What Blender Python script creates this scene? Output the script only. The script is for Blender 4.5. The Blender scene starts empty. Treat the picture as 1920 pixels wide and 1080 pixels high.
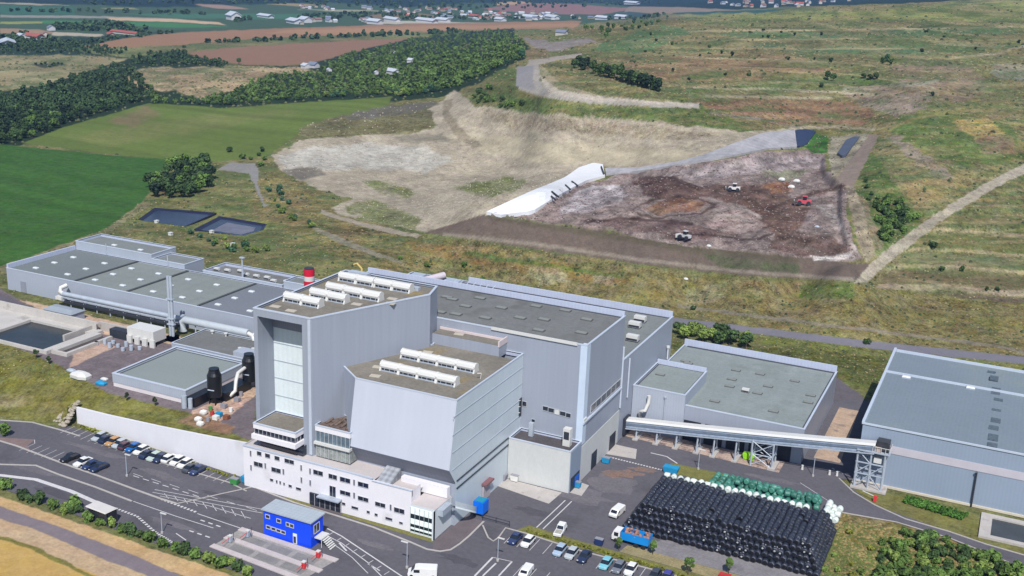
import bpy, math, random
import numpy as np
from mathutils import Vector, Matrix
random.seed(7)
SC = bpy.context.scene
COL = SC.collection
K = 1.25                      # one drawing unit = 1.25 m
# ------------------------------------------------------------------ camera geometry (axes: u along the facades, v away, z up)
F = 2094.9; CAMH = 100.0
PI_, RO, AZ = math.radians(16.5522), math.radians(-2.2372), math.radians(24.6453)
_cp, _sp, _cr, _sr = math.cos(PI_), math.sin(PI_), math.cos(RO), math.sin(RO)
_Y = np.array([0, -_sp, -_cp]); _X = np.array([1., 0, 0])
_C = np.array([_cr*_X + _sr*_Y, -_sr*_X + _cr*_Y, [0, _cp, -_sp]])
_B = np.array([[math.cos(AZ), -math.sin(AZ), 0], [math.sin(AZ), math.cos(AZ), 0], [0, 0, 1]])
RM = _C @ _B.T
def ray(x, y): return RM.T @ np.array([(x-960)/F, (y-540)/F, 1.0])
def at(x, y, z=0.0):
    d = ray(x, y); t = (z-CAMH)/d[2]
    return (float(t*d[0]), float(t*d[1]), float(z))
def atuv(x, y, z=0.0): return at(x, y, z)[:2]
def proj(u, v, z):
    w = np.stack([np.asarray(u, float), np.asarray(v, float), np.asarray(z, float)-CAMH], -1)
    c = w @ RM.T
    zz = np.maximum(c[..., 2], 1e-3)
    return 960+F*c[..., 0]/zz, 540+F*c[..., 1]/zz

# ------------------------------------------------------------------ numpy noise
def _hash(ix, iy, s):
    h = (ix.astype(np.int64)*374761393 + iy.astype(np.int64)*668265263 + s*974711) & 0x7fffffff
    h = ((h ^ (h >> 13))*1274126177) & 0x7fffffff
    h = h ^ (h >> 16)
    return (h % 65536)/65535.0
def vnoise(x, y, s=0):
    x = np.asarray(x, float); y = np.asarray(y, float)
    ix = np.floor(x); iy = np.floor(y); fx = x-ix; fy = y-iy
    fx = fx*fx*(3-2*fx); fy = fy*fy*(3-2*fy)
    a = _hash(ix, iy, s); b = _hash(ix+1, iy, s); c = _hash(ix, iy+1, s); d = _hash(ix+1, iy+1, s)
    return (a+(b-a)*fx)*(1-fy) + (c+(d-c)*fx)*fy
def fbm(x, y, s=0, o=4):
    t = 0; amp = .5; f = 1.0
    for i in range(o):
        t = t + amp*vnoise(np.asarray(x)*f+17.3*i, np.asarray(y)*f-9.1*i, s+i); amp *= .5; f *= 2.03
    return t/(1-.5**o)-.5        # about -.5 .. .5
def sstep(a, b, x):
    t = np.clip((np.asarray(x, float)-a)/(b-a), 0, 1); return t*t*(3-2*t)

# ------------------------------------------------------------------ colour and materials
KH = 1.55
def lin(c): return c/12.92 if c <= .04045 else ((c+.055)/1.055)**2.4
def S(r, g, b, k=KH): return (min(lin(r/255)/k, .92), min(lin(g/255)/k, .92), min(lin(b/255)/k, .92))
_mats = {}
def M(name, col, rough=.7, var=.12, scale=.5, fine=0.0, fscale=6.0, ribs=0.0, ribp=1.0, spec=.3, metal=0.0, bump=0.0, stain=None, objvar=0.0, stretch=None):
    """procedural paint: base colour varied by two noises, optional vertical sheet ribs, stains and per-object variation"""
    if name in _mats: return _mats[name]
    m = bpy.data.materials.new(name); m.use_nodes = True; nt = m.node_tree; N = nt.nodes; Lk = nt.links
    b = N['Principled BSDF']; b.inputs['Roughness'].default_value = rough; b.inputs['Metallic'].default_value = metal
    b.inputs['Specular IOR Level'].default_value = spec
    tc = N.new('ShaderNodeTexCoord'); src = tc.outputs['Object']
    if stretch:
        mp = N.new('ShaderNodeMapping'); mp.inputs['Scale'].default_value = stretch; Lk.new(src, mp.inputs['Vector']); src = mp.outputs[0]
    rgb = N.new('ShaderNodeRGB'); rgb.outputs[0].default_value = (*col, 1); cur = rgb.outputs[0]
    def mul(fac_out, lo, hi):
        nonlocal cur
        mr = N.new('ShaderNodeMapRange'); mr.inputs['To Min'].default_value = lo; mr.inputs['To Max'].default_value = hi
        mr.inputs['From Min'].default_value = .28; mr.inputs['From Max'].default_value = .72; mr.clamp = False
        Lk.new(fac_out, mr.inputs['Value'])
        mx = N.new('ShaderNodeVectorMath'); mx.operation = 'SCALE'
        Lk.new(cur, mx.inputs[0]); Lk.new(mr.outputs[0], mx.inputs['Scale']); cur = mx.outputs[0]
    def noise(sc, det=4):
        n = N.new('ShaderNodeTexNoise'); n.inputs['Scale'].default_value = sc/K; n.inputs['Detail'].default_value = det
        n.inputs['Roughness'].default_value = .6
        Lk.new(src, n.inputs['Vector']); return n.outputs['Fac']
    if stain:
        mix = N.new('ShaderNodeMix'); mix.data_type = 'RGBA'; mix.inputs[7].default_value = (*stain[0], 1)
        r = N.new('ShaderNodeMapRange'); r.inputs['From Min'].default_value = stain[2]; r.inputs['From Max'].default_value = stain[2]+.12
        Lk.new(noise(stain[1], 6), r.inputs['Value']); Lk.new(r.outputs[0], mix.inputs[0]); Lk.new(cur, mix.inputs[6]); cur = mix.outputs[2]
    nz = noise(scale); mul(nz, 1-var, 1+var)
    if fine: mul(noise(fscale, 3), 1-fine, 1+fine)
    if objvar:
        oi = N.new('ShaderNodeObjectInfo')
        mr = N.new('ShaderNodeMapRange'); mr.inputs['To Min'].default_value = 1-objvar; mr.inputs['To Max'].default_value = 1+objvar
        Lk.new(oi.outputs['Random'], mr.inputs['Value'])
        mx = N.new('ShaderNodeVectorMath'); mx.operation = 'SCALE'; Lk.new(cur, mx.inputs[0]); Lk.new(mr.outputs[0], mx.inputs['Scale']); cur = mx.outputs[0]
    height = None
    if ribs:
        sep = N.new('ShaderNodeSeparateXYZ'); Lk.new(tc.outputs['Object'], sep.inputs[0])
        tot = None
        for ax in (0, 1):
            k = N.new('ShaderNodeMath'); k.operation = 'MULTIPLY'; k.inputs[1].default_value = 2*math.pi/(ribp*K); Lk.new(sep.outputs[ax], k.inputs[0])
            s = N.new('ShaderNodeMath'); s.operation = 'SINE'; Lk.new(k.outputs[0], s.inputs[0])
            if tot is None: tot = s.outputs[0]
            else:
                a = N.new('ShaderNodeMath'); a.operation = 'ADD'; Lk.new(tot, a.inputs[0]); Lk.new(s.outputs[0], a.inputs[1]); tot = a.outputs[0]
        mr = N.new('ShaderNodeMapRange'); mr.inputs['From Min'].default_value = -1.6; mr.inputs['From Max'].default_value = 1.6
        mr.inputs['To Min'].default_value = 1-ribs; mr.inputs['To Max'].default_value = 1+ribs; Lk.new(tot, mr.inputs['Value'])
        mx = N.new('ShaderNodeVectorMath'); mx.operation = 'SCALE'; Lk.new(cur, mx.inputs[0]); Lk.new(mr.outputs[0], mx.inputs['Scale']); cur = mx.outputs[0]
    if bump:
        bp = N.new('ShaderNodeBump'); bp.inputs['Strength'].default_value = bump; bp.inputs['Distance'].default_value = .3
        Lk.new(noise(fscale, 4), bp.inputs['Height']); Lk.new(bp.outputs[0], b.inputs['Normal'])
    Lk.new(cur, b.inputs['Base Color'])
    _mats[name] = m
    return m

# ------------------------------------------------------------------ mesh builder and object helpers
class MB:
    def __init__(s): s.v = []; s.f = []; s.m = []; s.sm = []
    def add(s, vs, fs, mi=0, smooth=False):
        o = len(s.v); s.v += [tuple(map(float, p)) for p in vs]
        for f in fs: s.f.append(tuple(i+o for i in f)); s.m.append(mi); s.sm.append(smooth)
        return s
    def box(s, x0, x1, y0, y1, z0, z1, mi=0):
        v = [(x0,y0,z0),(x1,y0,z0),(x1,y1,z0),(x0,y1,z0),(x0,y0,z1),(x1,y0,z1),(x1,y1,z1),(x0,y1,z1)]
        return s.add(v, [(0,3,2,1),(4,5,6,7),(0,1,5,4),(1,2,6,5),(2,3,7,6),(3,0,4,7)], mi)
    def prism(s, poly, z0, z1, mi=0, top=True, bottom=True):
        n = len(poly); v = [(*p[:2], z0) for p in poly]+[(*p[:2], z1) for p in poly]
        f = [(i, (i+1) % n, (i+1) % n+n, i+n) for i in range(n)]
        if top: f.append(tuple(range(n, 2*n)))
        if bottom: f.append(tuple(range(n-1, -1, -1)))
        return s.add(v, f, mi)
    def loft(s, rings, mi=0, caps=True, smooth=False):
        n = len(rings[0]); v = [p for r in rings for p in r]; f = []
        for k in range(len(rings)-1):
            for i in range(n):
                j = (i+1) % n; f.append((k*n+i, k*n+j, (k+1)*n+j, (k+1)*n+i))
        s.add(v, f, mi, smooth)
        if caps: s.add(rings[0], [tuple(range(n-1, -1, -1))], mi); s.add(rings[-1], [tuple(range(n))], mi)
        return s
    def tube(s, path, r, seg=8, mi=0, r2=None, smooth=True):
        P = [Vector(p) for p in path]; rings = []
        for i, p in enumerate(P):
            d = (P[min(i+1, len(P)-1)]-P[max(i-1, 0)]).normalized()
            a = d.cross(Vector((0, 0, 1)))
            a = a.normalized() if a.length > 1e-3 else Vector((1, 0, 0))
            b = d.cross(a).normalized(); rr = r if r2 is None else r+(r2-r)*i/(len(P)-1)
            rings.append([tuple(p+a*rr*math.cos(2*math.pi*k/seg)+b*rr*math.sin(2*math.pi*k/seg)) for k in range(seg)])
        return s.loft(rings, mi, True, smooth)
    def beam(s, p0, p1, w=.15, mi=0): return s.tube([p0, p1], w*.7, 4, mi, smooth=False)
    def xform(s, fn): s.v = [fn(*p) for p in s.v]; return s
    def build(s, name, mat, parent=None, org=None):
        o0 = Vector(parent.get('_o', (0, 0, 0))) if parent is not None else Vector(org or (0, 0, 0))
        if parent is not None and parent.parent is not None and '_o' not in parent: o0 = Vector(parent.parent['_o'])
        me = bpy.data.meshes.new(name)
        me.from_pydata([tuple((Vector(p)-o0)*K) for p in s.v], [], s.f)
        mats = mat if isinstance(mat, (list, tuple)) else [mat]
        for m in mats: me.materials.append(m)
        me.polygons.foreach_set('material_index', s.m); me.polygons.foreach_set('use_smooth', s.sm); me.update()
        o = bpy.data.objects.new(name, me); COL.objects.link(o)
        if parent is not None: o.parent = parent
        else: o.location = o0*K; o['_o'] = tuple(o0)
        return o
def tag(o, label=None, cat=None, group=None, kind=None):
    if label: o['label'] = label
    if cat: o['category'] = cat
    if group: o['group'] = group
    if kind: o['kind'] = kind
    return o
def thing(name, label, cat, loc=(0, 0, 0), group=None, rz=0.0, local=False):
    o = bpy.data.objects.new(name, None); COL.objects.link(o); o.location = Vector(loc)*K; o.rotation_euler.z = rz
    o['_o'] = (0., 0., 0.) if local else tuple(map(float, loc)); o.empty_display_size = .5
    return tag(o, label, cat, group)
def kids(o): return [c for c in o.children]
def copy_tree(o, parent=None):
    c = o.copy(); COL.objects.link(c); c.parent = parent
    for ch in list(o.children): copy_tree(ch, c)
    return c
def place(proto, used, loc, rz=0, sc=1.0, label=None, group=None):
    """first call moves the prototype itself, later calls copy it with its parts"""
    r = proto if not used.get(proto.name) else copy_tree(proto)
    used[proto.name] = True
    r.location = Vector(loc)*K; r.rotation_euler = (0, 0, rz); r.scale = (sc, sc, sc) if not isinstance(sc, tuple) else sc
    if label: r['label'] = label
    if group: r['group'] = group
    return r
USED = {}
# ------------------------------------------------------------------ terrain heights
CP = [ # photo position, height of the ground there
 # road behind the plant and grass bank
 (1270,600,0),(1450,622,0),(1650,652,0),(1900,676,0),(1000,535,0),(1120,565,0),(700,510,4),(560,500,5),(470,478,5),(350,465,5),(200,440,5),(60,480,5),(1300,640,0),(1500,670,0),(900,500,2),
 # foot and crest of the dark bank
 (640,425,5),(760,440,6),(900,470,6),(1100,500,5),(1300,528,4),(1500,545,3),(1610,527,5),(1750,560,3),(1900,590,3),
 (905,403,16),(1000,415,16),(1100,428,15.5),(1200,441,15),(1300,455,15),(1450,472,14.5),(1590,490,14),(830,432,9),
 # waste and pit
 (1100,370,20),(1200,345,24),(1250,390,19),(1350,430,16),(1400,350,21),(1500,380,19),(1500,310,22),(1560,300,22),(1540,440,17),(1600,440,17),(1600,350,22),(1300,320,22),
 # quarry floor and slope
 (600,300,3),(560,340,3),(700,330,0),(650,380,3),(800,380,1),(900,340,2),(980,305,7),(1060,312,12),(560,280,4),(700,270,3),(820,260,7),(950,360,6),
 (900,240,12),(1000,255,15),(1100,264,18),(1200,272,21),(1300,278,24),(850,185,15),(900,200,22),(950,207,24),(1000,214,25.5),(950,248,13.5),(1120,224,28),(1230,232,30),(1400,248,30),(1500,245,28),(1620,245,30),
 # bench road and hill
 (980,150,36),(1010,175,36),(1100,185,37),(1200,193,37),(1310,197,37),(1000,105,40),(1080,150,40),(1240,165,42),(1100,110,43),(1150,70,46),(1240,40,50),
 (1300,110,46),(1300,50,50),(1500,130,47),(1500,70,52),(1400,38,54),(1550,30,57),(1700,60,58),(1700,130,50),(1700,190,42),(1600,18,62),(1750,12,65),(1900,5,67),(1900,70,60),(1900,140,48),(1850,200,42),(1800,160,46),
 (1750,270,32),(1880,280,32),(1700,330,26),(1650,400,18),(1700,440,14),(1800,380,20),(1900,350,23),(1800,470,11),(1900,460,12),(1900,520,7),(1780,520,7),(1650,290,28),
 # fields and woods on the left
 (100,400,2),(270,375,2),(100,310,1),(300,330,1),(400,300,1),(500,290,3),(330,408,2),(430,420,2),(420,350,2),(500,380,3),
 (100,240,-1),(280,190,2),(450,200,5),(600,190,9),(720,180,13),(650,240,8),(790,220,12),(50,200,0),(0,270,0),(250,150,3),(0,140,0),(150,120,0),
 (400,160,6),(600,160,8),(740,120,10),(850,130,20),(920,100,26),(980,80,33),(620,110,3),(400,110,0),(500,95,-3),(300,85,-6),(700,75,-6),(700,55,-12),(950,55,-4),(1080,50,10),
 (100,60,-12),(300,40,-16),(0,90,-10),(600,35,-18),(900,35,-18),(1050,25,-18),(1200,15,-12),(0,30,-18),(300,10,-18),(600,5,-18),(900,5,-18),(1200,-10,-14),(0,-20,-18),(500,-40,-15),(1000,-40,-12),
 (1500,-10,20),(1700,-20,40),(1920,-25,55),(1300,-30,0),(-200,200,0),(-200,400,3),(-200,60,-14),(-300,-60,-16),(2150,60,60),(2150,200,42),(2150,400,18),(2150,600,3),(2300,700,0),(2200,20,66),(1800,700,0),(1600,760,0),(1100,640,0),(500,560,4),(150,560,5),
]
_cp_px = []; _cp_z = []
for (x, y, z) in CP:
    u, v, _ = at(x, y, z); X, Y = proj(u, v, 0.0); _cp_px.append((X/500., Y/220.)); _cp_z.append(z)
_cp_px = np.array(_cp_px); _cp_z = np.array(_cp_z, float)
def _tpsk(r2): return .5*r2*np.log(r2+1e-9)
_n = len(_cp_z)
_A = np.zeros((_n+3, _n+3)); _d = ((_cp_px[:, None]-_cp_px[None])**2).sum(-1)
_A[:_n, :_n] = _tpsk(_d)+np.eye(_n)*2e-3; _A[:_n, _n] = 1; _A[:_n, _n+1:] = _cp_px; _A[_n, :_n] = 1; _A[_n+1:, :_n] = _cp_px.T
_w = np.linalg.solve(_A, np.concatenate([_cp_z, [0, 0, 0]]))
def h_tps(u, v):
    u = np.asarray(u, float).ravel(); v = np.asarray(v, float).ravel()
    X, Y = proj(u, v, np.zeros_like(u)); X = np.clip(X, -500, 2500)/500.; Y = np.clip(Y, -110, 900)/220.
    out = np.empty_like(X)
    for i in range(0, len(X), 20000):
        q = np.stack([X[i:i+20000], Y[i:i+20000]], 1)
        d = ((q[:, None]-_cp_px[None])**2).sum(-1)
        out[i:i+20000] = _tpsk(d) @ _w[:_n] + _w[_n] + q @ _w[_n+1:]
    return np.clip(out, -22, 72)
TERR = 5.5
def _atv(x, y, v): d = ray(x, y); t = v/d[1]; return t*d[0], CAMH+t*d[2]
WALLU = []; WALLV = []; WALLZ = []
for (x, y) in [(128,760),(200,778),(300,800),(400,820),(470,832)]:      # top edge of the white retaining wall
    v_ = 162.9-(x-128)/342.*3.7
    u_, z_ = _atv(x, y, v_); WALLU.append(u_); WALLV.append(v_); WALLZ.append(z_)
WALLU[-1] = -126.6
def h_site(u, v):
    """flat yard at 0; the terrace left of the tower at 5.5 with its grass slope"""
    u = np.asarray(u, float); v = np.asarray(v, float)
    toe = np.interp(u, [-260, -215, -192, -185, -178.5, WALLU[0]-.3]+WALLU, [158, 154, 155.5, 158, 160.5, WALLV[0]+.15]+[a+.15 for a in WALLV])
    crest = np.interp(u, [-260, -232, -215, -200, -178, -152, -126], [184, 181, 178.5, 179, 172.4, 172.4, 172.4])
    wallz = np.interp(u, [WALLU[0]-.8, WALLU[0]]+WALLU[1:], [0, WALLZ[0]-.5]+[a-.6 for a in WALLZ[1:]])
    t = sstep(0, 1, (v-toe)/(crest-toe)*.9+.05)
    z = wallz*np.clip((v-toe)/1.1, 0, 1) + (np.maximum(TERR, wallz)-wallz)*np.where(v > toe, t, 0)
    left = 1-sstep(-127.2, -126.2, u)
    deep = 1-sstep(-127, -118, u)
    return np.where(v > 190, TERR*deep, z*left)
def polysd(X, Y, P):
    n = len(P); dmin = np.full(X.shape, 1e9); inside = np.zeros(X.shape, bool)
    for i in range(n):
        x0, y0 = P[i]; x1, y1 = P[(i+1) % n]; dx, dy = x1-x0, y1-y0
        t = np.clip(((X-x0)*dx+(Y-y0)*dy)/(dx*dx+dy*dy+1e-9), 0, 1)
        dmin = np.minimum(dmin, (X-x0-t*dx)**2+(Y-y0-t*dy)**2)
        c = ((y0 > Y) != (y1 > Y)); c &= X < (x1-x0)*(Y-y0)/((y1-y0) if y1 != y0 else 1e-9)+x0
        inside ^= c
    d = np.sqrt(dmin); return np.where(inside, -d, d)
WASTE = np.array([(925,405),(985,374),(1060,350),(1130,338),(1180,320),(1240,311),(1340,304),(1430,285),(1500,281),(1545,289),(1550,318),(1580,345),(1580,400),(1594,450),(1606,480),(1590,488),(1300,457),(1100,424),(965,407)], float)
PHASE = {}
def h_ter(u, v):
    u = np.asarray(u, float); v = np.asarray(v, float); sh = u.shape
    uu, vv = u.ravel(), v.ravel()
    v0 = np.interp(uu, [-260, -160, -110, -75], [238, 246, 262, 272]); w = sstep(0, 1, (vv-v0)/26.)
    w = np.maximum(w, sstep(0, 1, (-uu-262)/18.)*sstep(165, 190, vv))
    hs = h_site(uu, vv); ht = np.where(w > 0, 0, 0.)
    k = w > 0
    if k.any():
        hh = np.zeros_like(uu); b_ = h_tps(uu[k], vv[k]); X, Y = proj(uu[k], vv[k], b_)
        m = sstep(1240, 1340, X)*(1-sstep(150, 205, Y)) + sstep(1640, 1700, X)*sstep(375, 400, Y)*(1-sstep(545, 562, Y))
        ph = ((b_+1.6*fbm(uu[k]*.012, vv[k]*.012, 91, 3))/3.4) % 1.0
        dig = np.zeros_like(b_); kk = (X > 900) & (X < 1640) & (Y > 270) & (Y < 500)
        if kk.any(): dig[kk] = 3.0*sstep(0, 9, -polysd(X[kk], Y[kk], WASTE))
        hh[k] = b_+m*3.4*.55*(sstep(0, .32, ph)-ph)-dig; ht = hh
        if uu.size > 100000: pp = np.zeros_like(uu); pm = np.zeros_like(uu); pp[k] = ph; pm[k] = m; PHASE['p'] = pp.reshape(sh); PHASE['m'] = pm.reshape(sh)
    return (hs*(1-w)+ht*w).reshape(sh)
def G(pts, n=700):
    """photo positions -> points on the terrain (first hit of the sight line)"""
    out = []
    for (x, y) in pts:
        d = ray(x, y); d = d/np.hypot(d[0], d[1])
        r = np.concatenate([np.linspace(110, 700, n), np.geomspace(702, 9000, 500)])
        z = CAMH+d[2]*r; h = h_ter(d[0]*r, d[1]*r); i = np.argmax(z <= h)
        if not (z <= h).any(): i = len(r)-1
        a, b = r[max(i-1, 0)], r[i]
        for _ in range(12):
            m = .5*(a+b)
            if CAMH+d[2]*m <= float(h_ter(np.array([d[0]*m]), np.array([d[1]*m]))[0]): b = m
            else: a = m
        out.append((d[0]*b, d[1]*b, CAMH+d[2]*b))
    return out
def Gz(u, v): return float(h_ter(np.array([u]), np.array([v]))[0])

# ------------------------------------------------------------------ terrain zones: outline in the photo, colour, mottling, noise height, edge softness, structure name
Z = []
def zone(name, col, poly, mott=.5, rough=.12, soft=5, wob=5, alpha=1.0, ymin=-200): Z.append((name, lin3(col), np.array(poly, float), mott, rough, soft, wob, alpha))
def lin3(c): return np.array(S(*c))
GRASS = (116, 118, 78)
# far plain
zone('plain', (76,98,76), [(-900,-110),(1250,-110),(1250,20),(1150,40),(1000,52),(700,52),(330,62),(150,95),(-900,95)], .3, 0, 3, 2)
zone('plain', (42,62,58), [(-900,-110),(2600,-110),(2600,-22),(1920,-6),(1700,6),(1560,10),(1400,16),(1280,24),(1130,6),(860,6),(760,14),(620,4),(430,10),(300,14),(150,8),(-900,6)], .8, 0, 3, 3)
for p, c in [([(0,5),(60,6),(130,10),(60,9),(0,7)],(180,170,150)),([(190,15),(250,14),(260,17),(200,17)],(150,150,110)),([(0,28),(150,29),(320,34),(230,35),(0,32)],(150,150,140)),([(200,33),(330,35),(410,42),(425,47),(330,41),(210,38)],(205,180,150)),([(0,40),(80,40),(78,44),(0,45)],(150,155,95)),
             ([(80,38),(330,42),(430,50),(330,52),(200,46),(80,44)],(80,130,85)),([(0,10),(140,13),(140,27),(0,27)],(70,110,88)),([(0,53),(70,55),(110,62),(60,66),(0,62)],(165,140,115)),([(365,7),(420,9),(470,17),(420,17),(380,12)],(165,140,125)),([(500,8),(545,6),(600,9),(560,12)],(160,145,110)),
             ([(560,18),(640,18),(760,20),(640,22)],(160,160,135)),([(690,28),(780,24),(830,31),(790,36),(700,34)],(135,120,95)),([(905,17),(960,8),(1030,5),(1160,14),(1200,15),(1130,27),(1000,26)],(150,118,112)),([(930,5),(970,2),(1000,6),(930,10)],(190,160,130)),([(1180,12),(1300,14),(1420,22),(1230,28),(1170,24)],(150,135,120)),([(1120,32),(1180,22),(1230,26),(1170,38)],(70,92,90)),([(1260,24),(1480,16),(1420,26),(1260,27)],(62,96,90)),([(230,25),(560,26),(640,32),(500,36),(330,34)],(80,118,92)),([(700,38),(870,42),(1080,41),(870,44),(690,45)],(190,185,170)),([(100,60),(190,64),(200,69),(95,66)],(190,178,160))]:
    zone('plain', c, p, .25, 0, 1.5, 1.5)
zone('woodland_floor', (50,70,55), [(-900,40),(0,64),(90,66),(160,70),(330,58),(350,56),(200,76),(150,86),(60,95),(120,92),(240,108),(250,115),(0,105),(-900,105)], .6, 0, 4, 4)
# ploughed fields
zone('ploughed_field', (162,128,102), [(150,88),(230,72),(330,61),(500,54),(700,47),(900,42),(1090,39),(1085,52),(960,56),(880,57),(740,62),(640,66),(520,70),(430,76),(340,84),(230,92)], .16, 0, 2, 2)
zone('ploughed_field', (184,148,114), [(500,62),(560,55),(800,49),(1085,43),(1085,50),(900,54),(640,64)], .16, 0, 4, 3, .6)
zone('dry_grass', (120,124,84), [(150,92),(340,84),(500,74),(640,66),(860,58),(960,57),(860,64),(600,77),(420,88),(340,98),(240,108)], .5, 0, 3, 3)
zone('ploughed_field', (152,120,100), [(345,101),(420,90),(600,79),(800,70),(745,84),(690,95),(610,118),(540,122),(460,121),(360,106)], .16, 0, 2, 2)
zone('dry_grass', (152,144,112), [(-500,105),(0,104),(130,103),(210,107),(245,112),(215,126),(150,150),(60,164),(0,168),(-500,180)], .5, .1, 3, 4)
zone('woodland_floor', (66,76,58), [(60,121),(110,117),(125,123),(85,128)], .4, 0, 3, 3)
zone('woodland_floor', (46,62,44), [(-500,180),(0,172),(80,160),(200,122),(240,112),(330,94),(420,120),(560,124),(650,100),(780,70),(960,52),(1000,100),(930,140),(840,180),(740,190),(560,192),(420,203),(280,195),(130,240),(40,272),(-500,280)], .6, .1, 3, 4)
zone('dry_grass', (168,150,122), [(225,140),(265,128),(330,128),(420,122),(560,126),(600,136),(500,140),(470,160),(440,170),(380,185),(330,172),(300,170),(260,165)], .9, .2, 4, 6)
# meadow and crops
zone('meadow', (106,122,66), [(42,268),(120,238),(280,193),(430,203),(560,192),(735,181),(728,200),(620,225),(560,250),(500,292),(410,302),(330,302),(100,276)], .22, .03, 2, 2)
zone('meadow', (124,128,80), [(120,255),(300,225),(520,205),(560,212),(380,245),(200,275)], .25, .03, 14, 8, .7)
zone('meadow', (128,116,88), [(200,225),(280,200),(300,215),(240,240)], .3, .03, 10, 8, .8)
zone('crop_field', (70,104,52), [(-700,262),(0,270),(60,276),(200,290),(330,300),(300,322),(285,350),(268,378),(200,428),(90,470),(0,500),(-700,640)], .4, .12, 2, 1.5)
zone('dry_grass', (140,134,104), [(268,378),(285,382),(210,434),(100,478),(0,510),(0,500),(90,468),(200,428)], .6, .1, 3, 3)
# quarry
QY = (178,168,150)
zone('quarry', QY, [(512,292),(560,262),(640,256),(760,252),(818,238),(806,205),(850,170),(890,192),(1000,212),(1110,216),(1230,226),(1400,247),(1450,244),(1500,238),(1400,268),(1330,300),(1200,322),(1130,312),(1000,372),(920,402),(830,432),(790,434),(640,402),(608,396),(655,372),(560,338),(522,312)], .45, .2, 4, 6)
zone('quarry', (188,178,155), [(880,250),(1000,262),(1200,278),(1330,285),(1280,303),(1130,310),(1000,304),(900,285)], .25, .15, 8, 8, .8)
zone('quarry', (150,138,118), [(900,205),(1100,225),(1230,235),(1350,255),(1250,262),(1100,250),(960,240)], .8, .3, 8, 10, .7)
zone('quarry', (192,188,178), [(520,292),(600,275),(700,268),(800,275),(850,300),(800,322),(700,315),(620,318),(540,315)], .5, .3, 8, 8, .9)
zone('quarry', (128,122,112), [(530,316),(600,314),(612,326),(570,336),(535,330)], .4, .2, 5, 5)  # spot of shade on the quarry floor, put into the ground colour
zone('quarry', (140,134,120), [(730,255),(830,250),(850,262),(770,268)], .4, .2, 5, 5, .8)
for p in ([(640,382),(700,374),(790,410),(780,430),(690,415)], [(676,340),(710,337),(780,360),(770,371),(700,358)], [(850,350),(960,330),(990,345),(920,372)]):
    zone('quarry', (122,128,84), p, .8, .3, 8, 9, .85)
zone('quarry', (118,114,84), [(560,240),(640,216),(760,204),(810,208),(815,238),(740,250),(600,256),(560,258)], .8, .2, 5, 6)
zone('quarry', (110,106,100), [(640,218),(720,200),(810,188),(825,196),(780,210),(660,226)], .4, .1, 5, 5, .8)
zone('quarry', (150,140,122), [(830,190),(850,182),(842,210),(870,245),(905,275),(890,280),(850,250),(830,215)], .4, .4, 3, 4)
# shrubs edge and bench
zone('scrub', (96,108,66), [(880,190),(900,155),(960,120),(980,150),(960,180),(1010,195),(1120,200),(1310,200),(1380,225),(1440,240),(1400,248),(1230,228),(1110,218),(1000,212),(890,198)], .8, .3, 4, 5)
zone('hill', (126,122,88), [(985,80),(1010,60),(1090,48),(1250,27),(1430,30),(1560,15),(1700,6),(1920,-4),(2600,-20),(2600,640),(1920,590),(1640,545),(1630,500),(1600,390),(1610,330),(1650,250),(1500,240),(1440,240),(1380,222),(1310,196),(1130,190),(1000,160),(1010,110)], .9, .25, 4, 5)
HB = (128,112,90); HG = (104,116,76); HT = (88,116,86)
for p, c, a in [([(1080,130),(1300,100),(1500,105),(1580,140),(1400,150),(1240,150)],(146,124,98),.8),([(1100,90),(1250,45),(1300,60),(1200,100)],(98,124,88),.8),([(1250,28),(1600,20),(1920,-2),(2300,-10),(2300,30),(1700,40),(1400,36)],(138,142,88),.9),
    ([(1350,62),(1600,56),(1900,48),(1900,62),(1600,72),(1380,70)],HT,.7),([(1380,84),(1620,88),(1800,80),(1900,88),(1700,104),(1450,98)],HT,.75),([(1300,40),(1500,42),(1700,46),(1500,52),(1320,48)],HG,.6),
    ([(1320,150),(1520,150),(1700,150),(1720,158),(1500,170),(1330,160)],HG,.8),([(1300,190),(1450,185),(1600,190),(1640,210),(1620,235),(1450,232),(1340,205)],(138,112,92),.9),([(1700,110),(1800,115),(1860,160),(1800,195),(1700,170),(1670,130)],(138,122,106),.8),
    ([(1580,175),(1720,150),(1760,170),(1730,205),(1680,220),(1620,200)],(142,130,118),.9),([(1850,120),(2200,110),(2200,160),(1880,150)],(134,134,120),.7),([(1690,215),(1800,205),(1900,240),(1920,300),(1800,310),(1720,280),(1670,245)],(100,116,68),.85),
    ([(1780,225),(1850,222),(1890,250),(1830,262)],(166,148,100),.8),([(1830,255),(1900,255),(1905,290),(1840,285)],(138,116,98),.7),([(1660,255),(1680,250),(1790,330),(1760,340)],(140,130,116),.9),
    ([(1612,300),(1640,285),(1730,420),(1660,470),(1600,395)],(96,114,66),.85),([(1700,340),(1760,330),(1800,350),(1720,410)],(136,124,88),.8),([(1600,370),(1615,365),(1655,440),(1650,470),(1630,450)],(144,132,112),.85)]:
    zone('hill', c, p, .75, .25, 5, 7, min(1, a*1.2))
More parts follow.
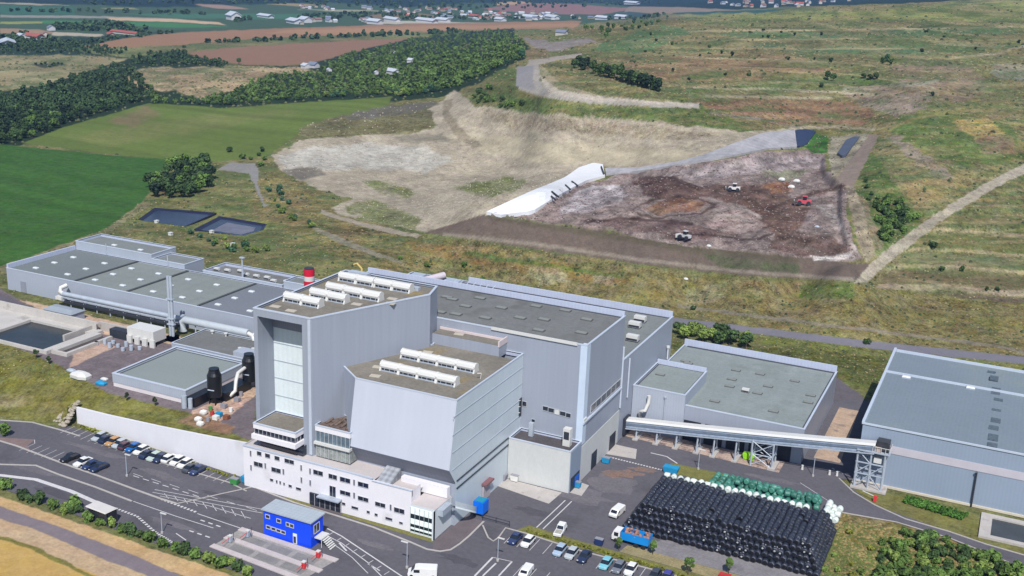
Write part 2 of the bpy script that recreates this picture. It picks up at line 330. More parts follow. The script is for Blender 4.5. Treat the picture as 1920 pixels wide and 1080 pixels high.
for pl, c, w_ in [([(1330,50),(1420,52),(1540,53)],(84,92,64),2),([(1290,58),(1500,57),(1700,54),(1900,50)],(172,160,130),2.2),([(1700,50),(1860,48)],(70,92,56),3),([(1280,75),(1500,74),(1720,72)],(166,154,122),2),([(1300,90),(1500,92),(1760,90)],(160,150,116),2),([(1280,108),(1400,110),(1560,118)],(176,164,134),2.4),([(1290,122),(1420,124),(1540,128)],(106,92,74),2),([(1300,164),(1420,166),(1560,172),(1640,176)],(196,184,160),3),([(1310,180),(1440,182),(1560,184)],(186,174,150),3),([(1580,166),(1650,164),(1720,158),(1760,150)],(170,162,150),4),([(1480,240),(1560,238),(1640,243)],(178,168,150),3),([(1330,212),(1420,222),(1500,240)],(120,116,112),2.5),([(1780,108),(1860,102),(1930,84)],(172,162,140),2.4),([(1640,250),(1720,220),(1800,208),(1900,200)],(128,122,84),3)]:
    up = [(x, y-w_*.8) for x, y in pl]; dn = [(x, y+w_*.8) for x, y in reversed(pl)]
    zone('hill', c, up+dn, .6, .1, 2.2, 1.5, .85)
# terraces on the lower right: bands along the slope
for (y0, y1, c) in [(398,412,(120,116,80)),(425,432,(178,160,130)),(436,462,(112,112,72)),(463,470,(176,160,130)),(474,492,(112,120,88)),(494,500,(178,164,136)),(504,530,(118,108,82)),(532,543,(172,156,136)),(546,562,(108,96,84))]:
    zone('hill', c, [(1640+(540-y0)*.9,y0),(1780,y0+2),(1920,y0+14),(2400,y0+60),(2400,y1+60),(1920,y1+14),(1780,y1+2),(1640+(540-y1)*.9,y1)], .6, .15, 2.5, 3)
zone('hill', (128,120,82), [(500,318),(570,345),(640,405),(790,440),(1000,470),(1200,500),(1400,525),(1610,535),(1920,570),(2400,610),(2400,720),(1920,668),(1640,640),(1400,612),(1260,592),(1100,560),(980,530),(860,515),(700,505),(600,470),(470,400),(480,340)], .9, .2, 5, 6)
zone('hill', (138,112,78), [(760,445),(900,470),(1100,505),(1200,530),(1120,530),(900,500),(780,470)], .7, .2, 8, 8, .6)
zone('hill', (150,144,116), [(985,500),(1060,500),(1065,530),(1010,535)], .9, .3, 4, 7, .8)
zone('hill', (150,140,116), [(1110,512),(1150,515),(1150,538),(1120,535)], .9, .3, 4, 7, .8)
zone('hill', (144,138,110), [(1280,540),(1360,532),(1360,560),(1290,575)], .9, .3, 5, 8, .7)
zone('hill', (92,112,58), [(880,470),(1000,490),(1150,515),(1200,525),(1100,512),(940,488),(860,475)], .8, .2, 4, 4)
zone('hill', (92,112,58), [(1500,535),(1600,530),(1600,560),(1500,560)], .8, .2, 5, 5, .8)
# dark bank and waste
zone('hill', (98,102,58), [(1260,640),(1420,650),(1650,665),(1690,690),(1640,745),(1560,705),(1400,665),(1260,655)], .9, .1, 4, 5)
zone('hill', (118,122,70), [(1260,606),(1400,626),(1640,656),(1920,686),(2300,730),(2300,745),(1920,700),(1640,668),(1400,640),(1260,622)], .8, .1, 3, 4)
zone('landfill_bank', (112,100,92), [(795,436),(905,402),(960,410),(1100,430),(1300,462),(1500,482),(1610,494),(1632,492),(1612,525),(1500,522),(1400,517),(1200,495),(1000,466),(880,448)], .3, .02, 1.6, .8)
zone('landfill_bank', (96,90,76), [(905,402),(1100,430),(1300,462),(1500,482),(1500,492),(1300,474),(1100,442),(920,412)], .3, .06, 3, 3, .8)
zone('landfill_bank', (150,140,128), [(830,436),(1000,453),(1200,483),(1400,506),(1600,520),(1600,527),(1400,513),(1200,490),(1000,460),(830,442)], .4, .02, 4, 1.5, .85)
zone('landfill_bank', (88,98,70), [(1320,476),(1500,495),(1500,512),(1350,500)], .5, .06, 6, 6, .7)
zone('landfill_waste', (142,128,124), [(920,404),(985,372),(1060,348),(1130,338),(1180,318),(1240,310),(1340,303),(1430,284),(1500,280),(1545,288),(1550,318),(1592,345),(1586,400),(1600,450),(1618,484),(1590,492),(1300,461),(1100,428),(965,408)], .7, .4, 2, 3)
DW = (98,78,72)
for p, c, a in [([(1185,340),(1260,335),(1300,350),(1320,372),(1260,380),(1210,360)],DW,.95),([(1200,385),(1270,372),(1330,380),(1310,396),(1230,400)],(132,102,84),.9),([(1300,350),(1400,345),(1480,345),(1480,370),(1400,385),(1320,372)],(104,84,76),.9),
    ([(1430,345),(1480,338),(1490,355),(1450,362)],(136,100,80),.8),([(1400,385),(1460,370),(1520,380),(1500,430),(1470,450),(1420,425)],(110,88,78),.9),([(1090,412),(1200,405),(1300,425),(1400,440),(1300,450),(1150,430)],(112,92,88),.8),
    ([(1460,430),(1560,440),(1600,475),(1500,480),(1440,460)],(104,86,80),.85),([(1480,365),(1560,350),(1590,340),(1590,352),(1540,368)],(112,94,84),.9),([(1240,330),(1340,310),(1440,290),(1540,292),(1545,312),(1440,325),(1330,335)],(158,148,148),.8),
    ([(1060,375),(1110,350),(1170,350),(1170,375),(1090,400),(1050,400)],(172,164,166),.7),([(1330,390),(1420,400),(1440,425),(1360,435),(1310,415)],(150,134,128),.7),([(1530,385),(1560,380),(1590,440),(1560,425)],(160,152,148),.8),([(1420,322),(1520,318),(1500,335),(1430,335)],(124,128,104),.7),([(1555,335),(1590,300),(1610,300),(1585,345)],(150,142,120),.8)]:
    zone('landfill_waste', c, p, .7, .4, 4, 5, a)
for pl, c, w_ in [([(1592,346),(1530,360),(1480,374),(1440,392),(1440,420),(1480,445),(1540,452)],(92,76,68),5),([(1190,392),(1200,378),(1250,368),(1310,374),(1345,388),(1310,402),(1240,408),(1195,400)],(88,72,66),2.6),([(1280,432),(1340,446),(1420,448),(1450,440)],(84,70,66),2.4),([(1100,420),(1160,408),(1230,412),(1300,424)],(88,72,68),3.5),([(1196,338),(1250,334),(1290,342),(1310,356)],(80,64,60),5),([(1340,396),(1390,392),(1430,404)],(170,158,152),3),([(1320,408),(1380,404),(1420,416)],(168,156,150),3),([(1070,372),(1110,352),(1160,350)],(186,180,182),4),([(1080,392),(1130,372),(1180,362)],(180,172,174),3.5),([(1060,398),(1100,384)],(188,182,184),4),([(1530,384),(1560,400),(1590,446),(1610,476)],(176,168,162),4)]:
    up = [(x, y-w_*.8) for x, y in pl]; dn = [(x, y+w_*.8) for x, y in reversed(pl)]
    zone('landfill_waste', c, up+dn, .5, .3, 2.5, 2.2, .9)
zone('landfill_waste', (152,142,122), [(1586,348),(1600,342),(1620,400),(1642,478),(1622,490),(1598,420)], .5, .2, 3, 3)
zone('landfill_waste', (70,108,54), [(1505,272),(1528,250),(1552,256),(1550,286),(1520,286)], .5, .2, 2, 3)
zone('landfill_waste', (150,144,126), [(1556,258),(1600,250),(1634,252),(1600,300),(1560,330),(1552,290)], .5, .2, 3, 3)
zone('landfill_waste', (205,200,196), [(1520,478),(1600,476),(1600,486),(1530,488)], .9, .4, 3, 5, .7)
# roads and tracks on the slopes
zone('track', (168,160,150), [(985,124),(992,112),(1040,106),(1090,100),(1092,106),(1050,113),(1012,121)], .3, .05, 2, 2)
zone('track', (146,138,136), [(985,72),(1040,78),(1110,72),(1125,78),(1070,88),(1040,96),(1000,90)], .6, .15, 4, 6, .9)
zone('hill', (112,100,80), [(985,92),(1025,90),(1030,108),(990,110)], .8, .2, 4, 5)
zone('hill', (176,164,140), [(1000,122),(1020,126),(1050,156),(1130,180),(1128,184),(1040,166),(1006,140)], .5, .1, 2, 2, .8)
TR = (164,156,150)
zone('track', (172,166,158), [(985,122),(1010,120),(1012,150),(1040,168),(1120,180),(1230,189),(1312,194),(1312,203),(1230,200),(1120,195),(1020,182),(972,166),(968,145)], .3, .05, 1.5, 1.5)
zone('track', (150,148,150), [(968,125),(1002,122),(998,150),(1005,165),(990,168),(968,160)], .15, .03, 1.2, 1)
zone('track', (196,186,172), [(1010,140),(1050,168),(1130,182),(1300,194),(1300,199),(1120,188),(1030,174)], .4, .05, 2, 2, .8)
zone('track', (148,134,124), [(1630,252),(1648,252),(1600,350),(1582,345),(1566,338)], .3, .05, 1.5, 1.5)
zone('track', (170,162,146), [(1600,530),(1630,495),(1680,455),(1740,410),(1800,370),(1880,325),(1960,290),(1960,305),(1890,340),(1810,385),(1750,425),(1700,465),(1650,505),(1625,530)], .5, .1, 2, 3)
zone('track', (166,156,140), [(600,392),(650,408),(720,425),(790,440),(780,446),(700,430),(600,400)], .4, .1, 2, 3)
zone('track', (150,146,130), [(580,420),(640,445),(700,470),(760,492),(740,492),(660,465),(590,432)], .5, .1, 2, 4, .8)
zone('track', (138,130,118), [(1270,570),(1420,590),(1600,612),(1800,636),(1920,655),(1920,661),(1800,642),(1600,618),(1420,596),(1270,576)], .5, .1, 2, 3, .8)
zone('track', (150,148,146), [(405,318),(430,305),(480,306),(486,322),(482,345),(495,380),(505,384),(495,388),(478,350),(468,325),(430,320)], .2, .05, 1.5, 2)
zone('access_road', (132,130,140), [(1255,594),(1400,611),(1640,640),(1920,668),(2300,706),(2300,726),(1920,682),(1640,654),(1400,623),(1255,604)], .12, 0, 1.2, .6)
# ground around the works
PONDS = [np.array([(256,411),(290,391),(406,402),(346,425)], float), np.array([(364,431),(412,411),(500,419),(494,430),(455,441)], float)]
zone('yard', (104,102,88), [(480,505),(860,520),(980,540),(1260,600),(1260,660),(400,640)], .4, 0, 5, 5, 0.0)
Z.pop()   # placeholder
# ground close to the works, terrace and field in the near left corner
zone('grass_slope', (124,122,70), [(-300,560),(0,625),(60,655),(150,705),(200,735),(350,775),(480,830),(480,840),(300,800),(128,762),(110,800),(60,790),(-300,720)], .7, .12, 2, 3)
zone('grass_slope', (150,140,108), [(-100,735),(60,738),(60,762),(-100,765)], .6, .1, 6, 8, .6)
zone('terrace', (128,118,122), [(-300,470),(0,540),(60,575),(340,635),(480,700),(480,830),(360,775),(200,735),(150,705),(100,680),(0,640),(-300,560)], .35, .03, 2, 3)
zone('terrace', (206,178,156), [(36,560),(120,580),(340,632),(330,648),(250,632),(190,625),(150,610),(90,590)], .4, .05, 2, 4)
zone('terrace', (200,172,156), [(140,660),(190,640),(215,650),(130,690)], .4, .05, 2, 3)
zone('terrace', (206,176,158), [(360,770),(480,705),(490,735),(400,800),(365,785)], .6, .1, 2, 4)
zone('terrace', (112,106,114), [(-100,545),(0,548),(60,575),(110,590),(90,600),(0,580)], .2, 0, 2, 3)
zone('terrace', (158,128,104), [(330,790),(370,775),(440,800),(430,815)], .5, .08, 2, 3)
zone('verge', (206,176,136), [(-400,790),(0,930),(240,1012),(473,1092),(380,1092),(250,1045),(100,985),(0,948),(-400,810)], .3, .05, 1.5, 3)
zone('farm_track', (140,130,136), [(-400,810),(0,948),(120,990),(260,1044),(370,1092),(310,1092),(200,1050),(60,990),(0,972),(-400,835)], .14, 0, 1.5, 2)
zone('stubble_field', (204,178,148), [(-400,835),(0,972),(60,990),(200,1050),(310,1092),(-400,1092)], .3, .05, 2, 2)
zone('stubble_field', (204,172,112), [(-400,870),(0,1008),(100,1042),(215,1092),(-400,1092)], .2, .03, 2, 3)
zone('stubble_field', (136,130,76), [(-400,867),(0,1003),(60,1022),(130,1055),(200,1092),(190,1092),(110,1055),(50,1026),(0,1010),(-400,875)], .4, .08, 1.5, 3)
zone('paved_yard', (112,106,112), [(1440,760),(1560,700),(1620,745),(1600,890),(1500,890)], .2, 0, 3, 3)
zone('grass_verge', (126,124,78), [(1580,893),(1640,920),(1780,950),(1920,985),(2200,1050),(2200,1120),(1920,1040),(1780,997),(1697,973),(1640,947),(1600,923)], .5, .06, 1, 2)
zone('grass_verge', (140,128,86), [(1568,958),(1680,978),(1780,1008),(1847,1035),(1920,1066),(2100,1140),(1530,1140),(1550,1000)], .9, .25, 1.5, 3)
zone('grass_verge', (112,118,62), [(1640,1000),(1740,1005),(1900,1075),(1900,1120),(1620,1120)], .7, .2, 8, 8, .8)

# ------------------------------------------------------------------ build the terrain sheet and split it by ground cover
def ground_mat(name):
    m = bpy.data.materials.new(name); m.use_nodes = True; nt = m.node_tree; N = nt.nodes; L = nt.links
    b = N['Principled BSDF']; b.inputs['Roughness'].default_value = .95; b.inputs['Specular IOR Level'].default_value = .1
    a = N.new('ShaderNodeAttribute'); a.attribute_name = 'cover'
    g = N.new('ShaderNodeAttribute'); g.attribute_name = 'mottle'
    geo = N.new('ShaderNodeNewGeometry')
    cur = a.outputs['Color']
    def noise(sc, det, ro=.62):
        n = N.new('ShaderNodeTexNoise'); n.inputs['Scale'].default_value = sc/K; n.inputs['Detail'].default_value = det; n.inputs['Roughness'].default_value = ro
        L.new(geo.outputs['Position'], n.inputs['Vector']); return n.outputs['Fac']
    def math_(op, x, y):
        n = N.new('ShaderNodeMath'); n.operation = op
        for i, q in enumerate((x, y)):
            if hasattr(q, 'links'): L.new(q, n.inputs[i])
            else: n.inputs[i].default_value = q
        return n.outputs[0]
    f1 = math_('MULTIPLY', math_('SUBTRACT', noise(.05, 5), .5), 1.5)
    f2 = math_('MULTIPLY', math_('SUBTRACT', noise(.35, 6, .75), .5), 3.6)
    f3 = math_('MULTIPLY', math_('SUBTRACT', noise(1.6, 4, .7), .5), 2.6)
    tot = math_('ADD', math_('ADD', f1, f2), f3)
    fac = math_('ADD', math_('MULTIPLY', tot, g.outputs['Fac']), 1.0)
    fac = math_('MAXIMUM', fac, .18)
    mx = N.new('ShaderNodeVectorMath'); mx.operation = 'SCALE'; L.new(cur, mx.inputs[0]); L.new(fac, mx.inputs['Scale'])
    # patchy hue: greener or drier tufts
    hs = N.new('ShaderNodeHueSaturation'); L.new(mx.outputs[0], hs.inputs['Color'])
    hu = math_('ADD', math_('MULTIPLY', math_('MULTIPLY', math_('SUBTRACT', noise(.16, 5), .5), .16), g.outputs['Fac']), .5); L.new(hu, hs.inputs['Hue'])
    sa = math_('ADD', math_('MULTIPLY', math_('MULTIPLY', math_('SUBTRACT', noise(.22, 4), .5), 1.2), g.outputs['Fac']), 1.05); L.new(sa, hs.inputs['Saturation'])
    L.new(hs.outputs[0], b.inputs['Base Color'])
    bp = N.new('ShaderNodeBump'); bp.inputs['Distance'].default_value = .5; L.new(noise(.9, 5), bp.inputs['Height']); 
    L.new(math_('MULTIPLY', g.outputs['Fac'], .7), bp.inputs['Strength']); L.new(bp.outputs[0], b.inputs['Normal'])
    return m
def build_terrain():
    head = math.atan2(RM[2][0], RM[2][1])
    th = np.concatenate([np.linspace(-44, -28, 40), np.linspace(-27.9, 27.9, 860), np.linspace(28, 44, 40)])
    ph = np.concatenate([np.linspace(62, 33.5, 40), np.linspace(33.4, .9, 1150), np.geomspace(.85, .3, 18)])
    T, Pp = np.meshgrid(np.radians(th)+head, np.radians(ph))
    D = CAMH/np.tan(Pp); U = D*np.sin(T); V = D*np.cos(T)
    H = h_ter(U, V)
    X, Y = proj(U, V, H)
    n1 = fbm(U*.12, V*.12, 3); n2 = fbm(U*.12+40, V*.12+11, 9); sc = np.clip(300/np.maximum(D, 1), .12, 2.2)
    w1 = fbm(X*.055, Y*.11, 5, 5); w2 = fbm(X*.055+31, Y*.11+7, 8, 5)
    col = np.empty(U.shape+(3,)); col[:] = np.array(S(*GRASS)); mott = np.full(U.shape, .7); rough = np.full(U.shape, .15)
    zid = np.zeros(U.shape, int); names = ['terrain']
    xm = X; ym = Y
    for (nm, c, P, mo, ro, soft, wob, al) in Z:
        if nm not in names: names.append(nm)
        x0, y0 = P.min(0)-40; x1, y1 = P.max(0)+40
        k = (X > x0) & (X < x1) & (Y > y0) & (Y < y1)
        if not k.any(): continue
        sd = polysd(X[k]+w1[k]*wob*3.2, Y[k]+w2[k]*wob*1.6, P)
        a = (1-sstep(-soft*.5, soft*.5, sd))*al
        if wob >= 5: a = np.clip(a+ (w1[k]*1.6)*a*(1-a)*3, 0, 1)
        col[k] = col[k]*(1-a[:, None])+c*a[:, None]; mott[k] = mott[k]*(1-a)+mo*a; rough[k] = rough[k]*(1-a)+ro*a
        zz = zid[k]; zz[a > .5] = names.index(nm); zid[k] = zz
    # scattered tussock colours on the scrub and hill, streaks along the slope
    hill = np.isin(zid, [names.index(n) for n in ('hill', 'scrub', 'terrain', 'grass_slope', 'dry_grass')])
    s1 = fbm(X*.012, Y*.10, 21, 5); s2 = fbm(X*.02+9, Y*.16, 27, 5)
    near = 1-sstep(440, 560, Y)*.75
    tint = 1+np.clip(s1*1.3, -.28, .28)*hill*near
    col *= tint[..., None]
    gm = (np.clip(s2*3.2, -.0, .7)*hill*near)[..., None]; col = col*(1-gm)+np.array(S(92, 110, 70))*gm
    dm = (np.clip(-s2*1.8, 0, .4)*hill*near)[..., None]; col = col*(1-dm)+np.array(S(160, 140, 106))*dm
    pm = PHASE['m']*np.isin(zid, [names.index('hill')]); riser = (1-sstep(.26, .4, PHASE['p']))*sstep(.0, .06, PHASE['p']); lip = sstep(.3, .4, PHASE['p'])*(1-sstep(.5, .62, PHASE['p'])); br = np.clip(.55+fbm(X*.01, Y*.02, 95, 3)*2.2, 0, 1)
    a_ = (riser*pm*.6*br)[..., None]; col = col*(1-a_)+np.array(S(88, 106, 66))*a_
    a_ = (lip*pm*.5*br)[..., None]; col = col*(1-a_)+np.array(S(172, 158, 122))*a_
    q = np.isin(zid, [names.index('quarry')]); s3 = fbm(X*.03, Y*.09, 41, 5)
    col *= (1+np.clip(s3*.7, -.2, .2)*q)[..., None]
    lw = np.isin(zid, [names.index('landfill_waste')]); s4 = fbm(X*.05+(Y*.05), Y*.13, 51, 5)
    col *= (1+np.clip(s4*1.5, -.4, .45)*lw)[..., None]
    mead = np.isin(zid, [names.index('meadow'), names.index('crop_field')]); s5 = fbm((U*.02+V*.12), (V*.004), 61, 3)
    col *= (1+np.clip(s5*.5, -.15, .15)*mead)[..., None]
    col = np.clip(col, 0, .9)
    off = sstep(0, 1, (V-246)/20.); off = np.maximum(off, np.isin(zid, [names.index('grass_slope'), names.index('grass_verge'), names.index('verge')])*.7)
    H2 = H-.08+rough*off*(2.2*fbm(U*.16, V*.16, 71, 5)+1.2*fbm(U*.5, V*.5, 77, 3))*np.clip(D/300, .5, 3)
    wst = np.isin(zid, [names.index('landfill_waste')]); H2 = H2+wst*(2.0*fbm(U*.05, V*.05, 81, 3)+1.3*fbm(U*.16+5, V*.16, 83, 3))
    for P_ in PONDS:
        k = (X > P_[:, 0].min()-9) & (X < P_[:, 0].max()+9) & (Y > P_[:, 1].min()-9) & (Y < P_[:, 1].max()+9)
        sd = polysd(X[k], Y[k], P_); H2[k] -= 2.6*(1-sstep(-3.0, .5, sd)); cc = col[k]; e_ = (1-sstep(0, 7, sd))[:, None]; col[k] = cc*(1-e_)+np.array(S(126, 130, 76))*e_
    verts = np.stack([U, V, H2], -1)*K
    nr, nc = U.shape
    fz = zid[:-1, :-1]
    idx = np.arange(nr*nc).reshape(nr, nc)
    quads = np.stack([idx[:-1, :-1], idx[1:, :-1], idx[1:, 1:], idx[:-1, 1:]], -1)
    mat = ground_mat('ground_cover')
    vf = verts.reshape(-1, 3); cf = col.reshape(-1, 3); mf = mott.reshape(-1)
    # smooth normals of the whole sheet, shared by every split piece
    for i, nm in enumerate(names):
        qs = quads[fz == i]
        if not len(qs): continue
        used, inv = np.unique(qs.ravel(), return_inverse=True)
        me = bpy.data.meshes.new(nm); me.vertices.add(len(used)); me.vertices.foreach_set('co', vf[used].ravel().astype(np.float32))
        nq = len(qs); me.loops.add(nq*4); me.loops.foreach_set('vertex_index', inv.astype(np.int32))
        me.polygons.add(nq); me.polygons.foreach_set('loop_start', np.arange(0, nq*4, 4, dtype=np.int32)); me.polygons.foreach_set('loop_total', np.full(nq, 4, np.int32))
        me.update(calc_edges=True)
        me.polygons.foreach_set('use_smooth', np.ones(nq, bool))
        ca = me.attributes.new('cover', 'FLOAT_COLOR', 'POINT'); c4 = np.ones((len(used), 4), np.float32); c4[:, :3] = cf[used]; ca.data.foreach_set('color', c4.ravel())
        ga = me.attributes.new('mottle', 'FLOAT', 'POINT'); ga.data.foreach_set('value', mf[used].astype(np.float32))
        me.materials.append(mat)
        o = bpy.data.objects.new(nm, me); COL.objects.link(o); tag(o, kind='structure')
    return U, V, H2, X, Y, zid, names, D
TERRAIN = build_terrain()

# ------------------------------------------------------------------ asphalt, kerbs, markings (sheets a few mm to cm apart)
ASPH = M('asphalt', S(106,104,112), .9, .1, .06, .12, 1.2, stain=(S(96,94,101), .1, .55))
CONC = M('pale_concrete', S(202,196,192), .85, .1, .4, .08, 3, stain=(S(168,160,156), .5, .6))
WHITE = M('road_paint', S(226,224,226), .7, .12, 2.0, .12, 8)
KERB = M('kerb_stone', S(196,190,186), .85, .1, 1.5)
def sheet(name, poly, z, mat, kind='structure'):
    m = MB(); m.add([(p[0], p[1], z) for p in poly], [tuple(range(len(poly)))])
    o = m.build(name, mat); 
    if o.data.polygons[0].normal.z < 0: o.data.flip_normals()
    return tag(o, kind=kind)
def blob(name, cx, cy, r0, r1, mat, z, seed, rot=0.0):
    rs = random.Random(seed); pts = []
    for k in range(16):
        a = k*math.pi/8; q = 1+rs.uniform(-.35, .3); x = r0*q*math.cos(a); y = r1*q*math.sin(a); pts.append((cx+x*math.cos(rot)-y*math.sin(rot), cy+x*math.sin(rot)+y*math.cos(rot)))
    return sheet(name, pts, z, mat)
sheet('asphalt_yard', [(-240,146),(-191.5,155.6),(-184.9,158.2),(-177.6,159.1),(-176.8,160.6),(-126,160.6),(-126,228),(-36,228),(-34,262),(-22,268),(-22,219),(-24.9,218.4),(-16.7,209.8),(-2.6,205.6),(10.3,203.3),(60,188),(60,182),(10.4,197.7),(-2.4,202.8),(-12,204.4),(-22.4,203.3),(-20,176),(-19,120),(-105.5,120),(-105.5,131.0),(-133.1,132.0),(-166.4,133.6),(-240,137)], 0.0, ASPH)
def strip_mesh(mb, pts, w, z0, z1):
    n = len(pts); P = [Vector((p[0], p[1])) for p in pts]
    L = []; R = []
    for i in range(n):
        d = (P[min(i+1, n-1)]-P[max(i-1, 0)]).normalized(); nn = Vector((-d.y, d.x))*w*.5
        L.append(P[i]+nn); R.append(P[i]-nn)
    v = [(*p, z1) for p in L]+[(*p, z1) for p in R]; f = [(i, i+n, i+n+1, i+1) for i in range(n-1)]
    if z1-z0 > .03:
        v += [(*p, z0) for p in L]+[(*p, z0) for p in R]
        f += [(i, i+1, i+1+2*n, i+2*n) for i in range(n-1)]+[(i+n, i+3*n, i+1+3*n, i+1+n) for i in range(n-1)]
        f += [(0, 2*n, 3*n, n), (n-1, 2*n-1, 4*n-1, 3*n-1)]
    mb.add(v, f); return mb
def px(*pts): return [atuv(x, y) for x, y in pts]
kb = MB()
for pts, w in [(px((-60,808),(0,827),(30,836),(62,848),(120,870),(183,892),(250,917),(300,935),(330,944)), .42), (px((-60,868),(0,871),(67,873),(110,890),(180,914),(247,940)), .4),
               (px((0,788),(60,792),(112,806),(150,818)), .35), (px((480,915),(550,942),(640,970),(700,989),(770,1017),(800,1030),(825,1034),(845,1031),(862,1020),(880,1005),(907,978)), .35),
               (px((1573,897),(1600,923),(1640,947),(1697,973),(1780,997),(1847,1020),(1920,1041)), .3), (px((1573,960),(1680,979),(1780,1009),(1847,1036),(1920,1067)), .25),
               (px((905,985),(915,1008),(925,1015),(935,1008),(948,990),(985,1000),(1085,1032),(1200,1062),(1270,1080)), .28), (px((330,945),(420,925),(480,912)), .2), (px((200,832),(300,867),(430,905),(462,921)), .25)]:
    strip_mesh(kb, pts, w, -.05, .1)
tag(kb.build('kerb', KERB), kind='structure')
mk = MB(); ZM = .012
strip_mesh(mk, px((-60,886),(0,891),(67,899),(133,921),(187,945)), .95, ZM, ZM)       # broad white path to the shelter
def dashes(a, b, n, w, fr=.55):
    a = Vector(atuv(*a)); b = Vector(atuv(*b))
    for i in range(n):
        p = a+(b-a)*(i/n); q = a+(b-a)*((i+fr)/n); strip_mesh(mk, [p, q], w, ZM, ZM)
def line(w, *pts): strip_mesh(mk, px(*pts), w, ZM, ZM)
dashes((217,953),(257,968),7,.5); dashes((257,968),(290,997),8,.5); dashes((290,997),(325,1018),9,.5)
dashes((303,936),(370,961),11,.55); line(.18,(370,963),(450,990)); line(.16,(250,940),(330,968),(400,990)); line(.14,(286,923),(400,945),(492,962)); line(.14,(290,918),(400,938),(492,955))
line(.14,(300,930),(390,948),(470,972)); line(.2,(330,1000),(349,1013)); dashes((355,995),(400,1010),3,.3); dashes((376,975),(420,990),3,.3)
for i in range(9):
    a, b = (308+i*18, 925+i*4.2), (316+i*18, 935+i*4.6); line(.12, a, b)
dashes((250,892),(400,940),8,.2,.6)
line(.25,(612,990),(640,1005),(700,1045),(760,1085)); line(.18,(604,1000),(640,1018),(690,1055),(720,1085)); line(.14,(625,1020),(660,1045),(690,1075))
for i in range(8): line(.12,(625+i*15,998+i*10.5),(615+i*15,1004+i*10.5))
line(.25,(690,1057),(712,1070)); line(.3,(636,1018),(650,1033))
# parking bays
for i in range(22): line(.1, *[(0,0),(0,0)]) if False else None
for i in range(23):
    u = -175.6+i*2.0; strip_mesh(mk, [(u, 161.2-(.085*i)), (u, 157.2-(.085*i))], .1, ZM, ZM)
for i in range(11):
    u = -176+i*2.05; strip_mesh(mk, [(u, 150.9), (u, 146.9)], .1, ZM, ZM)
strip_mesh(mk, [(-177.5,152.2),(-176,150.9)], .12, ZM, ZM)
for i in range(7):
    u = -149+i*4.6; strip_mesh(mk, [(u, 150.3-.05*i), (u+2.6, 150.1-.05*i)], .12, ZM, ZM)
for i in range(13):
    u = -73.6+i*2.5; strip_mesh(mk, [(u, 165.6), (u, 161.2)], .1, ZM, ZM)
for i in range(10):
    u = -67.5+i*2.5; strip_mesh(mk, [(u, 156.2), (u, 151.6)], .1, ZM, ZM)
line(.35,(890,1080),(924,1045)); line(.3,(905,1080),(930,1056)); line(.3,(935,1080),(960,1053)); line(.14,(924,1045),(960,1053))
# yard lines
line(.2,(1005,990),(1060,938)); line(.2,(1018,992),(1072,940)); dashes((1143,857),(1244,882),19,.45,.6); line(.3,(1220,849),(1250,856),(1270,869)); line(.18,(1165,1000),(1190,975)); line(.12,(1500,905),(1570,950))
dashes((1560,878),(1590,892),3,.35,.5); line(.3,(1740,655),(1748,664)) if False else None
tag(mk.build('road_marking', WHITE), kind='structure')
GV = M('verge_grass', S(130,128,72), .95, .25, .5, .3, 3)
MUL = M('yellow_ground_cover', S(150,146,66), .95, .3, .8, .35, 3)
PAV = M('brown_paving', S(142,122,120), .9, .15, .6, .15, 4)
PV2 = M('dark_paving', S(118,108,112), .9, .12, .5, .15, 4)
sheet('grass_strip', [(-118,156.7),(-111.6,156.7),(-111.2,155.9),(-117.6,156.0)], .03, GV); sheet('grass_strip', [(-104.6,156.7),(-90,156.7),(-85,156.4),(-84.8,155.3),(-89,155.4),(-104.2,155.9)], .03, GV)
sheet('grass_strip', [(-72.4,169.4),(-62,168.6),(-43,168.0),(-26,167.4),(-26,165.9),(-43,166.0),(-73.8,166.3)], .03, GV)
sheet('grass_strip', [(-54,171.3),(-30,171.0),(-26,170.6),(-26,167.5),(-43,168.1),(-54.5,168.5)], .034, M('dry_verge', S(162,150,112), .95, .2, .5, .25, 3))
sheet('grass_strip', [(-57.5,208.2),(-40,208.8),(-36,207.6),(-45,203.6),(-57,203.4)], .03, GV)
sheet('paving', [(-187,147.8),(-184,149.6),(-177.5,152.3),(-176.4,149.4),(-174.6,148.3),(-183,148.6)], .02, PAV); sheet('paving', [(-185,143.5),(-174.3,141.0),(-173.6,140.6),(-185,140.4)], .02, PAV)
sheet('pavement', [(-84.8,155.6),(-83.6,153.2),(-81.2,154.6),(-80.4,160.4),(-80.6,166.8),(-84.2,166.8)], .025, PV2)
sheet('pavement', [(-111.6,156.7),(-104.4,156.7),(-104.2,155.9),(-111.2,156.0)], .025, PV2)
sheet('concrete_apron', [(-88.1,184.6),(-84,184.6),(-72.5,178.9),(-73.2,182.6),(-72,184.6),(-84,184.6)] if False else [(-84.2,184.6),(-72.2,184.4),(-72.6,178.9),(-86,181)], .02, CONC)
sheet('concrete_apron', [(-70.9,185.2),(-68.3,185),(-68.7,190),(-70.9,190.4)], .02, CONC); sheet('concrete_apron', [(-70.9,205.4),(-64.6,206.2),(-66,211),(-70.9,211)], .02, CONC)
sheet('concrete_apron', [(-70.5,216.2),(-36.5,214.8),(-36.5,220.6),(-70.5,221)], .02, M('dusty_concrete', S(196,172,160), .9, .25, .5, .3, 3, stain=(S(120,108,110), .4, .52)))
sheet('concrete_apron', [(-31.5,226),(-26,226),(-26.5,240),(-27,258),(-31.5,258)], .02, M('sandy_concrete', S(198,172,150), .9, .2, .3, .2, 2, stain=(S(140,128,130), .25, .55)))
sheet('concrete_hardstanding', [(-51.5,171.2),(-20.5,171.2),(-20.3,177.5),(-49,176.6)], .022, M('worn_concrete', S(146,142,146), .9, .15, .25, .15, 2, stain=(S(118,114,120), .12, .55)))
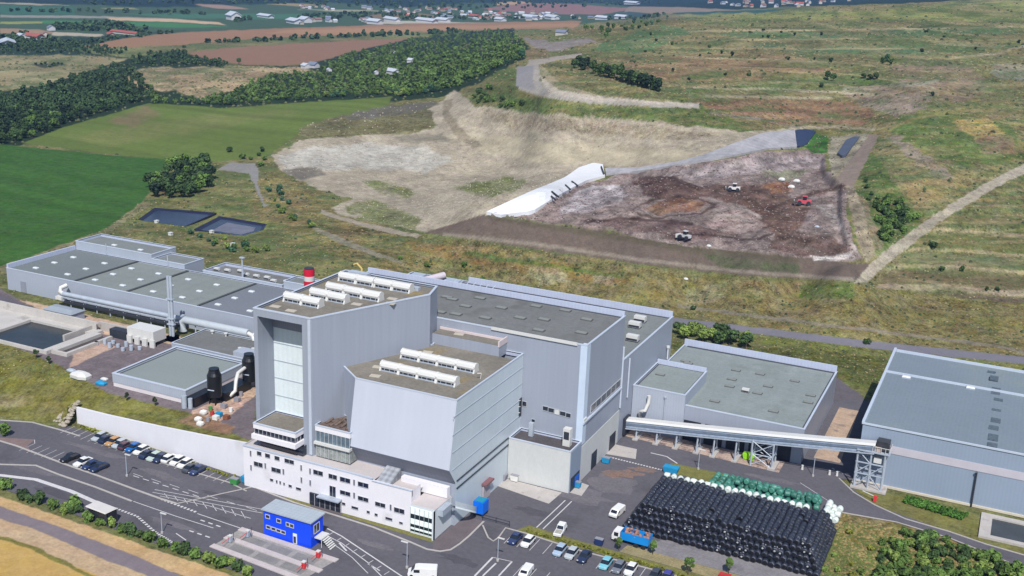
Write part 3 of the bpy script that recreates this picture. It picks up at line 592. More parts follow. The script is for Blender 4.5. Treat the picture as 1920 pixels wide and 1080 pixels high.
for q_ in range(2):
    for w_ in range(3):
        a_ = -114.6+w_*5.6; b_ = 137.2+q_*3.4-w_*.25; sheet('weigh_plate', [(a_,b_-.95),(a_+4.6,b_-1.2),(a_+4.6,b_+.75),(a_,b_+1.0)], .03, M('weigh_plate', S(148,146,146), .8, .15, .5, .1, 3))
sheet('weighbridge_deck', [(-117.5,135.6),(-97.5,134.4),(-96.2,142.0),(-117.1,142.9)], .02, M('weighbridge_concrete', S(170,166,164), .9, .15, .4, .15, 2))

# ------------------------------------------------------------------ loose cover on the ground: tussocks, rubble, refuse (nobody could count these)
def cover(name, mat, zones, n, r0, r1, flat, seed, ybox=(-20, 720), grow=True, cond=None):
    U, V, H, X, Y, zid, names, D = TERRAIN; rs = np.random.RandomState(seed)
    ok = np.isin(zid, [names.index(z) for z in zones if z in names]) & (X > -60) & (X < 1980) & (Y > ybox[0]) & (Y < ybox[1])
    if cond is not None: ok &= cond(X, Y)
    idx = np.flatnonzero(ok.ravel()); 
    if not len(idx): return
    # keep clumps: favour places where a noise field is high
    dens = fbm(U.ravel()[idx]*.05, V.ravel()[idx]*.05, seed, 4)
    idx = idx[rs.rand(len(idx)) < np.clip(.5+dens*2.2, .05, 1)]
    idx = rs.choice(idx, min(n, len(idx)), replace=False); k = 6
    c = np.stack([U.ravel()[idx], V.ravel()[idx], H.ravel()[idx]], 1); d = D.ravel()[idx]
    r = rs.uniform(r0, r1, len(idx))*(np.clip(d/330, .45, 2.6) if grow else 1.0)
    a = np.linspace(0, 2*np.pi, k, endpoint=False)[None]+rs.uniform(0, 6, (len(idx), 1)); rr = r[:, None]*rs.uniform(.6, 1.25, (len(idx), k))
    ring = np.stack([c[:, :1]+rr*np.cos(a), c[:, 1:2]+rr*np.sin(a), np.repeat(c[:, 2:]-.12*r[:, None], k, 1)], -1)
    mid = np.stack([c[:, :1]+.62*rr*np.cos(a+.4), c[:, 1:2]+.62*rr*np.sin(a+.4), c[:, 2:]+flat*r[:, None]*rs.uniform(.5, 1.2, (len(idx), k))], -1)
    top = c.copy(); top[:, 2] += flat*r*1.25; top[:, :2] += rs.uniform(-.25, .25, (len(idx), 2))*r[:, None]
    P_ = np.concatenate([ring, mid, top[:, None]], 1)*K; m = 2*k+1; nI = len(idx)
    base = (np.arange(nI)*m)[:, None]; i = np.arange(k)[None]; j = (i+1) % k
    t1 = np.stack([base+i, base+j, base+k+i], -1); t2 = np.stack([base+j, base+k+j, base+k+i], -1); t3 = np.stack([base+k+i, base+k+j, base+2*k+0*i], -1)
    F_ = np.concatenate([t1, t2, t3], 1).reshape(-1, 3)
    me = bpy.data.meshes.new(name); me.vertices.add(nI*m); me.vertices.foreach_set('co', P_.reshape(-1).astype(np.float32)); me.loops.add(len(F_)*3); me.loops.foreach_set('vertex_index', F_.ravel().astype(np.int32))
    me.polygons.add(len(F_)); me.polygons.foreach_set('loop_start', np.arange(0, len(F_)*3, 3, dtype=np.int32)); me.polygons.foreach_set('loop_total', np.full(len(F_), 3, np.int32)); me.update(calc_edges=True)
    me.materials.append(mat); o = bpy.data.objects.new(name, me); COL.objects.link(o); tag(o, kind='stuff'); return o
HZ = ['hill', 'scrub', 'terrain']
cover('green_tussocks', M('tussock_green', S(92,106,64), .9, .35, .08, .3, 1.2), HZ+['grass_slope'], 9000, .14, .42, .55, 101)
cover('dark_scrub', M('tussock_dark', S(66,80,52), .9, .35, .08, .3, 1.2), HZ, 1500, .2, .6, .75, 102)
cover('dry_tussocks', M('tussock_dry', S(160,146,110), .9, .3, .08, .3, 1.2), HZ+['grass_slope', 'dry_grass'], 8000, .12, .38, .4, 103)
cover('brown_tussocks', M('tussock_brown', S(124,104,80), .9, .3, .08, .3, 1.2), HZ, 5000, .14, .4, .45, 104)
cover('field_scrub', M('tussock_olive', S(100,104,70), .9, .3, .08, .3, 1.2), ['dry_grass', 'woodland_floor'], 2200, .2, .6, .7, 105)
cover('quarry_rubble', M('rubble_pale', S(198,188,172), .9, .25, .1, .2, 1.5), ['quarry'], 1200, .1, .26, .5, 106)
cover('quarry_stones', M('rubble_dark', S(146,136,118), .9, .25, .1, .2, 1.5), ['quarry', 'track'], 1400, .1, .32, .45, 107)
cover('refuse_pale', M('refuse_pale', S(176,166,166), .8, .3, .3, .3, 2), ['landfill_waste'], 700, .1, .25, .5, 108)
cover('refuse_dark', M('refuse_dark', S(96,80,76), .9, .3, .3, .3, 2), ['landfill_waste'], 1600, .12, .36, .4, 109)
cover('refuse_mixed', M('refuse_mixed', S(138,120,116), .9, .4, .5, .3, 2), ['landfill_waste'], 1800, .12, .34, .4, 110)
cover('verge_tufts', M('verge_tuft', S(106,116,60), .9, .35, .2, .3, 2), ['grass_verge'], 3000, .3, .8, .5, 111, (950, 1100), True, lambda X, Y: Y > 955+(X-1560)*.3)
cover('verge_dry_tufts', M('verge_dry', S(156,138,92), .9, .35, .2, .3, 2), ['grass_verge'], 2400, .3, .8, .45, 112, (955, 1100), True, lambda X, Y: Y > 955+(X-1560)*.3)

AP1 = M('asphalt_patch_dark', S(92,90,98), .9, .15, .3, .15, 2); AP2 = M('asphalt_patch_worn', S(120,116,122), .92, .15, .3, .2, 2)
for i_, (x_, y_, a_, b_, m_) in enumerate([(300,890,6,1.2,AP2),(180,845,8,1.0,AP2),(420,930,5,.8,AP1),(1090,930,6,3,AP2),(1000,960,4,1.5,AP1),(1150,905,5,4,AP2),(860,1050,4,1.2,AP1),(700,1020,4,.8,AP2),(1450,900,5,1.2,AP2),(120,930,7,1.2,AP1),(330,985,6,.9,AP2),(60,880,7,.9,AP2)]):
    u_, v_, _z = at(x_, y_, 0); blob('asphalt_patch', u_, v_, a_, b_, m_, .006, 300+i_, .05*(i_ % 3-1))
u_, v_, _z = at(1165,888,0); blob('rust_stain', u_, v_, 4.2, 2.0, M('rusty_asphalt', S(146,120,108), .92, .25, .5, .3, 2, stain=(S(116,106,108), .5, .5)), .008, 77, .5)
u_, v_, _z = at(1205,880,0); blob('rust_stain', u_, v_, 3.0, 1.2, M('rusty_asphalt', None), .009, 78, .2)
# ------------------------------------------------------------------ buildings
KV = 1.08
CLAD = M('grey_cladding', S(162,170,186,KV*1.26), .45, .05, .35, .02, 2, ribs=.016, ribp=.9, spec=.5, stretch=(1,1,.06))
CLADS = M('side_cladding', S(162,170,186,KV*1.26), .45, .05, .35, .02, 2, ribs=.016, ribp=.9, spec=.5, stretch=(1,1,.06))
CLADH = M('hall_cladding', S(158,166,180,KV), .5, .05, .15, .03, 3, ribs=.05, ribp=.6, spec=.4)
CLADW = M('warehouse_cladding', S(142,156,176,KV*1.1), .5, .04, .1, .02, 3, ribs=.035, ribp=.7, spec=.4)
SMOOTH = M('pale_panel', S(206,212,228,KV*1.34), .4, .03, .3, ribs=.012, ribp=1.6, spec=.5, stretch=(1,1,.08))
GREENP = M('green_grey_panel', S(178,188,196,.92), .4, .04, .1, .03, .8, spec=.6, stretch=(1,1,.3))
GLASSP = M('translucent_panel', S(188,198,202,.88), .35, .04, .3, .04, 2, ribs=.04, ribp=1.1, spec=.5)
WHITEW = M('white_render', S(224,222,228,1.12), .75, .03, .2, .02, 2, stain=(S(206,203,206,1.12), .16, .62))
CONCW = M('concrete_wall', S(196,198,198,1.15), .8, .06, .15, .04, 2, stretch=(1,1,.5))
PLINTH = M('plinth_concrete', S(206,200,204,KV), .85, .08, .3, .05, 3)
ROOF = M('gravel_roof', S(136,142,142), .95, .09, .05, .12, 1.5, ribs=.03, ribp=4.5, stain=(S(122,128,126), .06, .55), bump=.2)
ROOFD = M('dark_roof', S(128,130,130), .95, .14, .07, .12, 1.2, ribs=.03, ribp=3.6, stain=(S(110,112,110), .15, .56), bump=.2)
ROOFB = M('weathered_roof', S(140,134,124), .95, .2, .12, .15, 1.5, stain=(S(158,140,98), .09, .56), bump=.3)
ROOFT = M('terrace_roof', S(216,208,208), .9, .06, .2, .05, 2)
COPE = M('coping_metal', S(196,206,222,1.3), .35, .05, .4, spec=.6)
PARA = M('parapet_liner', S(178,186,208,1.1), .6, .05, .5, ribs=.04, ribp=.8)
DARKG = M('dark_glass', S(40,46,58,1.2), .12, .2, .5, spec=.8)
FRAMEW = M('window_frame', S(196,198,204,1.3), .5, .03, 1)
DARK = M('dark_metal', S(52,56,66,1.2), .5, .2, .6)
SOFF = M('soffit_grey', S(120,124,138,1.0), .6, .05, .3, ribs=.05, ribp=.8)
STEEL = M('galvanised_steel', S(176,186,200,1.3), .4, .1, .6, spec=.6)
WMET = M('white_metal', S(236,236,234,1.55), .4, .04, .5, spec=.5)
SKYL = M('skylight_dome', S(226,230,230,1.35), .35, .1, .5, spec=.5)
JOINT = M('roof_joint', S(88,92,94), .8, .2, .5)
GUT_SHADE = M('roof_gutter_shade', S(84,88,98), .8, .15, .5)

def parapet(parent, poly, z0, z1, t=.35, mat=PARA, cap=COPE):
    """upstand wall along a closed roof outline with a metal coping"""
    m = MB(); n = len(poly); P = [Vector(p[:2]) for p in poly]
    area = sum(P[i].x*P[(i+1) % n].y-P[(i+1) % n].x*P[i].y for i in range(n)); s = 1 if area > 0 else -1
    inn = []; out = []
    for i in range(n):
        a = (P[i]-P[i-1]).normalized(); b = (P[(i+1) % n]-P[i]).normalized()
        na = Vector((-a.y, a.x))*s; nb = Vector((-b.y, b.x))*s; k = (na+nb); k = k/max(k.dot(na), .3)
        inn.append(P[i]+k*t); out.append(P[i]-k*.06)
    for i in range(n):
        j = (i+1) % n
        m.add([(*P[i],z0),(*P[j],z0),(*inn[j],z0),(*inn[i],z0),(*P[i],z1),(*P[j],z1),(*inn[j],z1),(*inn[i],z1)], [(2,3,7,6)], 0)
        m.add([(*out[i],z1-.16),(*out[j],z1-.16),(*inn[j],z1-.16),(*inn[i],z1-.16),(*out[i],z1+.06),(*out[j],z1+.06),(*inn[j],z1+.06),(*inn[i],z1+.06)], [(4,5,6,7),(0,1,5,4),(3,7,6,2)], 1)
    return m.build('parapet', [mat, cap], parent)
def gutter_shade_line(parent, poly, z, t=.35, w=.35):
    m = MB(); n = len(poly); P = [Vector(p[:2]) for p in poly]
    area = sum(P[i].x*P[(i+1) % n].y-P[(i+1) % n].x*P[i].y for i in range(n)); s = 1 if area > 0 else -1
    def off(d):
        r = []
        for i in range(n):
            a = (P[i]-P[i-1]).normalized(); b = (P[(i+1) % n]-P[i]).normalized()
            k = (Vector((-a.y,a.x))+Vector((-b.y,b.x)))*s; k = k/max(k.dot(Vector((-a.y,a.x))*s), .3); r.append(P[i]+k*d)
        return r
    A, B = off(t+.02), off(t+w)
    for i in range(n):
        j = (i+1) % n; m.add([(*A[i],z),(*A[j],z),(*B[j],z),(*B[i],z)], [(0,1,2,3)])
    return m.build('gutter_shade_line', GUT_SHADE, parent)
def walls(parent, poly, z0, z1, mat, name='wall'):
    return MB().prism(poly, z0, z1, 0, False, False).build(name, mat, parent)
def roofp(parent, poly, z, mat, name='roof'):
    m = MB(); m.add([(p[0], p[1], z) for p in poly], [tuple(range(len(poly)))]); o = m.build(name, mat, parent)
    if o.data.polygons[0].normal.z < 0: o.data.flip_normals()
    return o
def rect(u0, u1, v0, v1): return [(u0,v0),(u1,v0),(u1,v1),(u0,v1)]
def win_v(parent, u0, u1, z0, z1, v, n=0, glass=DARKG, fr=.05, name='window'):
    """window on a wall facing the viewer (plane v): glass, a standing frame and mullions"""
    g = MB().box(u0, u1, v-.03, v+.05, z0, z1).build(name, glass, parent)
    f = MB(); f.box(u0-fr, u0, v-.1, v, z0-fr, z1+fr).box(u1, u1+fr, v-.1, v, z0-fr, z1+fr).box(u0, u1, v-.12, v, z0-fr, z0).box(u0, u1, v-.1, v, z1, z1+fr)
    for i in range(1, n+1):
        x = u0+(u1-u0)*i/(n+1); f.box(x-.025, x+.025, v-.08, v-.032, z0, z1)
    f.build('frame', FRAMEW, g); return g
def win_u(parent, v0, v1, z0, z1, u, n=0, glass=DARKG, fr=.06, name='window'):
    g = MB().box(u-.05, u+.03, v0, v1, z0, z1).build(name, glass, parent)
    f = MB(); f.box(u, u+.1, v0-fr, v0, z0-fr, z1+fr).box(u, u+.1, v1, v1+fr, z0-fr, z1+fr).box(u, u+.12, v0, v1, z0-fr, z0).box(u, u+.1, v0, v1, z1, z1+fr)
    for i in range(1, n+1):
        y = v0+(v1-v0)*i/(n+1); f.box(u+.032, u+.08, y-.04, y+.04, z0, z1)
    f.build('frame', FRAMEW, g); return g

# --- white roof ventilators (built once, copied with their parts onto two roofs)
VENT = {}
def vent_local():
    h = MB(); L2 = 1.7
    prof = [(-.72,.5),(-.84,.85),(-.66,1.3),(-.25,1.55),(.25,1.55),(.66,1.3),(.84,.85),(.72,.5)]
    h.loft([[(x, a, b) for a, b in prof] for x in (-L2, -L2+.12, L2-.12, L2)], 0, True, False)
    for s in (-1, 1):      # flared white cheeks standing at both ends
        h.loft([[(s*(L2+x0), a*k, b) for a, b in [(-1.0,.0),(-.72,.62),(-.82,1.1),(-.55,1.5),(0,1.68),(.55,1.5),(.82,1.1),(.72,.62),(1.0,.0)]] for x0, k in ((-.12,1),(.16,1))], 0, True)
    l = MB(); l.box(-L2+.05, L2-.05, -.6, .6, .1, .62)
    for i in range(3): l.box(-L2+.7+i*1.0, -L2+.78+i*1.0, -.7, -.61, .12, .55, 1)
    k = MB(); k.box(-L2-.1, L2+.1, -.9, .9, 0, .1)
    return h, l, k
def vent(parent, u, v, z, s=1.0):
    if not VENT:
        h, l, k = vent_local()
        r = h.build('roof_ventilator', WMET, None)
        for nm, mb, mt in (('louvre', l, [DARK, STEEL]), ('curb', k, STEEL)):
            c = mb.build(nm, mt, None); c.parent = r
        VENT['p'] = r
    else: r = copy_tree(VENT['p'])
    r.parent = parent; o = Vector(parent['_o']); r.location = (Vector((u, v, z))-o)*K; r.scale = (s, s, s)
    return r
# small parts placed many times on roofs
PROTO = {}
def stamp(key, name, mats, make, parent, loc, rz=0.0, s=1.0):
    if key not in PROTO:
        o = make().build(name, mats, None); PROTO[key] = o
    else: o = PROTO[key].copy(); COL.objects.link(o)
    o.parent = parent; o.location = (Vector(loc)-Vector(parent['_o']))*K; o.rotation_euler.z = rz; o.scale = (s, s, s)
    return o
def mk_skylight():
    m = MB(); m.box(-1.0, 1.0, -.62, .62, 0, .3, 1)
    m.loft([[(-.95,-.57,.3),(.95,-.57,.3),(.95,.57,.3),(-.95,.57,.3)],[(-.8,-.4,.55),(.8,-.4,.55),(.8,.4,.55),(-.8,.4,.55)]], 0); return m
def mk_hatch():
    m = MB(); m.box(-.95,.95,-.5,.5,0,.16,0); m.box(-.85,.85,-.42,.42,.16,.22,1); return m
def mk_acbox():
    m = MB(); m.box(-.9,.9,-.5,.5,.12,.95,0); m.box(-.86,.86,-.53,-.5,.18,.5,1); m.box(-.95,.95,-.55,.55,0,.12,1)
    return m
def skylight(p, u, v, z, s=1.0): return stamp('sky', 'skylight', [SKYL, STEEL], mk_skylight, p, (u, v, z), 0, s)
def hatch(p, u, v, z, s=1.0): return stamp('hat', 'roof_hatch', [M('hatch_grey', S(108,112,112), .8, .15, .5), M('hatch_top', S(150,154,152), .8, .1, .5)], mk_hatch, p, (u, v, z), 0, s)
def acbox(p, u, v, z, s=1.0): return stamp('ac', 'air_conditioner', [WMET, DARK], mk_acbox, p, (u, v, z), 0, s)

# ================= tower building
TW = [(-126.0,159.6),(-113.4,159.8),(-102.3,184.6),(-103.9,190.4),(-126.0,190.4)]
t = thing('tower_building', 'tallest grey tower block with a recessed pale panel front and white roof ventilators', 'building', (-115, 175, 0))
HT_ = 35.5
m = MB()   # outer wall with the deep recess in its front
m.add([(-126,159.6,0),(-126,190.4,0),(-126,190.4,HT_),(-126,159.6,HT_)], [(0,3,2,1)]); m.add([(-113.4,159.8,0),(-102.3,184.6,0),(-102.3,184.6,HT_),(-113.4,159.8,HT_)], [(0,1,2,3)])
m.add([(-102.3,184.6,0),(-103.9,190.4,0),(-103.9,190.4,HT_),(-102.3,184.6,HT_)], [(0,1,2,3)]); m.add([(-126,190.4,0),(-103.9,190.4,0),(-103.9,190.4,HT_),(-126,190.4,HT_)], [(0,3,2,1)])
m.add([(-126,159.6,0),(-125.1,159.6,0),(-125.1,159.6,HT_),(-126,159.6,HT_)], [(0,1,2,3)]); m.add([(-115.2,159.77,0),(-113.4,159.8,0),(-113.4,159.8,HT_),(-115.2,159.77,HT_)], [(0,1,2,3)])
m.add([(-125.1,159.6,34.0),(-115.2,159.77,34.0),(-115.2,159.77,HT_),(-125.1,159.6,HT_)], [(0,1,2,3)])
m.add([(-125.1,159.6,0),(-125.1,164.5,0),(-125.1,164.5,34),(-125.1,159.6,34)], [(0,1,2,3)]); m.add([(-115.2,159.77,0),(-115.2,164.5,0),(-115.2,164.5,34),(-115.2,159.77,34)], [(0,3,2,1)])
m.add([(-125.1,159.6,34),(-115.2,159.77,34),(-115.2,164.5,34),(-125.1,164.5,34)], [(0,3,2,1)])
m.build('wall', CLAD, t)
MB().box(-125.1, -115.2, 164.35, 164.6, 13.0, 34.0).build('front_panel', GLASSP, t)
j = MB()
for z in (16.6, 20.2, 23.8, 27.4): j.box(-125.1, -115.2, 164.28, 164.36, z, z+.16)
j.build('panel_joint', STEEL, t)
MB().box(-125.05, -115.25, 164.2, 164.34, 30.6, 33.9).build('recess_shade_band', M('recess_shade_grey', S(126,128,140,1.0), .6, .06, .4, ribs=.1, ribp=.5), t)  # overhang's cast shadow at the top of the recess, built as a darker band
MB().box(-113.9,-113.3,159.65,160.1,8.5,HT_-.3).build('corner_trim', COPE, t)
roofp(t, TW, HT_-.4, ROOFB); parapet(t, TW, HT_-.6, HT_, .4, CLAD); gutter_shade_line(t, TW, HT_-.37)
for u, v in [(-121.4,184.8),(-117.2,184.8),(-112.9,184.8),(-108.7,184.8),(-119.3,177.2),(-115.0,177.0),(-110.8,176.8),(-119.8,172.4),(-115.6,172.2),(-122.4,167.6),(-118.2,167.4)]: vent(t, u, v, HT_-.38, 1.12)
m = MB(); m.box(-123.8,-119.2,188.0,189.6,HT_-.39,HT_+.6).box(-118,-106,186.2,187.2,HT_-.39,HT_+.3)
m.build('service_duct', STEEL, t)
for u, v in [(-123.6,163.2),(-119.6,162.6),(-111.5,172.4),(-107.6,179),(-106.4,176.2)]: stamp('slab', 'roof_slab', M('pale_slab', S(206,198,184), .9, .1, .6), lambda: MB().box(-1.0,1.0,-.6,.6,0,.14), t, (u, v, HT_-.38), .1)
# ================= control room in front of the tower, glazed link beside it
c = thing('control_room', 'flat roofed control room with a dark window band jutting out at the foot of the tower', 'building', (-120, 160, 0))
CR = rect(-125.0,-115.3,157.3,164.3)
MB().prism(CR, 12.35, 13.4, 0, False, True).build('wall', WHITEW, c); MB().prism(rect(-125.2,-115.1,156.9,164.3), 10.3, 11.25, 0).build('spandrel', WHITEW, c)
roofp(c, CR, 13.15, ROOFB); parapet(c, CR, 12.9, 13.42, .25, PARA)
MB().prism(rect(-124.8,-115.5,157.5,164.2), 11.25, 12.35, 0, False, False).build('window_band', DARKG, c)
m = MB()
for i in range(11): m.box(-124.82+i*.93, -124.77+i*.93, 157.42, 157.5, 11.25, 12.35)
for i in range(6): m.box(-115.5, -115.42, 158.0+i*1.1, 158.1+i*1.1, 11.25, 12.35)
m.build('mullion', FRAMEW, c)
MB().prism(rect(-124.4,-114.6,158.6,164.2), 8.4, 10.3, 0, False, False).build('recessed_glazing', DARKG, c)
g = thing('glazed_link', 'low glazed block with two window bands between the tower and the sloped block', 'building', (-109, 163, 0))
GL = rect(-112.7,-105.0,159.9,166.4)
m = MB(); m.prism(GL, 13.6, 14.7, 0, False, True); m.build('wall', WHITEW, g)
MB().prism(rect(-112.6,-105.1,160.0,166.4), 11.5, 13.6, 0, False, False).build('window_band', M('teal_glass', S(96,112,124,1.1), .15, .25, .8, .3, 3, spec=.8), g)
MB().box(-112.8,-104.9,159.5,160.5,11.0,11.5).build('sill', WMET, g)
MB().prism(rect(-112.6,-105.1,160.05,166.4), 8.4, 11.0, 0, False, False).build('lower_glazing', M('mesh_glass', S(134,140,138,1.0), .3, .3, 1.2, .3, 4), g)
m = MB()
for i in range(9): m.box(-112.6+i*.93,-112.53+i*.93,159.95,160.04,8.4,13.6)
m.build('mullion', FRAMEW, g)
roofp(g, GL, 14.5, M('brown_roof', S(112,96,90), .95, .3, .4, .3, 2)); parapet(g, GL, 14.3, 14.75, .2, PARA)
m = MB()
random.seed(3)
for i in range(9): m.tube([(-111.6+i*.7, 161+random.random()*3, 14.55),(-111.2+i*.7, 161.8+random.random()*3.5, 14.75+random.random()*.5)], .28, 6)
m.build('planting', M('roof_planting', S(122,106,98), .95, .4, 1.2, .3, 5), g)
# ================= sloped block
b = thing('sloped_block', 'pale block with a leaning blank front and eight white roof ventilators', 'building', (-95, 172, 0))
ZB = 24.7
MB().add([(-105.5,160.2,12),(-84.3,160.1,12),(-84.3,162.4,ZB),(-105.4,162.4,ZB)], [(0,1,2,3)]).build('leaning_front', SMOOTH, b)
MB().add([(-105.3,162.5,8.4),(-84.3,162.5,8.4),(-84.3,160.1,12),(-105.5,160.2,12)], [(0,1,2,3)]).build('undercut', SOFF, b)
m = MB(); m.add([(-105.4,162.4,ZB),(-105.5,160.2,12),(-105.3,162.5,8.4),(-105.3,164.4,8.4),(-110.9,166.7,8.4),(-111,166.7,ZB)], [(0,5,4,3,2,1)]); m.build('chamfer_wall', CLAD, b); m = MB()
m.add([(-105.4,162.6,0),(-84.3,162.6,0),(-84.3,162.6,8.4),(-105.4,162.6,8.4)], [(0,1,2,3)]); m.build('lower_wall', CLAD, b); m = MB()
m.add([(-84.3,190.4,8),(-104,190.4,8),(-104,190.4,ZB),(-84.3,190.4,ZB)], [(0,1,2,3)])
m.build('wall', CLAD, b)
m = MB(); m.add([(-84.3,162.6,0),(-84.3,184.9,0),(-84.3,190.4,8.8),(-84.3,190.4,ZB),(-84.3,162.4,ZB),(-84.3,160.1,12),(-84.3,162.5,8.6)], [(0,1,2,3,4,5,6)])
m.build('side_wall', GREENP, b)
m = MB()
for z in (11.6, 15.0, 18.4, 21.8): m.box(-84.3,-84.22,161,190.3,z,z+.1)
for z, a, e in ((8.7,163,184.8),(7.2,163,184.8)): m.box(-84.3,-84.15,a,e,z,z+.2,1)
m.build('panel_joint', [STEEL, DARK], b)
RB = [(-105.4,162.4),(-84.3,162.4),(-84.3,186.8),(-88.0,186.8),(-88.0,190.4),(-103.4,190.4),(-102.3,186),(-111,166.7)]
roofp(b, RB, ZB-.2, ROOFB); parapet(b, [(-105.4,162.4),(-84.3,162.4),(-84.3,190.4),(-103.5,190.4),(-102.4,186),(-111,166.7)], ZB-.8, ZB, .25, PARA)
m = MB(); m.box(-103,-88,186.8,190.4,ZB-.6,ZB+1.9); m.build('raised_platform', CLAD, b); roofp(b, rect(-103,-88.2,187,190.4), ZB+1.93, ROOFB, 'platform_roof')
MB().box(-88.2,-87.9,186.7,190.4,ZB+1.7,ZB+2.9).box(-103,-88,190.1,190.4,ZB+1.7,ZB+2.4).build('platform_parapet', M('rosy_parapet', S(200,188,190,1.1), .7, .08, .5), b)
for i in range(4):
    vent(b, -102.0+i*4.05, 177.0-i*.05, ZB-.19, 1.1); vent(b, -101.9+i*4.05, 169.3-.1*i, ZB-.19, 1.1)
for u, v in [(-105,169.6),(-103,165.4),(-98,189),(-101,181.6)]: stamp('slab', 'roof_slab', None, None, b, (u, v, ZB-.19 if v < 187 else ZB+1.95), .2)
MB().tube([(-103.2,184.2,ZB-.5),(-103.2,184.2,ZB+2.6)], .28, 8).build('vent_pipe', WMET, b); m = MB(); m.tube([(-85.6,174.2,ZB-.5),(-85.6,174.2,ZB+.9),(-85.9,173.4,ZB+1.1)], .12, 6); m.build('vent_pipe', WMET, b)
m = MB(); m.box(-84.2,-83.9,173.6,176.4,.1,3.4); m.build('loading_door', M('rust_door', S(164,158,164,1.0), .6, .1, .5), b)
m = MB(); m.box(-84.3,-83.2,173.3,176.7,3.4,3.75); m.build('door_canopy', M('red_brown_trim', S(120,84,88,1.0), .6, .1), b)
# ================= main hall
h = thing('main_hall', 'largest grey hall with a flat dark roof and light concrete base', 'building', (-90, 200, 0))
MH = rect(-134,-71,190.5,212.2); ZM_ = 28.8
m = MB(); m.prism(MH, 7.6, ZM_, 0, False, False); m.build('wall', CLAD, h)
m = MB(); m.box(-71.35,-70.92,190.42,212.3,0,7.6).box(-84.3,-71.35,190.45,190.6,0,7.6); m.build('concrete_base', CONCW, h)
MB().box(-72.3,-70.9,190.35,192.2,8.0,ZM_-.2).build('corner_panel', M('pale_corner_panel', S(184,198,216,1.0), .35, .05, .3, spec=.6), h)
roofp(h, MH, ZM_-.3, ROOFD); parapet(h, MH, ZM_-.5, ZM_, .35, PARA); MB().box(-133.9,-71.1,211.7,212.1,ZM_-.3,ZM_+1.0).build('rear_upstand', PARA, h); MB().box(-133.5,-71.5,211.2,211.7,ZM_-.29,ZM_-.2).build('gutter_shade_line', GUT_SHADE, h)
MB().box(-91.5,-73,190.2,190.48,ZM_-.35,ZM_+.25).build('front_gutter', WMET, h)
for x, y in [(838,558),(848,562),(900,560),(873,575),(855,590),(910,597),(975,597),(940,578),(1005,575),(1010,620),(1060,583),(1100,600),(1090,625),(825,586),(1020,600)]:
    u, v, _ = at(x, y, ZM_-.3); hatch(h, u, v, ZM_-.28, 1.3)
# window strip on the side with sill line, small openings on the front
win_u(h, 194.5, 211.8, 13.3, 14.9, -71.0, 5); MB().box(-71,-70.6,190.4,212.2,12.55,12.9).build('sill', COPE, h)
MB().box(-70.98,-70.7,190.42,192.0,12.4,13.5).build('corner_box', WMET, h)
for a in ((-84.1,-83.2,13.6,14.6),(-81.9,-81.2,9.8,11.2)): win_v(h, *a, 190.5)
for a in ((-79.6,-78.5,13.6,14.5),(-78.4,-77.2,13.5,14.4),(-75.9,-74.7,13.3,14.2),(-74.6,-73.6,13.2,14.1)): win_v(h, *a, 190.5, 0, DARKG, .06)
win_v(h, -77.0, -76.1, 13.4, 14.4, 190.5, 0, WMET, .06)
m = MB(); m.tube([(-70.8,212.0,8.2),(-70.8,212.0,22)], .22, 8); m.build('downpipe', COPE, h)
m = MB(); m.box(-85.6,-84.2,189.3,190.4,11.5,15.4); m.build('stair_tower', DARK, h)
m = MB()
for i in range(3): m.beam((-85.6,189.2,11.6+i*1.3),(-84.0,189.2,12.6+i*1.3),.12)
m.build('stair_flight', WMET, h)
MB().box(-70.95,-70.85,196.5,199.5,0,3.6).build('loading_door', DARK, h); MB().box(-70.95,-70.85,207,210.6,0,3.4).build('loading_door', DARK, h)
# low concrete block in front of the hall
lb = thing('concrete_block', 'low pale concrete block with a dark flat roof in front of the main hall', 'building', (-78, 187, 0))
LB = rect(-84.2,-71.0,184.8,190.4)
m = MB(); m.prism(LB, 0, 8.7, 0, False, False); m.build('wall', CONCW, lb); roofp(lb, LB, 8.35, M('asphalt_roof', S(92,88,92), .95, .2, .2, .2, 2)); parapet(lb, LB, 8.2, 8.85, .22, PARA)
MB().box(-71,-70.88,184.9,190.3,.05,8.6).build('side_panel', CLADW, lb)
m = MB(); m.box(-70.88,-70.8,185.4,189.8,.05,2.9); m.build('roller_door', DARK, lb)
m = MB(); m.box(-71.3,-70.7,187.4,189.4,.5,2.4); m.build('blue_hatch', M('blue_plastic', S(20,96,196,1.1), .45, .1), lb)
m = MB(); m.box(-73.9,-72.4,187.6,188.9,8.36,12.0,0).box(-73.7,-72.6,187.54,187.6,9.8,11.4,1); m.build('stair_head', [WMET, DARK], lb)
m = MB(); m.box(-81.6,-80.7,188.4,189.2,8.36,11.2); m.build('roof_box', STEEL, lb)
# hall at the back right
k = thing('back_hall', 'lower grey hall behind the main hall with three white boxes on its roof', 'building', (-80, 230, 0))
BH = rect(-143,-71,212.4,248); ZK = 18.7
walls(k, BH, 0, ZK, CLAD); roofp(k, BH, ZK-.4, ROOF); parapet(k, BH, ZK-.6, ZK, .35, PARA); MB().box(-126,-71.1,247.5,247.9,ZK-.4,ZK+1.3).build('rear_upstand', PARA, k); MB().box(-142,-71.6,247.0,247.5,ZK-.39,ZK-.3).build('gutter_shade_line', GUT_SHADE, k)
for x, y in [(1190,608),(1200,597),(1186,633)]:
    u, v, _ = at(x, y+6, ZK-.4); acbox(k, u, v, ZK-.38, 1.5)
m = MB(); m.tube([(-70.8,216.5,9),(-70.8,216.5,18)], .2, 8); m.build('downpipe', COPE, k)
m = MB(); m.tube([(-70.5,244,9.2),(-70.5,244,12)], .18, 8).tube([(-70.5,244,12),(-70.5,244,12.5)], .42, 10); m.build('vent_pipe', WMET, k)
m = MB(); m.tube([(-136.5,240.5,18.9),(-133.2,247.5,19.4)], .9, 12); 
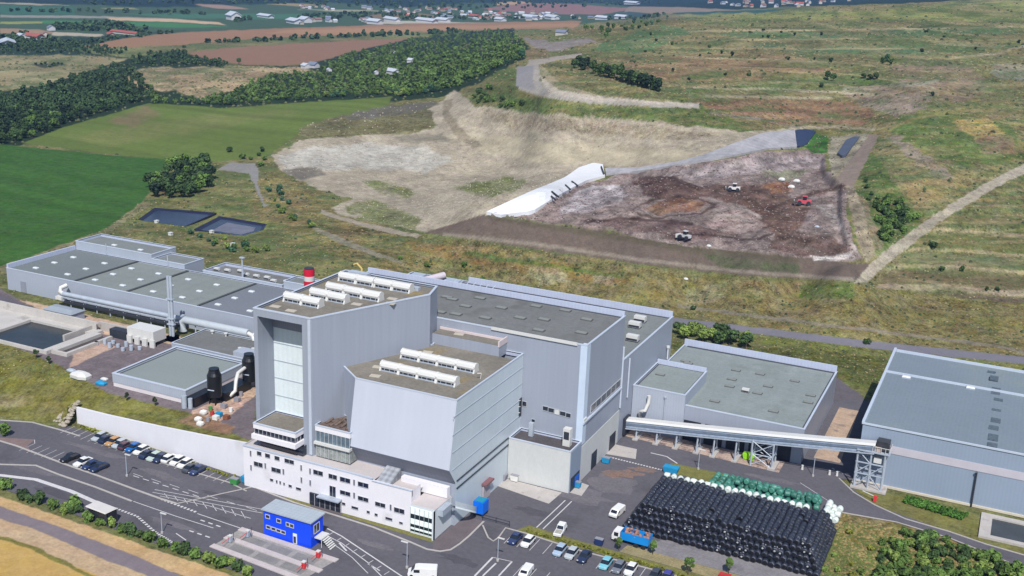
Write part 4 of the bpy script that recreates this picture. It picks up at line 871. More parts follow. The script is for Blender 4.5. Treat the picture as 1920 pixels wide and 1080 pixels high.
o = m.build('roof_silo', M('pinkish_metal', S(206,196,206,1.3), .4, .06, .5), k)
MB().box(-141,-137.5,239,246,ZK-.39,ZK+.7).build('roof_plant', STEEL, k); m = MB(); m.box(-131,-127,238,246,ZK-.39,ZK+.8)
for i in range(7): m.beam((-127+i*1.8,235.8,ZK-.35),(-126+i*1.8,241,ZK+2.4),.16)
m.build('roof_plant', STEEL, k)
# ================= warehouses on the right
a = thing('middle_warehouse', 'wide low warehouse with a pale green grey roof behind the sloping conveyor', 'warehouse', (-52, 240, 0))
AH = rect(-71,-33.3,221.2,260.2); ZA = 8.0
walls(a, AH, 0, ZA, CLAD); roofp(a, AH, ZA-.25, M('pale_green_roof', S(150,160,160), .95, .08, .05, .1, 1.5, ribs=.025, ribp=4.2, stain=(S(138,148,146), .07, .56))); parapet(a, AH, ZA-.45, ZA, .35, PARA); MB().box(-70.9,-33.4,259.7,260.1,ZA-.25,ZA+1.5).build('rear_upstand', PARA, a); MB().box(-70,-34,259.1,259.7,ZA-.24,ZA-.1).build('gutter_shade_line', GUT_SHADE, a); MB().box(-34.0,-33.4,221.3,259.6,ZA-.24,ZA-.12).build('gutter_shade_line', GUT_SHADE, a)  # right-edge strip paints the parapet's shadow on the roof; rear strip is a gutter
for x, y in [(1290,682),(1285,678),(1380,695),(1372,712),(1368,725),(1340,753),(1440,725),(1420,738),(1490,715),(1520,742),(1515,755),(1450,772),(1425,702)]:
    u, v, _ = at(x, y, ZA-.25); hatch(a, u, v, ZA-.23, 1.15)
u, v, _ = at(1398,735,ZA-.25); acbox(a, u, v, ZA-.23, .9)
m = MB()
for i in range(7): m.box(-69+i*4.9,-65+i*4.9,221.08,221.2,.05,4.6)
m.build('loading_bay', M('bay_shadow_door', S(44,48,58,1.2), .6, .2, .5), a)  # dark panels paint the shade inside the open bays onto the front wall
s = thing('plant_annex', 'small box annex with a raised edge on the left of the middle warehouse', 'building', (-65, 230, 0))
SA = rect(-70.9,-59,220.6,237.6); ZS = 10.5
walls(s, SA, 0, ZS, CLADH); roofp(s, SA, ZS-.35, M('pale_green_roof', None)); parapet(s, SA, ZS-.55, ZS, .3, PARA); gutter_shade_line(s, SA, ZS-.32); MB().box(-70.8,-59.1,237.1,237.5,ZS-.3,ZS+.8).build('rear_upstand', PARA, s)  # right-hand run of the dark line paints the parapet's shadow
u, v, _ = at(1238,703,ZS-.35); hatch(s, u, v, ZS-.33, 1.1)
m = MB(); m.tube([(-68.6,220.2,2.5),(-68.6,219.4,5.2),(-67.3,219.3,5.6),(-66.9,219.8,7.4),(-66.9,219.8,9.0)], .42, 10); m.build('exhaust_pipe', WMET, s)
m = MB(); m.tube([(-63.4,220.4,3),(-63.4,220.4,9.0)], .14, 6).tube([(-63.4,220.4,9.0),(-63.4,220.4,9.3)], .3, 8); m.build('flue', STEEL, s)
r = thing('end_warehouse', 'long blue grey warehouse with a pinkish band along its wall at the right edge', 'warehouse', (0, 240, 0))
RH = rect(-21.8,64,219,270); ZR = 12.75
walls(r, RH, 0, ZR, CLADW)
m = MB(); m.add([(-21.8,219,ZR),(64,219,ZR),(64,251.8,ZR+.15),(-21.8,251.8,ZR+.15)], [(0,1,2,3)]); m.add([(-21.8,252.1,ZR-.25),(64,252.1,ZR-.25),(64,270,ZR-.45),(-21.8,270,ZR-.45)], [(0,1,2,3)])
m.build('roof', M('blue_grey_roof', S(134,148,160), .8, .05, .06, .06, 1.5, ribs=.03, ribp=.8, stain=(S(140,152,156), .05, .56)), r)
m = MB(); m.box(-22.0,64,218.8,219.12,ZR-.15,ZR+.2).box(-21.9,64,251.7,252.2,ZR-.1,ZR+.55).box(-22.05,-21.5,219.1,270,ZR-.1,ZR+.45).box(-21.9,64,269.6,270.1,ZR-.6,ZR+.1); m.build('eaves_trim', COPE, r)
MB().box(-21.9,64,218.9,219.0,7.5,9.1).build('wall_band', M('pinkish_band', S(178,174,184,1.0), .6, .06, .3, ribs=.03, ribp=4), r)
MB().box(-21.9,64,218.7,219.0,0,.45).build('plinth', M('pale_plinth', S(196,188,172,1.1), .85, .1, .5), r)
for x, y in [(1700,707),(1820,727)]:
    u, v, _ = at(x, y, ZR); skylight(r, u, v-1, ZR+.14, .95)
m = MB(); 
for (x0, y0, x1, y1) in [(1858,725,1868,740),(1862,745,1872,752),(1858,765,1866,770),(1857,782,1866,792),(1853,796,1866,806),(1852,812,1864,826),(1850,828,1862,838),(1855,703,1866,712),(1850,694,1872,698)]:
    p = at(x0, y0, ZR+.16); q = at(x1, y1, ZR+.16); vv = sorted((p[1], q[1])); uu = sorted((p[0], q[0]))
    m.box(uu[0]+.2, uu[0]+2.0, vv[0], vv[1], ZR-.2, ZR+.19)
m.build('roof_patch', M('dark_patch', S(98,112,124), .9, .2, .4, .3, 2), r)
m = MB(); m.tube([(.35,218.6,0.05),(.35,218.6,7.4)], .17, 8).tube([(.35,218.6,7.3),(.35,218.2,7.6)], .22, 8); m.build('drainpipe', DARK, r)
# ================= office wing and white retaining wall
o = thing('office_wing', 'long white office wing with rows of dark windows along the foot of the tower', 'building', (-105, 157, 0))
OF = [(-127.2,156.9),(-97.8,156.7),(-90.0,156.6),(-90.0,162.4),(-84.4,162.4),(-84.4,166),(-127.2,166)]
m = MB()
m.add([(-127.2,156.9,0),(-90.0,156.7,0),(-90.0,156.7,8.2),(-127.2,156.9,8.6)], [(0,1,2,3)]); m.add([(-127.2,156.9,0),(-127.2,166,0),(-127.2,166,8.6),(-127.2,156.9,8.6)], [(0,3,2,1)])
m.add([(-90.0,156.7,0),(-90.0,160,0),(-90.0,160,8.2),(-90.0,156.7,8.2)], [(0,1,2,3)])
m.box(-98.2,-90.0,156.95,157.15,6.9,8.2)
m.build('wall', WHITEW, o)
m = MB(); m.add([(-127,156.9,8.35),(-98.2,156.85,8.0),(-98.2,166,8.0),(-127,166,8.35)], [(0,1,2,3)]); m.add([(-98.2,157.0,7.0),(-90.2,157.0,6.9),(-90.2,163,6.9),(-98.2,163,7.0)], [(0,1,2,3)]); m.build('roof', ROOFT, o)
m = MB(); m.box(-127.25,-98.2,156.75,157.1,8.36,8.62).box(-98.2,-89.9,156.6,156.95,8.1,8.24); m.build('coping', COPE, o)
m = MB(); m.add([(-98.4,157.2,7.05),(-95.4,157.2,7.05),(-95.4,162.3,9.0),(-98.4,162.3,9.0)], [(0,1,2,3)]); m.add([(-95.4,157.2,7.05),(-95.4,162.3,7.05),(-95.4,162.3,9.0)], [(0,1,2)]); m.add([(-98.4,157.2,7.0),(-98.4,162.3,9.0),(-98.4,162.3,7.0)], [(0,1,2)])
m.build('sloping_skylight', M('skylight_strips', S(146,150,158,1.1), .35, .2, .6, ribs=.25, ribp=1.1), o)
MB().box(-94.8,-85.2,161.2,162.3,5.9,7.9).build('roof_upstand', WHITEW, o)
_wv = win_v
def win_v(o_, u0, u1, z0, z1, v, *a, **k): return _wv(o_, u0, u1, z0, z1, 156.9-(.5*(u0+u1)+127.2)/37.2*.2 if o_ is o else v, *a, **k)
for u0, u1 in ((-123.9,-122.9),(-122.0,-120.9),(-119.8,-118.7),(-117.5,-115.4)): win_v(o, u0, u1, 7.2, 8.0, 156.86, 0 if u1-u0 < 1.5 else 1)
for u0, u1 in ((-111.0,-108.9),(-107.6,-105.8),(-105.1,-102.9),(-101.2,-99.0)): win_v(o, u0, u1, 6.4, 7.3, 156.8, 1)
for u0, u1, z0, z1 in ((-124.7,-122.7,4.8,5.7),(-120.6,-118.5,4.6,5.5),(-105.1,-102.9,3.8,4.6),(-101.2,-99.0,3.6,4.4),(-97.5,-95.4,3.4,4.2),(-93.5,-91.4,3.2,4.1)): win_v(o, u0, u1, z0, z1, 156.8, 1)
for u0, u1, z0, z1 in ((-121.0,-120.3,2.5,3.0),(-119.6,-119.3,2.4,3.0),(-118.8,-118.5,2.4,3.0),(-117.9,-117.6,2.4,2.9),(-116.7,-116.0,2.3,2.8),(-115.0,-113.9,2.2,2.7),(-104.7,-104.0,1.7,2.2),(-102.6,-101.2,1.5,2.0),(-99.3,-98.7,1.4,1.9),(-97.6,-97.0,1.3,1.8),(-95.3,-93.9,1.2,1.7),(-92.4,-91.7,1.1,1.5)): win_v(o, u0, u1, z0, z1, 156.78, 0, DARKG, .05)
for u0, z0 in ((-122.2,4.8),(-118.0,4.6),(-113.9,6.4),(-113.9,3.9),(-111.9,6.2),(-111.9,3.8),(-102.2,6.3),(-102.2,3.7),(-94.4,3.3),(-125.6,6.6),(-125.6,3.6)): win_v(o, u0, u0+.32, z0, z0+1.1, 156.8, 0, M('grey_glass', S(96,98,108,1.0), .3, .2), .04, 'slit_window')
win_v(o, -107.4, -106.1, 2.8, 4.9, 156.8, 1)
g_ = MB().box(-111.8,-104.9,156.5,156.86,.1,2.5).build('entrance_glazing', DARKG, o)
m = MB(); 
for i in range(7): m.box(-111.8+i*1.15,-111.74+i*1.15,156.42,156.5,.1,2.5)
m.build('mullion', FRAMEW, g_)
MB().box(-109.5,-104.7,155.4,156.8,2.5,2.75).build('entrance_canopy', STEEL, o)
# glazed corner and its side wall
m = MB(); m.box(-90.0,-85.2,156.5,166,0,.35).box(-90.0,-85.2,156.5,166,5.2,5.75).add([(-85.0,155.9,0),(-85.0,166,0),(-85.0,166,5.7),(-85.0,155.9,5.7)], [(0,1,2,3)]).box(-85.3,-85.0,155.9,156.5,0,5.7)
m.build('corner_wall', M('cool_white_render', S(208,214,218,1.15), .6, .03, .2), o)
MB().box(-90.0,-85.3,156.55,156.75,.35,5.2).build('corner_glazing', M('black_glass', S(22,36,42,1.2), .1, .2, .5, spec=.9), o)
m = MB(); m.box(-90.0,-85.3,156.42,156.56,3.9,5.2).box(-90.0,-85.3,156.42,156.56,1.9,2.9).box(-90.0,-85.3,156.44,156.56,.85,1.2)
m.build('white_blind', M('blind_white', S(222,230,230,.95), .5, .1, 1.2, .15, 4), o)
m = MB()
for i in range(6): m.box(-90.0+i*.93,-89.93+i*.93,156.36,156.42,.35,5.2)
m.build('mullion', M('mullion_grey', S(150,166,166,1.1), .5), o)
roofp(o, rect(-90.0,-85.0,156.5,162.5), 5.76, ROOFT, 'corner_roof')
m = MB()   # curved outside stair
n = 14
L = []; Rr = []
for i in range(n+1):
    a_ = i/n; v = 160.5+a_*8.5; z = 5.2-5.0*a_; u = -84.2+1.5*math.sin(a_*math.pi)
    L.append((u-.1, v, z)); Rr.append((u+1.1, v, z))
for i in range(n):
    m.add([L[i], Rr[i], Rr[i+1], L[i+1], (*L[i][:2], L[i][2]-.35), (*Rr[i][:2], Rr[i][2]-.35), (*Rr[i+1][:2], Rr[i+1][2]-.35), (*L[i+1][:2], L[i+1][2]-.35)], [(0,1,2,3),(4,7,6,5),(1,5,6,2),(0,3,7,4)])
    m.add([Rr[i], Rr[i+1], (*Rr[i+1][:2], Rr[i+1][2]+1.0), (*Rr[i][:2], Rr[i][2]+1.0)], [(0,1,2,3),(3,2,1,0)])
m.build('outside_stair', M('stair_white', S(206,214,220,1.0), .5, .05), o)
MB().box(-85,-84.0,157.5,160.9,4.2,5.4).build('stair_landing', STEEL, o)
win_u(o, 162.4, 163.2, 4.2, 5.5, -85.0)
# retaining wall
rw = MB(); us = np.linspace(-176.4, -126.8, 30)
vv_ = np.interp(us, WALLU, WALLV); top = np.interp(us, WALLU, WALLZ)
for i in range(29):
    A, B_ = (us[i], vv_[i]), (us[i+1], vv_[i+1])
    rw.add([(A[0],A[1],-.1),(B_[0],B_[1],-.1),(B_[0],B_[1],top[i+1]),(A[0],A[1],top[i]),(A[0],A[1]+.5,-.1),(B_[0],B_[1]+.5,-.1),(B_[0],B_[1]+.5,top[i+1]),(A[0],A[1]+.5,top[i])], [(0,1,2,3),(3,2,6,7),(4,7,6,5)]+([(0,3,7,4)] if i == 0 else [])+([(1,5,6,2)] if i == 28 else []))
rwo = rw.build('retaining_wall', M('white_wall_render', S(216,216,224,1.12), .8, .03, .1, .02, 1.5, stain=(S(200,198,202,1.12), .08, .64), stretch=(1,1,.4)), None, (-150, 159.5, 0))
tag(rwo, 'long tapering white retaining wall behind the upper row of parked cars', 'wall')
gw = thing('rock_bank', 'pale stone rubble bank at the left end of the white retaining wall', 'rubble bank', (-178.4, 161.5, 0))
m = MB(); random.seed(5)
for i in range(60):
    a_ = random.random(); b_ = random.random(); u = -181+a_*4.4; v = 159.6+b_*4.2+(1-a_)*1.0; z = .2+b_*4.6*(.3+.7*a_); r_ = .35+.35*random.random()
    m.loft([[(u+r_*math.cos(q*1.05+i)*k_, v+r_*math.sin(q*1.05+i)*k_, z+r_*zz) for q in range(6)] for k_, zz in ((.6,-.6),(1,0),(.5,.55))], 0)
m.build('stone', M('pale_rubble', S(186,176,160), .95, .25, 1.2, .2, 5), gw)

# ================= long left hall
H_ = thing('long_hall', 'long grey hall with rows of white skylights and dark roof joints on the left', 'building', (-205, 224, 5.5))
LH = rect(-252,-157,211.9,236.6); ZH = 11.7
m = MB(); m.prism(LH, 4.6, ZH, 0, False, False); m.build('wall', CLADH, H_)
roofp(H_, LH, ZH-.25, M('hall_roof', S(144,152,150), .95, .08, .05, .1, 1.5, ribs=.025, ribp=4.0, stain=(S(132,138,138), .06, .57))); parapet(H_, LH, ZH-.4, ZH+.02, .25, PARA)
MB().box(-251.9,-251.4,212,236.5,ZH-.2,ZH+1.1).build('end_parapet', PARA, H_)
for u in (-227.2,-208.8,-185.3): MB().box(u-.3,u+.3,212.6,236.2,ZH-.24,ZH+.1).build('roof_joint', JOINT, H_)
roofp(H_, rect(-251.2,-227.5,212.4,236.3), ZH-.2, M('hall_roof_dark', S(126,134,136), .95, .06, .05, .1, 1.5), 'roof_field'); roofp(H_, rect(-185,-157.4,212.4,236.3), ZH-.2, M('hall_roof_bluish', S(128,134,144), .95, .06, .05, .1, 1.5), 'roof_field')
for u in (-245.2,-233.3,-223.3,-213.5,-203.0,-193.2,-181.6,-171.5,-162.5):
    for v in (216.0,222.6,229.6): skylight(H_, u, v, ZH-.22, .82)
m = MB(); m.box(-246.9,-244.9,211.8,211.92,5.5,8.6); m.build('door', M('grey_door', S(130,134,146,1.0), .6, .1), H_)
m = MB(); m.prism(rect(-251.5,-222.5,236.8,247), 4.5, 14.2, 0, False, False); m.prism(rect(-222.5,-210.5,236.8,245), 4.5, 13.0, 0, False, False); m.build('rear_block', CLADH, H_)
roofp(H_, rect(-251.5,-222.5,236.8,247), 13.5, ROOF, 'rear_roof'); roofp(H_, rect(-222.5,-210.5,236.8,245), 12.6, ROOF, 'rear_roof'); parapet(H_, rect(-251.5,-222.5,236.8,247), 13.4, 14.25, .3, PARA); parapet(H_, rect(-222.5,-210.5,236.8,245), 12.4, 13.05, .3, PARA)
m = MB(); m.prism(rect(-204,-177,236.8,246.5), 4.5, 12.4, 0, False, False); m.prism(rect(-176.5,-157,236.8,243), 4.5, 13.6, 0, False, False); m.build('rear_block', CLADH, H_)
roofp(H_, rect(-204,-177,236.8,246.5), 11.6, ROOFD, 'rear_roof'); roofp(H_, rect(-176.5,-157,236.8,243), 13.2, ROOF, 'rear_roof'); parapet(H_, rect(-204,-177,236.8,246.5), 11.5, 12.45, .3, PARA); parapet(H_, rect(-176.5,-157,236.8,243), 13.0, 13.65, .3, PARA)
random.seed(11)
for i in range(8): acbox(H_, -202.4+i*3.4, 239+random.random()*4, 11.62, .9)
skylight(H_, -240, 240.5, 13.52, .8); skylight(H_, -230, 240.5, 13.52, .8)
for u in (-239.5,-216.5): MB().tube([(u,236.7,12),(u,236.7,15)], .16, 6).build('downpipe', STEEL, H_)
mm = thing('light_mast', 'thin grey mast with a lamp head rising from the back of the long hall roof', 'mast', (-191, 237.8, 12.4))
MB().tube([(-191,237.8,11.7),(-191,237.8,17.6)], .3, 8, r2=.2).build('pole', STEEL, mm); MB().box(-191.7,-190.3,237.4,238.2,17.6,17.9).build('lamp_head', STEEL, mm)
# enclosed conveyor along the front of the hall
cv = thing('pipe_gallery', 'long silver conveyor gallery on brackets along the front wall of the left hall', 'conveyor', (-205, 208.6, 5.5))
m = MB(); m.tube([(-227.4,208.6,9.0),(-186.8,208.6,9.0)], .62, 10); m.build('tube', STEEL, cv)
m = MB(); m.box(-227.6,-187,208.0,209.2,8.0,8.35).box(-187.5,-186.6,207.8,209.4,7.5,9.9); m.build('walkway', STEEL, cv)
m = MB(); m.tube([(-227.4,208.6,9.0),(-228.6,208.6,9.3),(-228.9,209.2,10.2),(-228.0,210.6,10.8)], .6, 10).box(-229.4,-227.2,207.6,209.6,7.4,8.3); m.build('end_hood', WMET, cv)
for i in range(9):
    u = -225+i*4.6; m = MB(); m.beam((u,208.6,5.4),(u,208.6,8.1),.25).beam((u,208.6,6.6),(u+1.6,208.6,8.0),.15); m.build('leg', STEEL, cv)
MB().box(-227,-188,208.2,209.4,6.6,7.2).build('dark_belt', DARK, cv)
dt = thing('ventilation_duct', 'fat pale duct with bent ends in front of the long hall beside the tower', 'duct', (-175, 207.6, 5.5))
MB().tube([(-186.0,207.6,6.2),(-186.0,207.6,8.6),(-185.2,207.6,9.3),(-165.5,207.6,9.3)], .95, 12).build('pipe', M('pale_duct', S(190,198,206,1.3), .4, .06, .5), dt)
for du in (0, 1.6): MB().tube([(-165.4+du,207.4,9.3),(-163.9+du,207.2,9.0),(-163.2+du,207.0,7.6),(-163.2+du,207.0,6.0)], .55, 10).build('bent_pipe', WMET, dt)
for u in (-182,-176,-170): MB().beam((u,207.6,5.5),(u,207.6,8.6),.3).build('leg', STEEL, dt)
ms = thing('twin_flue_mast', 'tall slim silver twin flue standing between the basins and the left hall', 'flue', (-185, 202.4, 5.5))
for du in (-.42, .42): MB().tube([(-185+du,202.4,5.5),(-185+du,202.4,22)], .38, 10).build('flue_pipe', STEEL, ms)
for z in (9.5, 11, 16): MB().box(-186,-184,201.9,202.9,z,z+.3).build('bracket', STEEL, ms); MB().box(-186.2,-183.8,201.2,203.6,5.5,6.6).build('base', CONC, ms)
# ================= buildings on the terrace
sb = thing('terrace_shed', 'low grey flat roofed building with a pale base above the grass slope', 'building', (-165, 182, 5.5))
SB = rect(-175.4,-154.8,172.6,193.2)
MB().prism(SB, 6.4, 8.45, 0, False, False).build('wall', CLADH, sb); MB().prism(rect(-175.3,-154.9,172.7,193), 4.4, 6.4, 0, False, False).build('plinth', PLINTH, sb)
roofp(sb, SB, 8.0, M('shed_roof', S(150,160,160), .95, .04, .08, .06, 2)); parapet(sb, SB, 7.9, 8.5, .55, COPE); gutter_shade_line(sb, SB, 8.03, .55, .4)
mb_ = thing('terrace_store', 'second flat roofed grey store behind the terrace shed with small vents', 'building', (-166, 201, 5.5))
SB2 = rect(-178.3,-153.6,194.8,207.0)
MB().prism(SB2, 4.4, 8.3, 0, False, False).build('wall', CLADH, mb_); roofp(mb_, SB2, 8.05, ROOFD); parapet(mb_, SB2, 7.9, 8.35, .25, COPE)
for u, v in ((-161.5,199.2),(-160.2,197.8),(-158.6,200.5),(-175,205.6),(-171,205.8)): stamp('mush', 'roof_vent', WMET, lambda: MB().tube([(0,0,0),(0,0,.6)], .25, 8).tube([(0,0,.6),(0,0,.85)], .5, 8), mb_, (u, v, 8.06))
MB().box(-160,-153.7,194.9,198.4,8.06,9.6).build('roof_plant', CLADH, mb_)
BLK = M('black_steel', S(26,28,34,1.3), .35, .2, .6, spec=.5)
for u, v, lab in ((-149.8,176.0,'black cylindrical tank with a narrow top nearest the terrace shed corner'),(-149.2,187.0,'black cylindrical tank half hidden against the tower wall')):
    tk = thing('black_tank', lab, 'tank', (u, v, 5.5), 'black tanks')
    MB().tube([(u,v,7.2),(u,v,12.0)], 1.55, 18).build('shell', BLK, tk); MB().loft([[(u+r_*math.cos(q*.349),v+r_*math.sin(q*.349),z) for q in range(18)] for r_, z in ((1.55,12.0),(1.25,12.6),(1.1,13.1),(1.1,13.5))], 0, True).build('cap', BLK, tk)
    for q in range(4): MB().beam((u+1.2*math.cos(q*1.57+.7),v+1.2*math.sin(q*1.57+.7),5.4),(u+1.2*math.cos(q*1.57+.7),v+1.2*math.sin(q*1.57+.7),7.3),.22).build('leg', BLK, tk)
    MB().tube([(u-.5,v-1.6,9.0),(u+1,v-1.4,9.0)], .14, 6).build('pipe_band', STEEL, tk)
wp = thing('white_pipe', 'bent white pipe running between the two black tanks', 'pipe', (-148.5, 182, 5.5))
MB().tube([(-149.2,185.4,10.6),(-148.8,182.6,10.4),(-148.3,181.2,9.2),(-147.9,180.4,7.2),(-148.6,179.4,6.2)], .42, 10).build('tube', WMET, wp)
pk = thing('black_plant', 'low black machinery frame between the terrace shed and the tanks', 'machinery', (-152.4, 175, 5.5))
m = MB(); m.box(-153.9,-151.8,171.9,177.8,5.5,7.6).box(-151.8,-148.4,177.8,186.5,5.5,7.4); m.build('casing', BLK, pk)
m = MB(); m.tube([(-153.8,170.9,5.4),(-153.8,170.9,8.2)], .6, 10).tube([(-152.6,171.4,5.4),(-152.6,171.4,7.6)], .5, 10); m.build('silver_vessel', STEEL, pk)
random.seed(21)
COLS = {'white': S(232,232,230,1.3), 'blue': S(40,150,200,1.3), 'red': S(190,60,60,1.3), 'green': S(70,150,80,1.3), 'grey': S(150,150,160,1.3), 'brown': S(140,90,70,1.3), 'yellow': S(210,200,80,1.3)}
def mk_drum():
    return MB().tube([(0,0,0),(0,0,.9)], .42, 10)
def mk_crate(): return MB().box(-.6,.6,-.5,.5,.1,.8).box(-.62,.62,-.52,-.3,0,.1).box(-.62,.62,.3,.52,0,.1).box(-.55,.55,-.45,.45,.8,.86)
for i, (x, y, cn, kd) in enumerate([(372,788,'white','bag'),(382,776,'white','bag'),(390,790,'grey','drum'),(398,778,'red','drum'),(411,780,'blue','crate'),(405,786,'white','crate'),(433,772,'white','drum'),(395,770,'green','drum'),(420,764,'grey','crate'),(445,752,'grey','crate'),(376,797,'white','bag'),(452,742,'grey','drum'),(425,786,'brown','crate')]):
    u, v, _ = at(x, y, 5.5); z = Gz(u, v)
    cl = M('store_'+cn, COLS[cn], .6, .1, .8)
    lab = {'bag': 'bulging white bulk bag', 'drum': f'small {cn} drum', 'crate': f'{cn} pallet crate'}[kd]
    tag((MB().loft([[(q[0]*k_,q[1]*k_,zz) for q in ((-.6,-.5),(.6,-.5),(.7,0),(.6,.5),(-.6,.5),(-.7,0))] for k_, zz in ((.9,0),(1.1,.35),(1.0,.75),(.4,1.0))]) if kd == 'bag' else mk_drum() if kd == 'drum' else mk_crate()).xform(lambda a_, b_, c_: (a_+u, b_+v, c_+z)).build({'bag':'bulk_bag','drum':'drum','crate':'crate'}[kd], cl, None, (u, v, z)),
        lab+['',' beside the black tanks',' at the foot of the terrace shed',' near the retaining wall top',' in the stored clutter',' next to the blue crate',' closest to the tower',' behind the bulk bags',' on the pinkish ground',' below the white pipe',' furthest down the slope',' under the second tank',' standing by itself'][i], kd, 'stored goods by the tanks')
# machinery yard with white tank
wy = thing('white_plant_box', 'large white plant housing with scalloped lower edge beside the concrete basins', 'machinery', (-189, 195, 5.5))
MB().box(-193.5,-185.2,196.2,200.6,6.5,9.3).build('housing', WMET, wy)
for i in range(4): MB().box(-193.2+i*2.4,-191.8+i*2.4,195.6,196.1,5.4,7.4).build('foot', WMET, wy)
m = MB(); m.box(-199.6,-194.0,196.5,198.6,5.5,7.6); m.build('dark_opening', DARK, wy)
for i in range(9): MB().tube([(-198+i*1.4,190.5+(i % 3)*1.3,5.5),(-198+i*1.4,190.5+(i % 3)*1.3,6.3+(i % 2)*.5)], .5, 8).build('valve', STEEL, wy)
rwl = MB().box(-206,-193.8,199.2,199.8,5.4,7.6).box(-206.4,-205.8,188,199.8,5.4,7.2).build('concrete_wall', CONC, None, (-200, 199.5, 5.5)); tag(rwl, 'low grey concrete wall round the white plant housing', 'wall')
# basins
bs = thing('concrete_basin', 'large open concrete basin half full of dark water at the left edge', 'basin', (-215, 186, 5.5))
BA = (-246,-204.4,180.2,194.6)
m = MB(); m.box(BA[0],BA[1],BA[2]-.6,BA[2],4,6.1).box(BA[0],BA[1],BA[3],BA[3]+.6,4,7.6).box(BA[1],BA[1]+.6,BA[2]-.6,BA[3]+.6,4,6.6).box(-223.9,-223.4,BA[2],BA[3],4,7.3) if False else None
m = MB(); m.box(BA[0],BA[1],BA[2]-.6,BA[2],4,6.2).box(BA[0],BA[1],BA[3],BA[3]+2.4,4,6.2).add([(BA[0],BA[3]+2.4,6.2),(BA[1],BA[3]+2.4,6.2),(BA[1],BA[3]+2.4,8.2),(BA[0],BA[3]+2.4,8.2),(BA[0],BA[3]+3,8.2),(BA[1],BA[3]+3,8.2)], [(0,1,2,3),(3,2,5,4)]).box(BA[1],BA[1]+1.6,BA[2]-.6,BA[3]+3,4,6.3).box(BA[0],-224.2,BA[2],BA[3],4,6.25)
m.build('wall', M('basin_concrete', S(192,188,184,1.25), .85, .1, .2, .08, 2, stain=(S(164,160,156), .2, .58)), bs)
roofp(bs, rect(-224.2,BA[1],BA[2],BA[3]), 5.62, M('basin_water', S(52,58,60,1.8), .2, .4, .15, .1, .6, spec=.3), 'water')
bs2 = thing('narrow_basin', 'narrow empty concrete channel with dark floor next to the large basin', 'basin', (-200, 187, 5.5))
m = MB(); m.box(-202.6,-201.2,181.4,195.4,4,6.4).box(-198.4,-197.6,181.4,195.4,4,6.3).box(-202.6,-197.6,180.8,181.4,4,6.3); m.build('wall', M('basin_concrete', None), bs2); roofp(bs2, rect(-201.2,-198.4,181.4,195.4), 5.62, M('basin_floor', S(92,84,86), .9, .3, .4), 'floor')
ss = thing('substation', 'small grey blue transformer cabin beside the large basin', 'cabin', (-219, 201, 5.5))
MB().box(-225,-215.5,199.5,204,5.4,7.6).build('wall', M('cabin_paint', S(150,160,176,1.1), .5, .06, .4), ss); m = MB(); m.loft([[(-225.3,199.2,7.6),(-215.2,199.2,7.6),(-215.2,204.3,7.6),(-225.3,204.3,7.6)],[(-224,201.0,8.3),(-216.5,201.0,8.3),(-216.5,202.5,8.3),(-224,202.5,8.3)]]); m.build('roof', M('cabin_roof', S(158,168,180,1.4), .5, .06, .4), ss)
m = MB(); m.box(-224.6,-223.6,199.4,199.5,5.5,7.3).box(-219,-217.8,199.4,199.5,5.5,7.3); m.build('door', M('cabin_door', S(206,180,130,1.2), .6, .1), ss)
for i, (x, y, w_, lab) in enumerate([(152,706,2.2,'white covered bundle on the grass edge below the basins'),(134,695,1.0,'small grey pump box at the end of the narrow basin'),(190,720,1.2,'blue and white drum pallet left of the terrace shed'),(196,712,.8,'white bag left of the terrace shed wall')]):
    u, v, _ = at(x, y, 5.5); z = Gz(u, v); mt = [WMET, STEEL, M('store_blue', None), WMET][i]
    tag(MB().loft([[(u+q[0]*k_*w_,v+q[1]*k_*w_*.7,z+zz*w_*.7) for q in ((-1,-.7),(.2,-.9),(1,-.5),(1,.6),(0,.9),(-1,.7))] for k_, zz in ((1,0),(1.04,.45),(.8,.8),(.3,1.0))]).build(['covered_bundle','pump_box','drum_pallet','bag'][i], mt, None, (u, v, z)), lab, ['bundle','box','pallet','bag'][i])
# red and white chimney behind the tower
ch = thing('striped_chimney', 'red and white banded chimney top showing above the tower roof', 'chimney', (-142, 200, 0))
RED = M('chimney_red', S(206,30,60,1.25), .5, .08, .4)
MB().tube([(-142,200,0),(-142,200,27.0)], 1.2, 20).build('shaft', WMET, ch)
for z0, z1, mt in ((27.0,28.3,RED),(28.3,29.4,WMET),(29.4,31.0,RED)): MB().tube([(-142,200,z0),(-142,200,z1)], 1.21, 20).build('band', mt, ch)
MB().tube([(-142,200,31.0),(-142,200,31.25)], 1.1, 20).build('rim', DARK, ch)
yc = thing('yellow_davit', 'thin yellow hoist post behind the tower roof', 'hoist', (-132, 206, 17.2))
MB().tube([(-132,206,17.2),(-132,206,31.2),(-133.2,206,32.2),(-134,206,31.8)], .25, 6).build('post', M('hoist_yellow', S(206,180,110,1.3), .5, .1), yc)
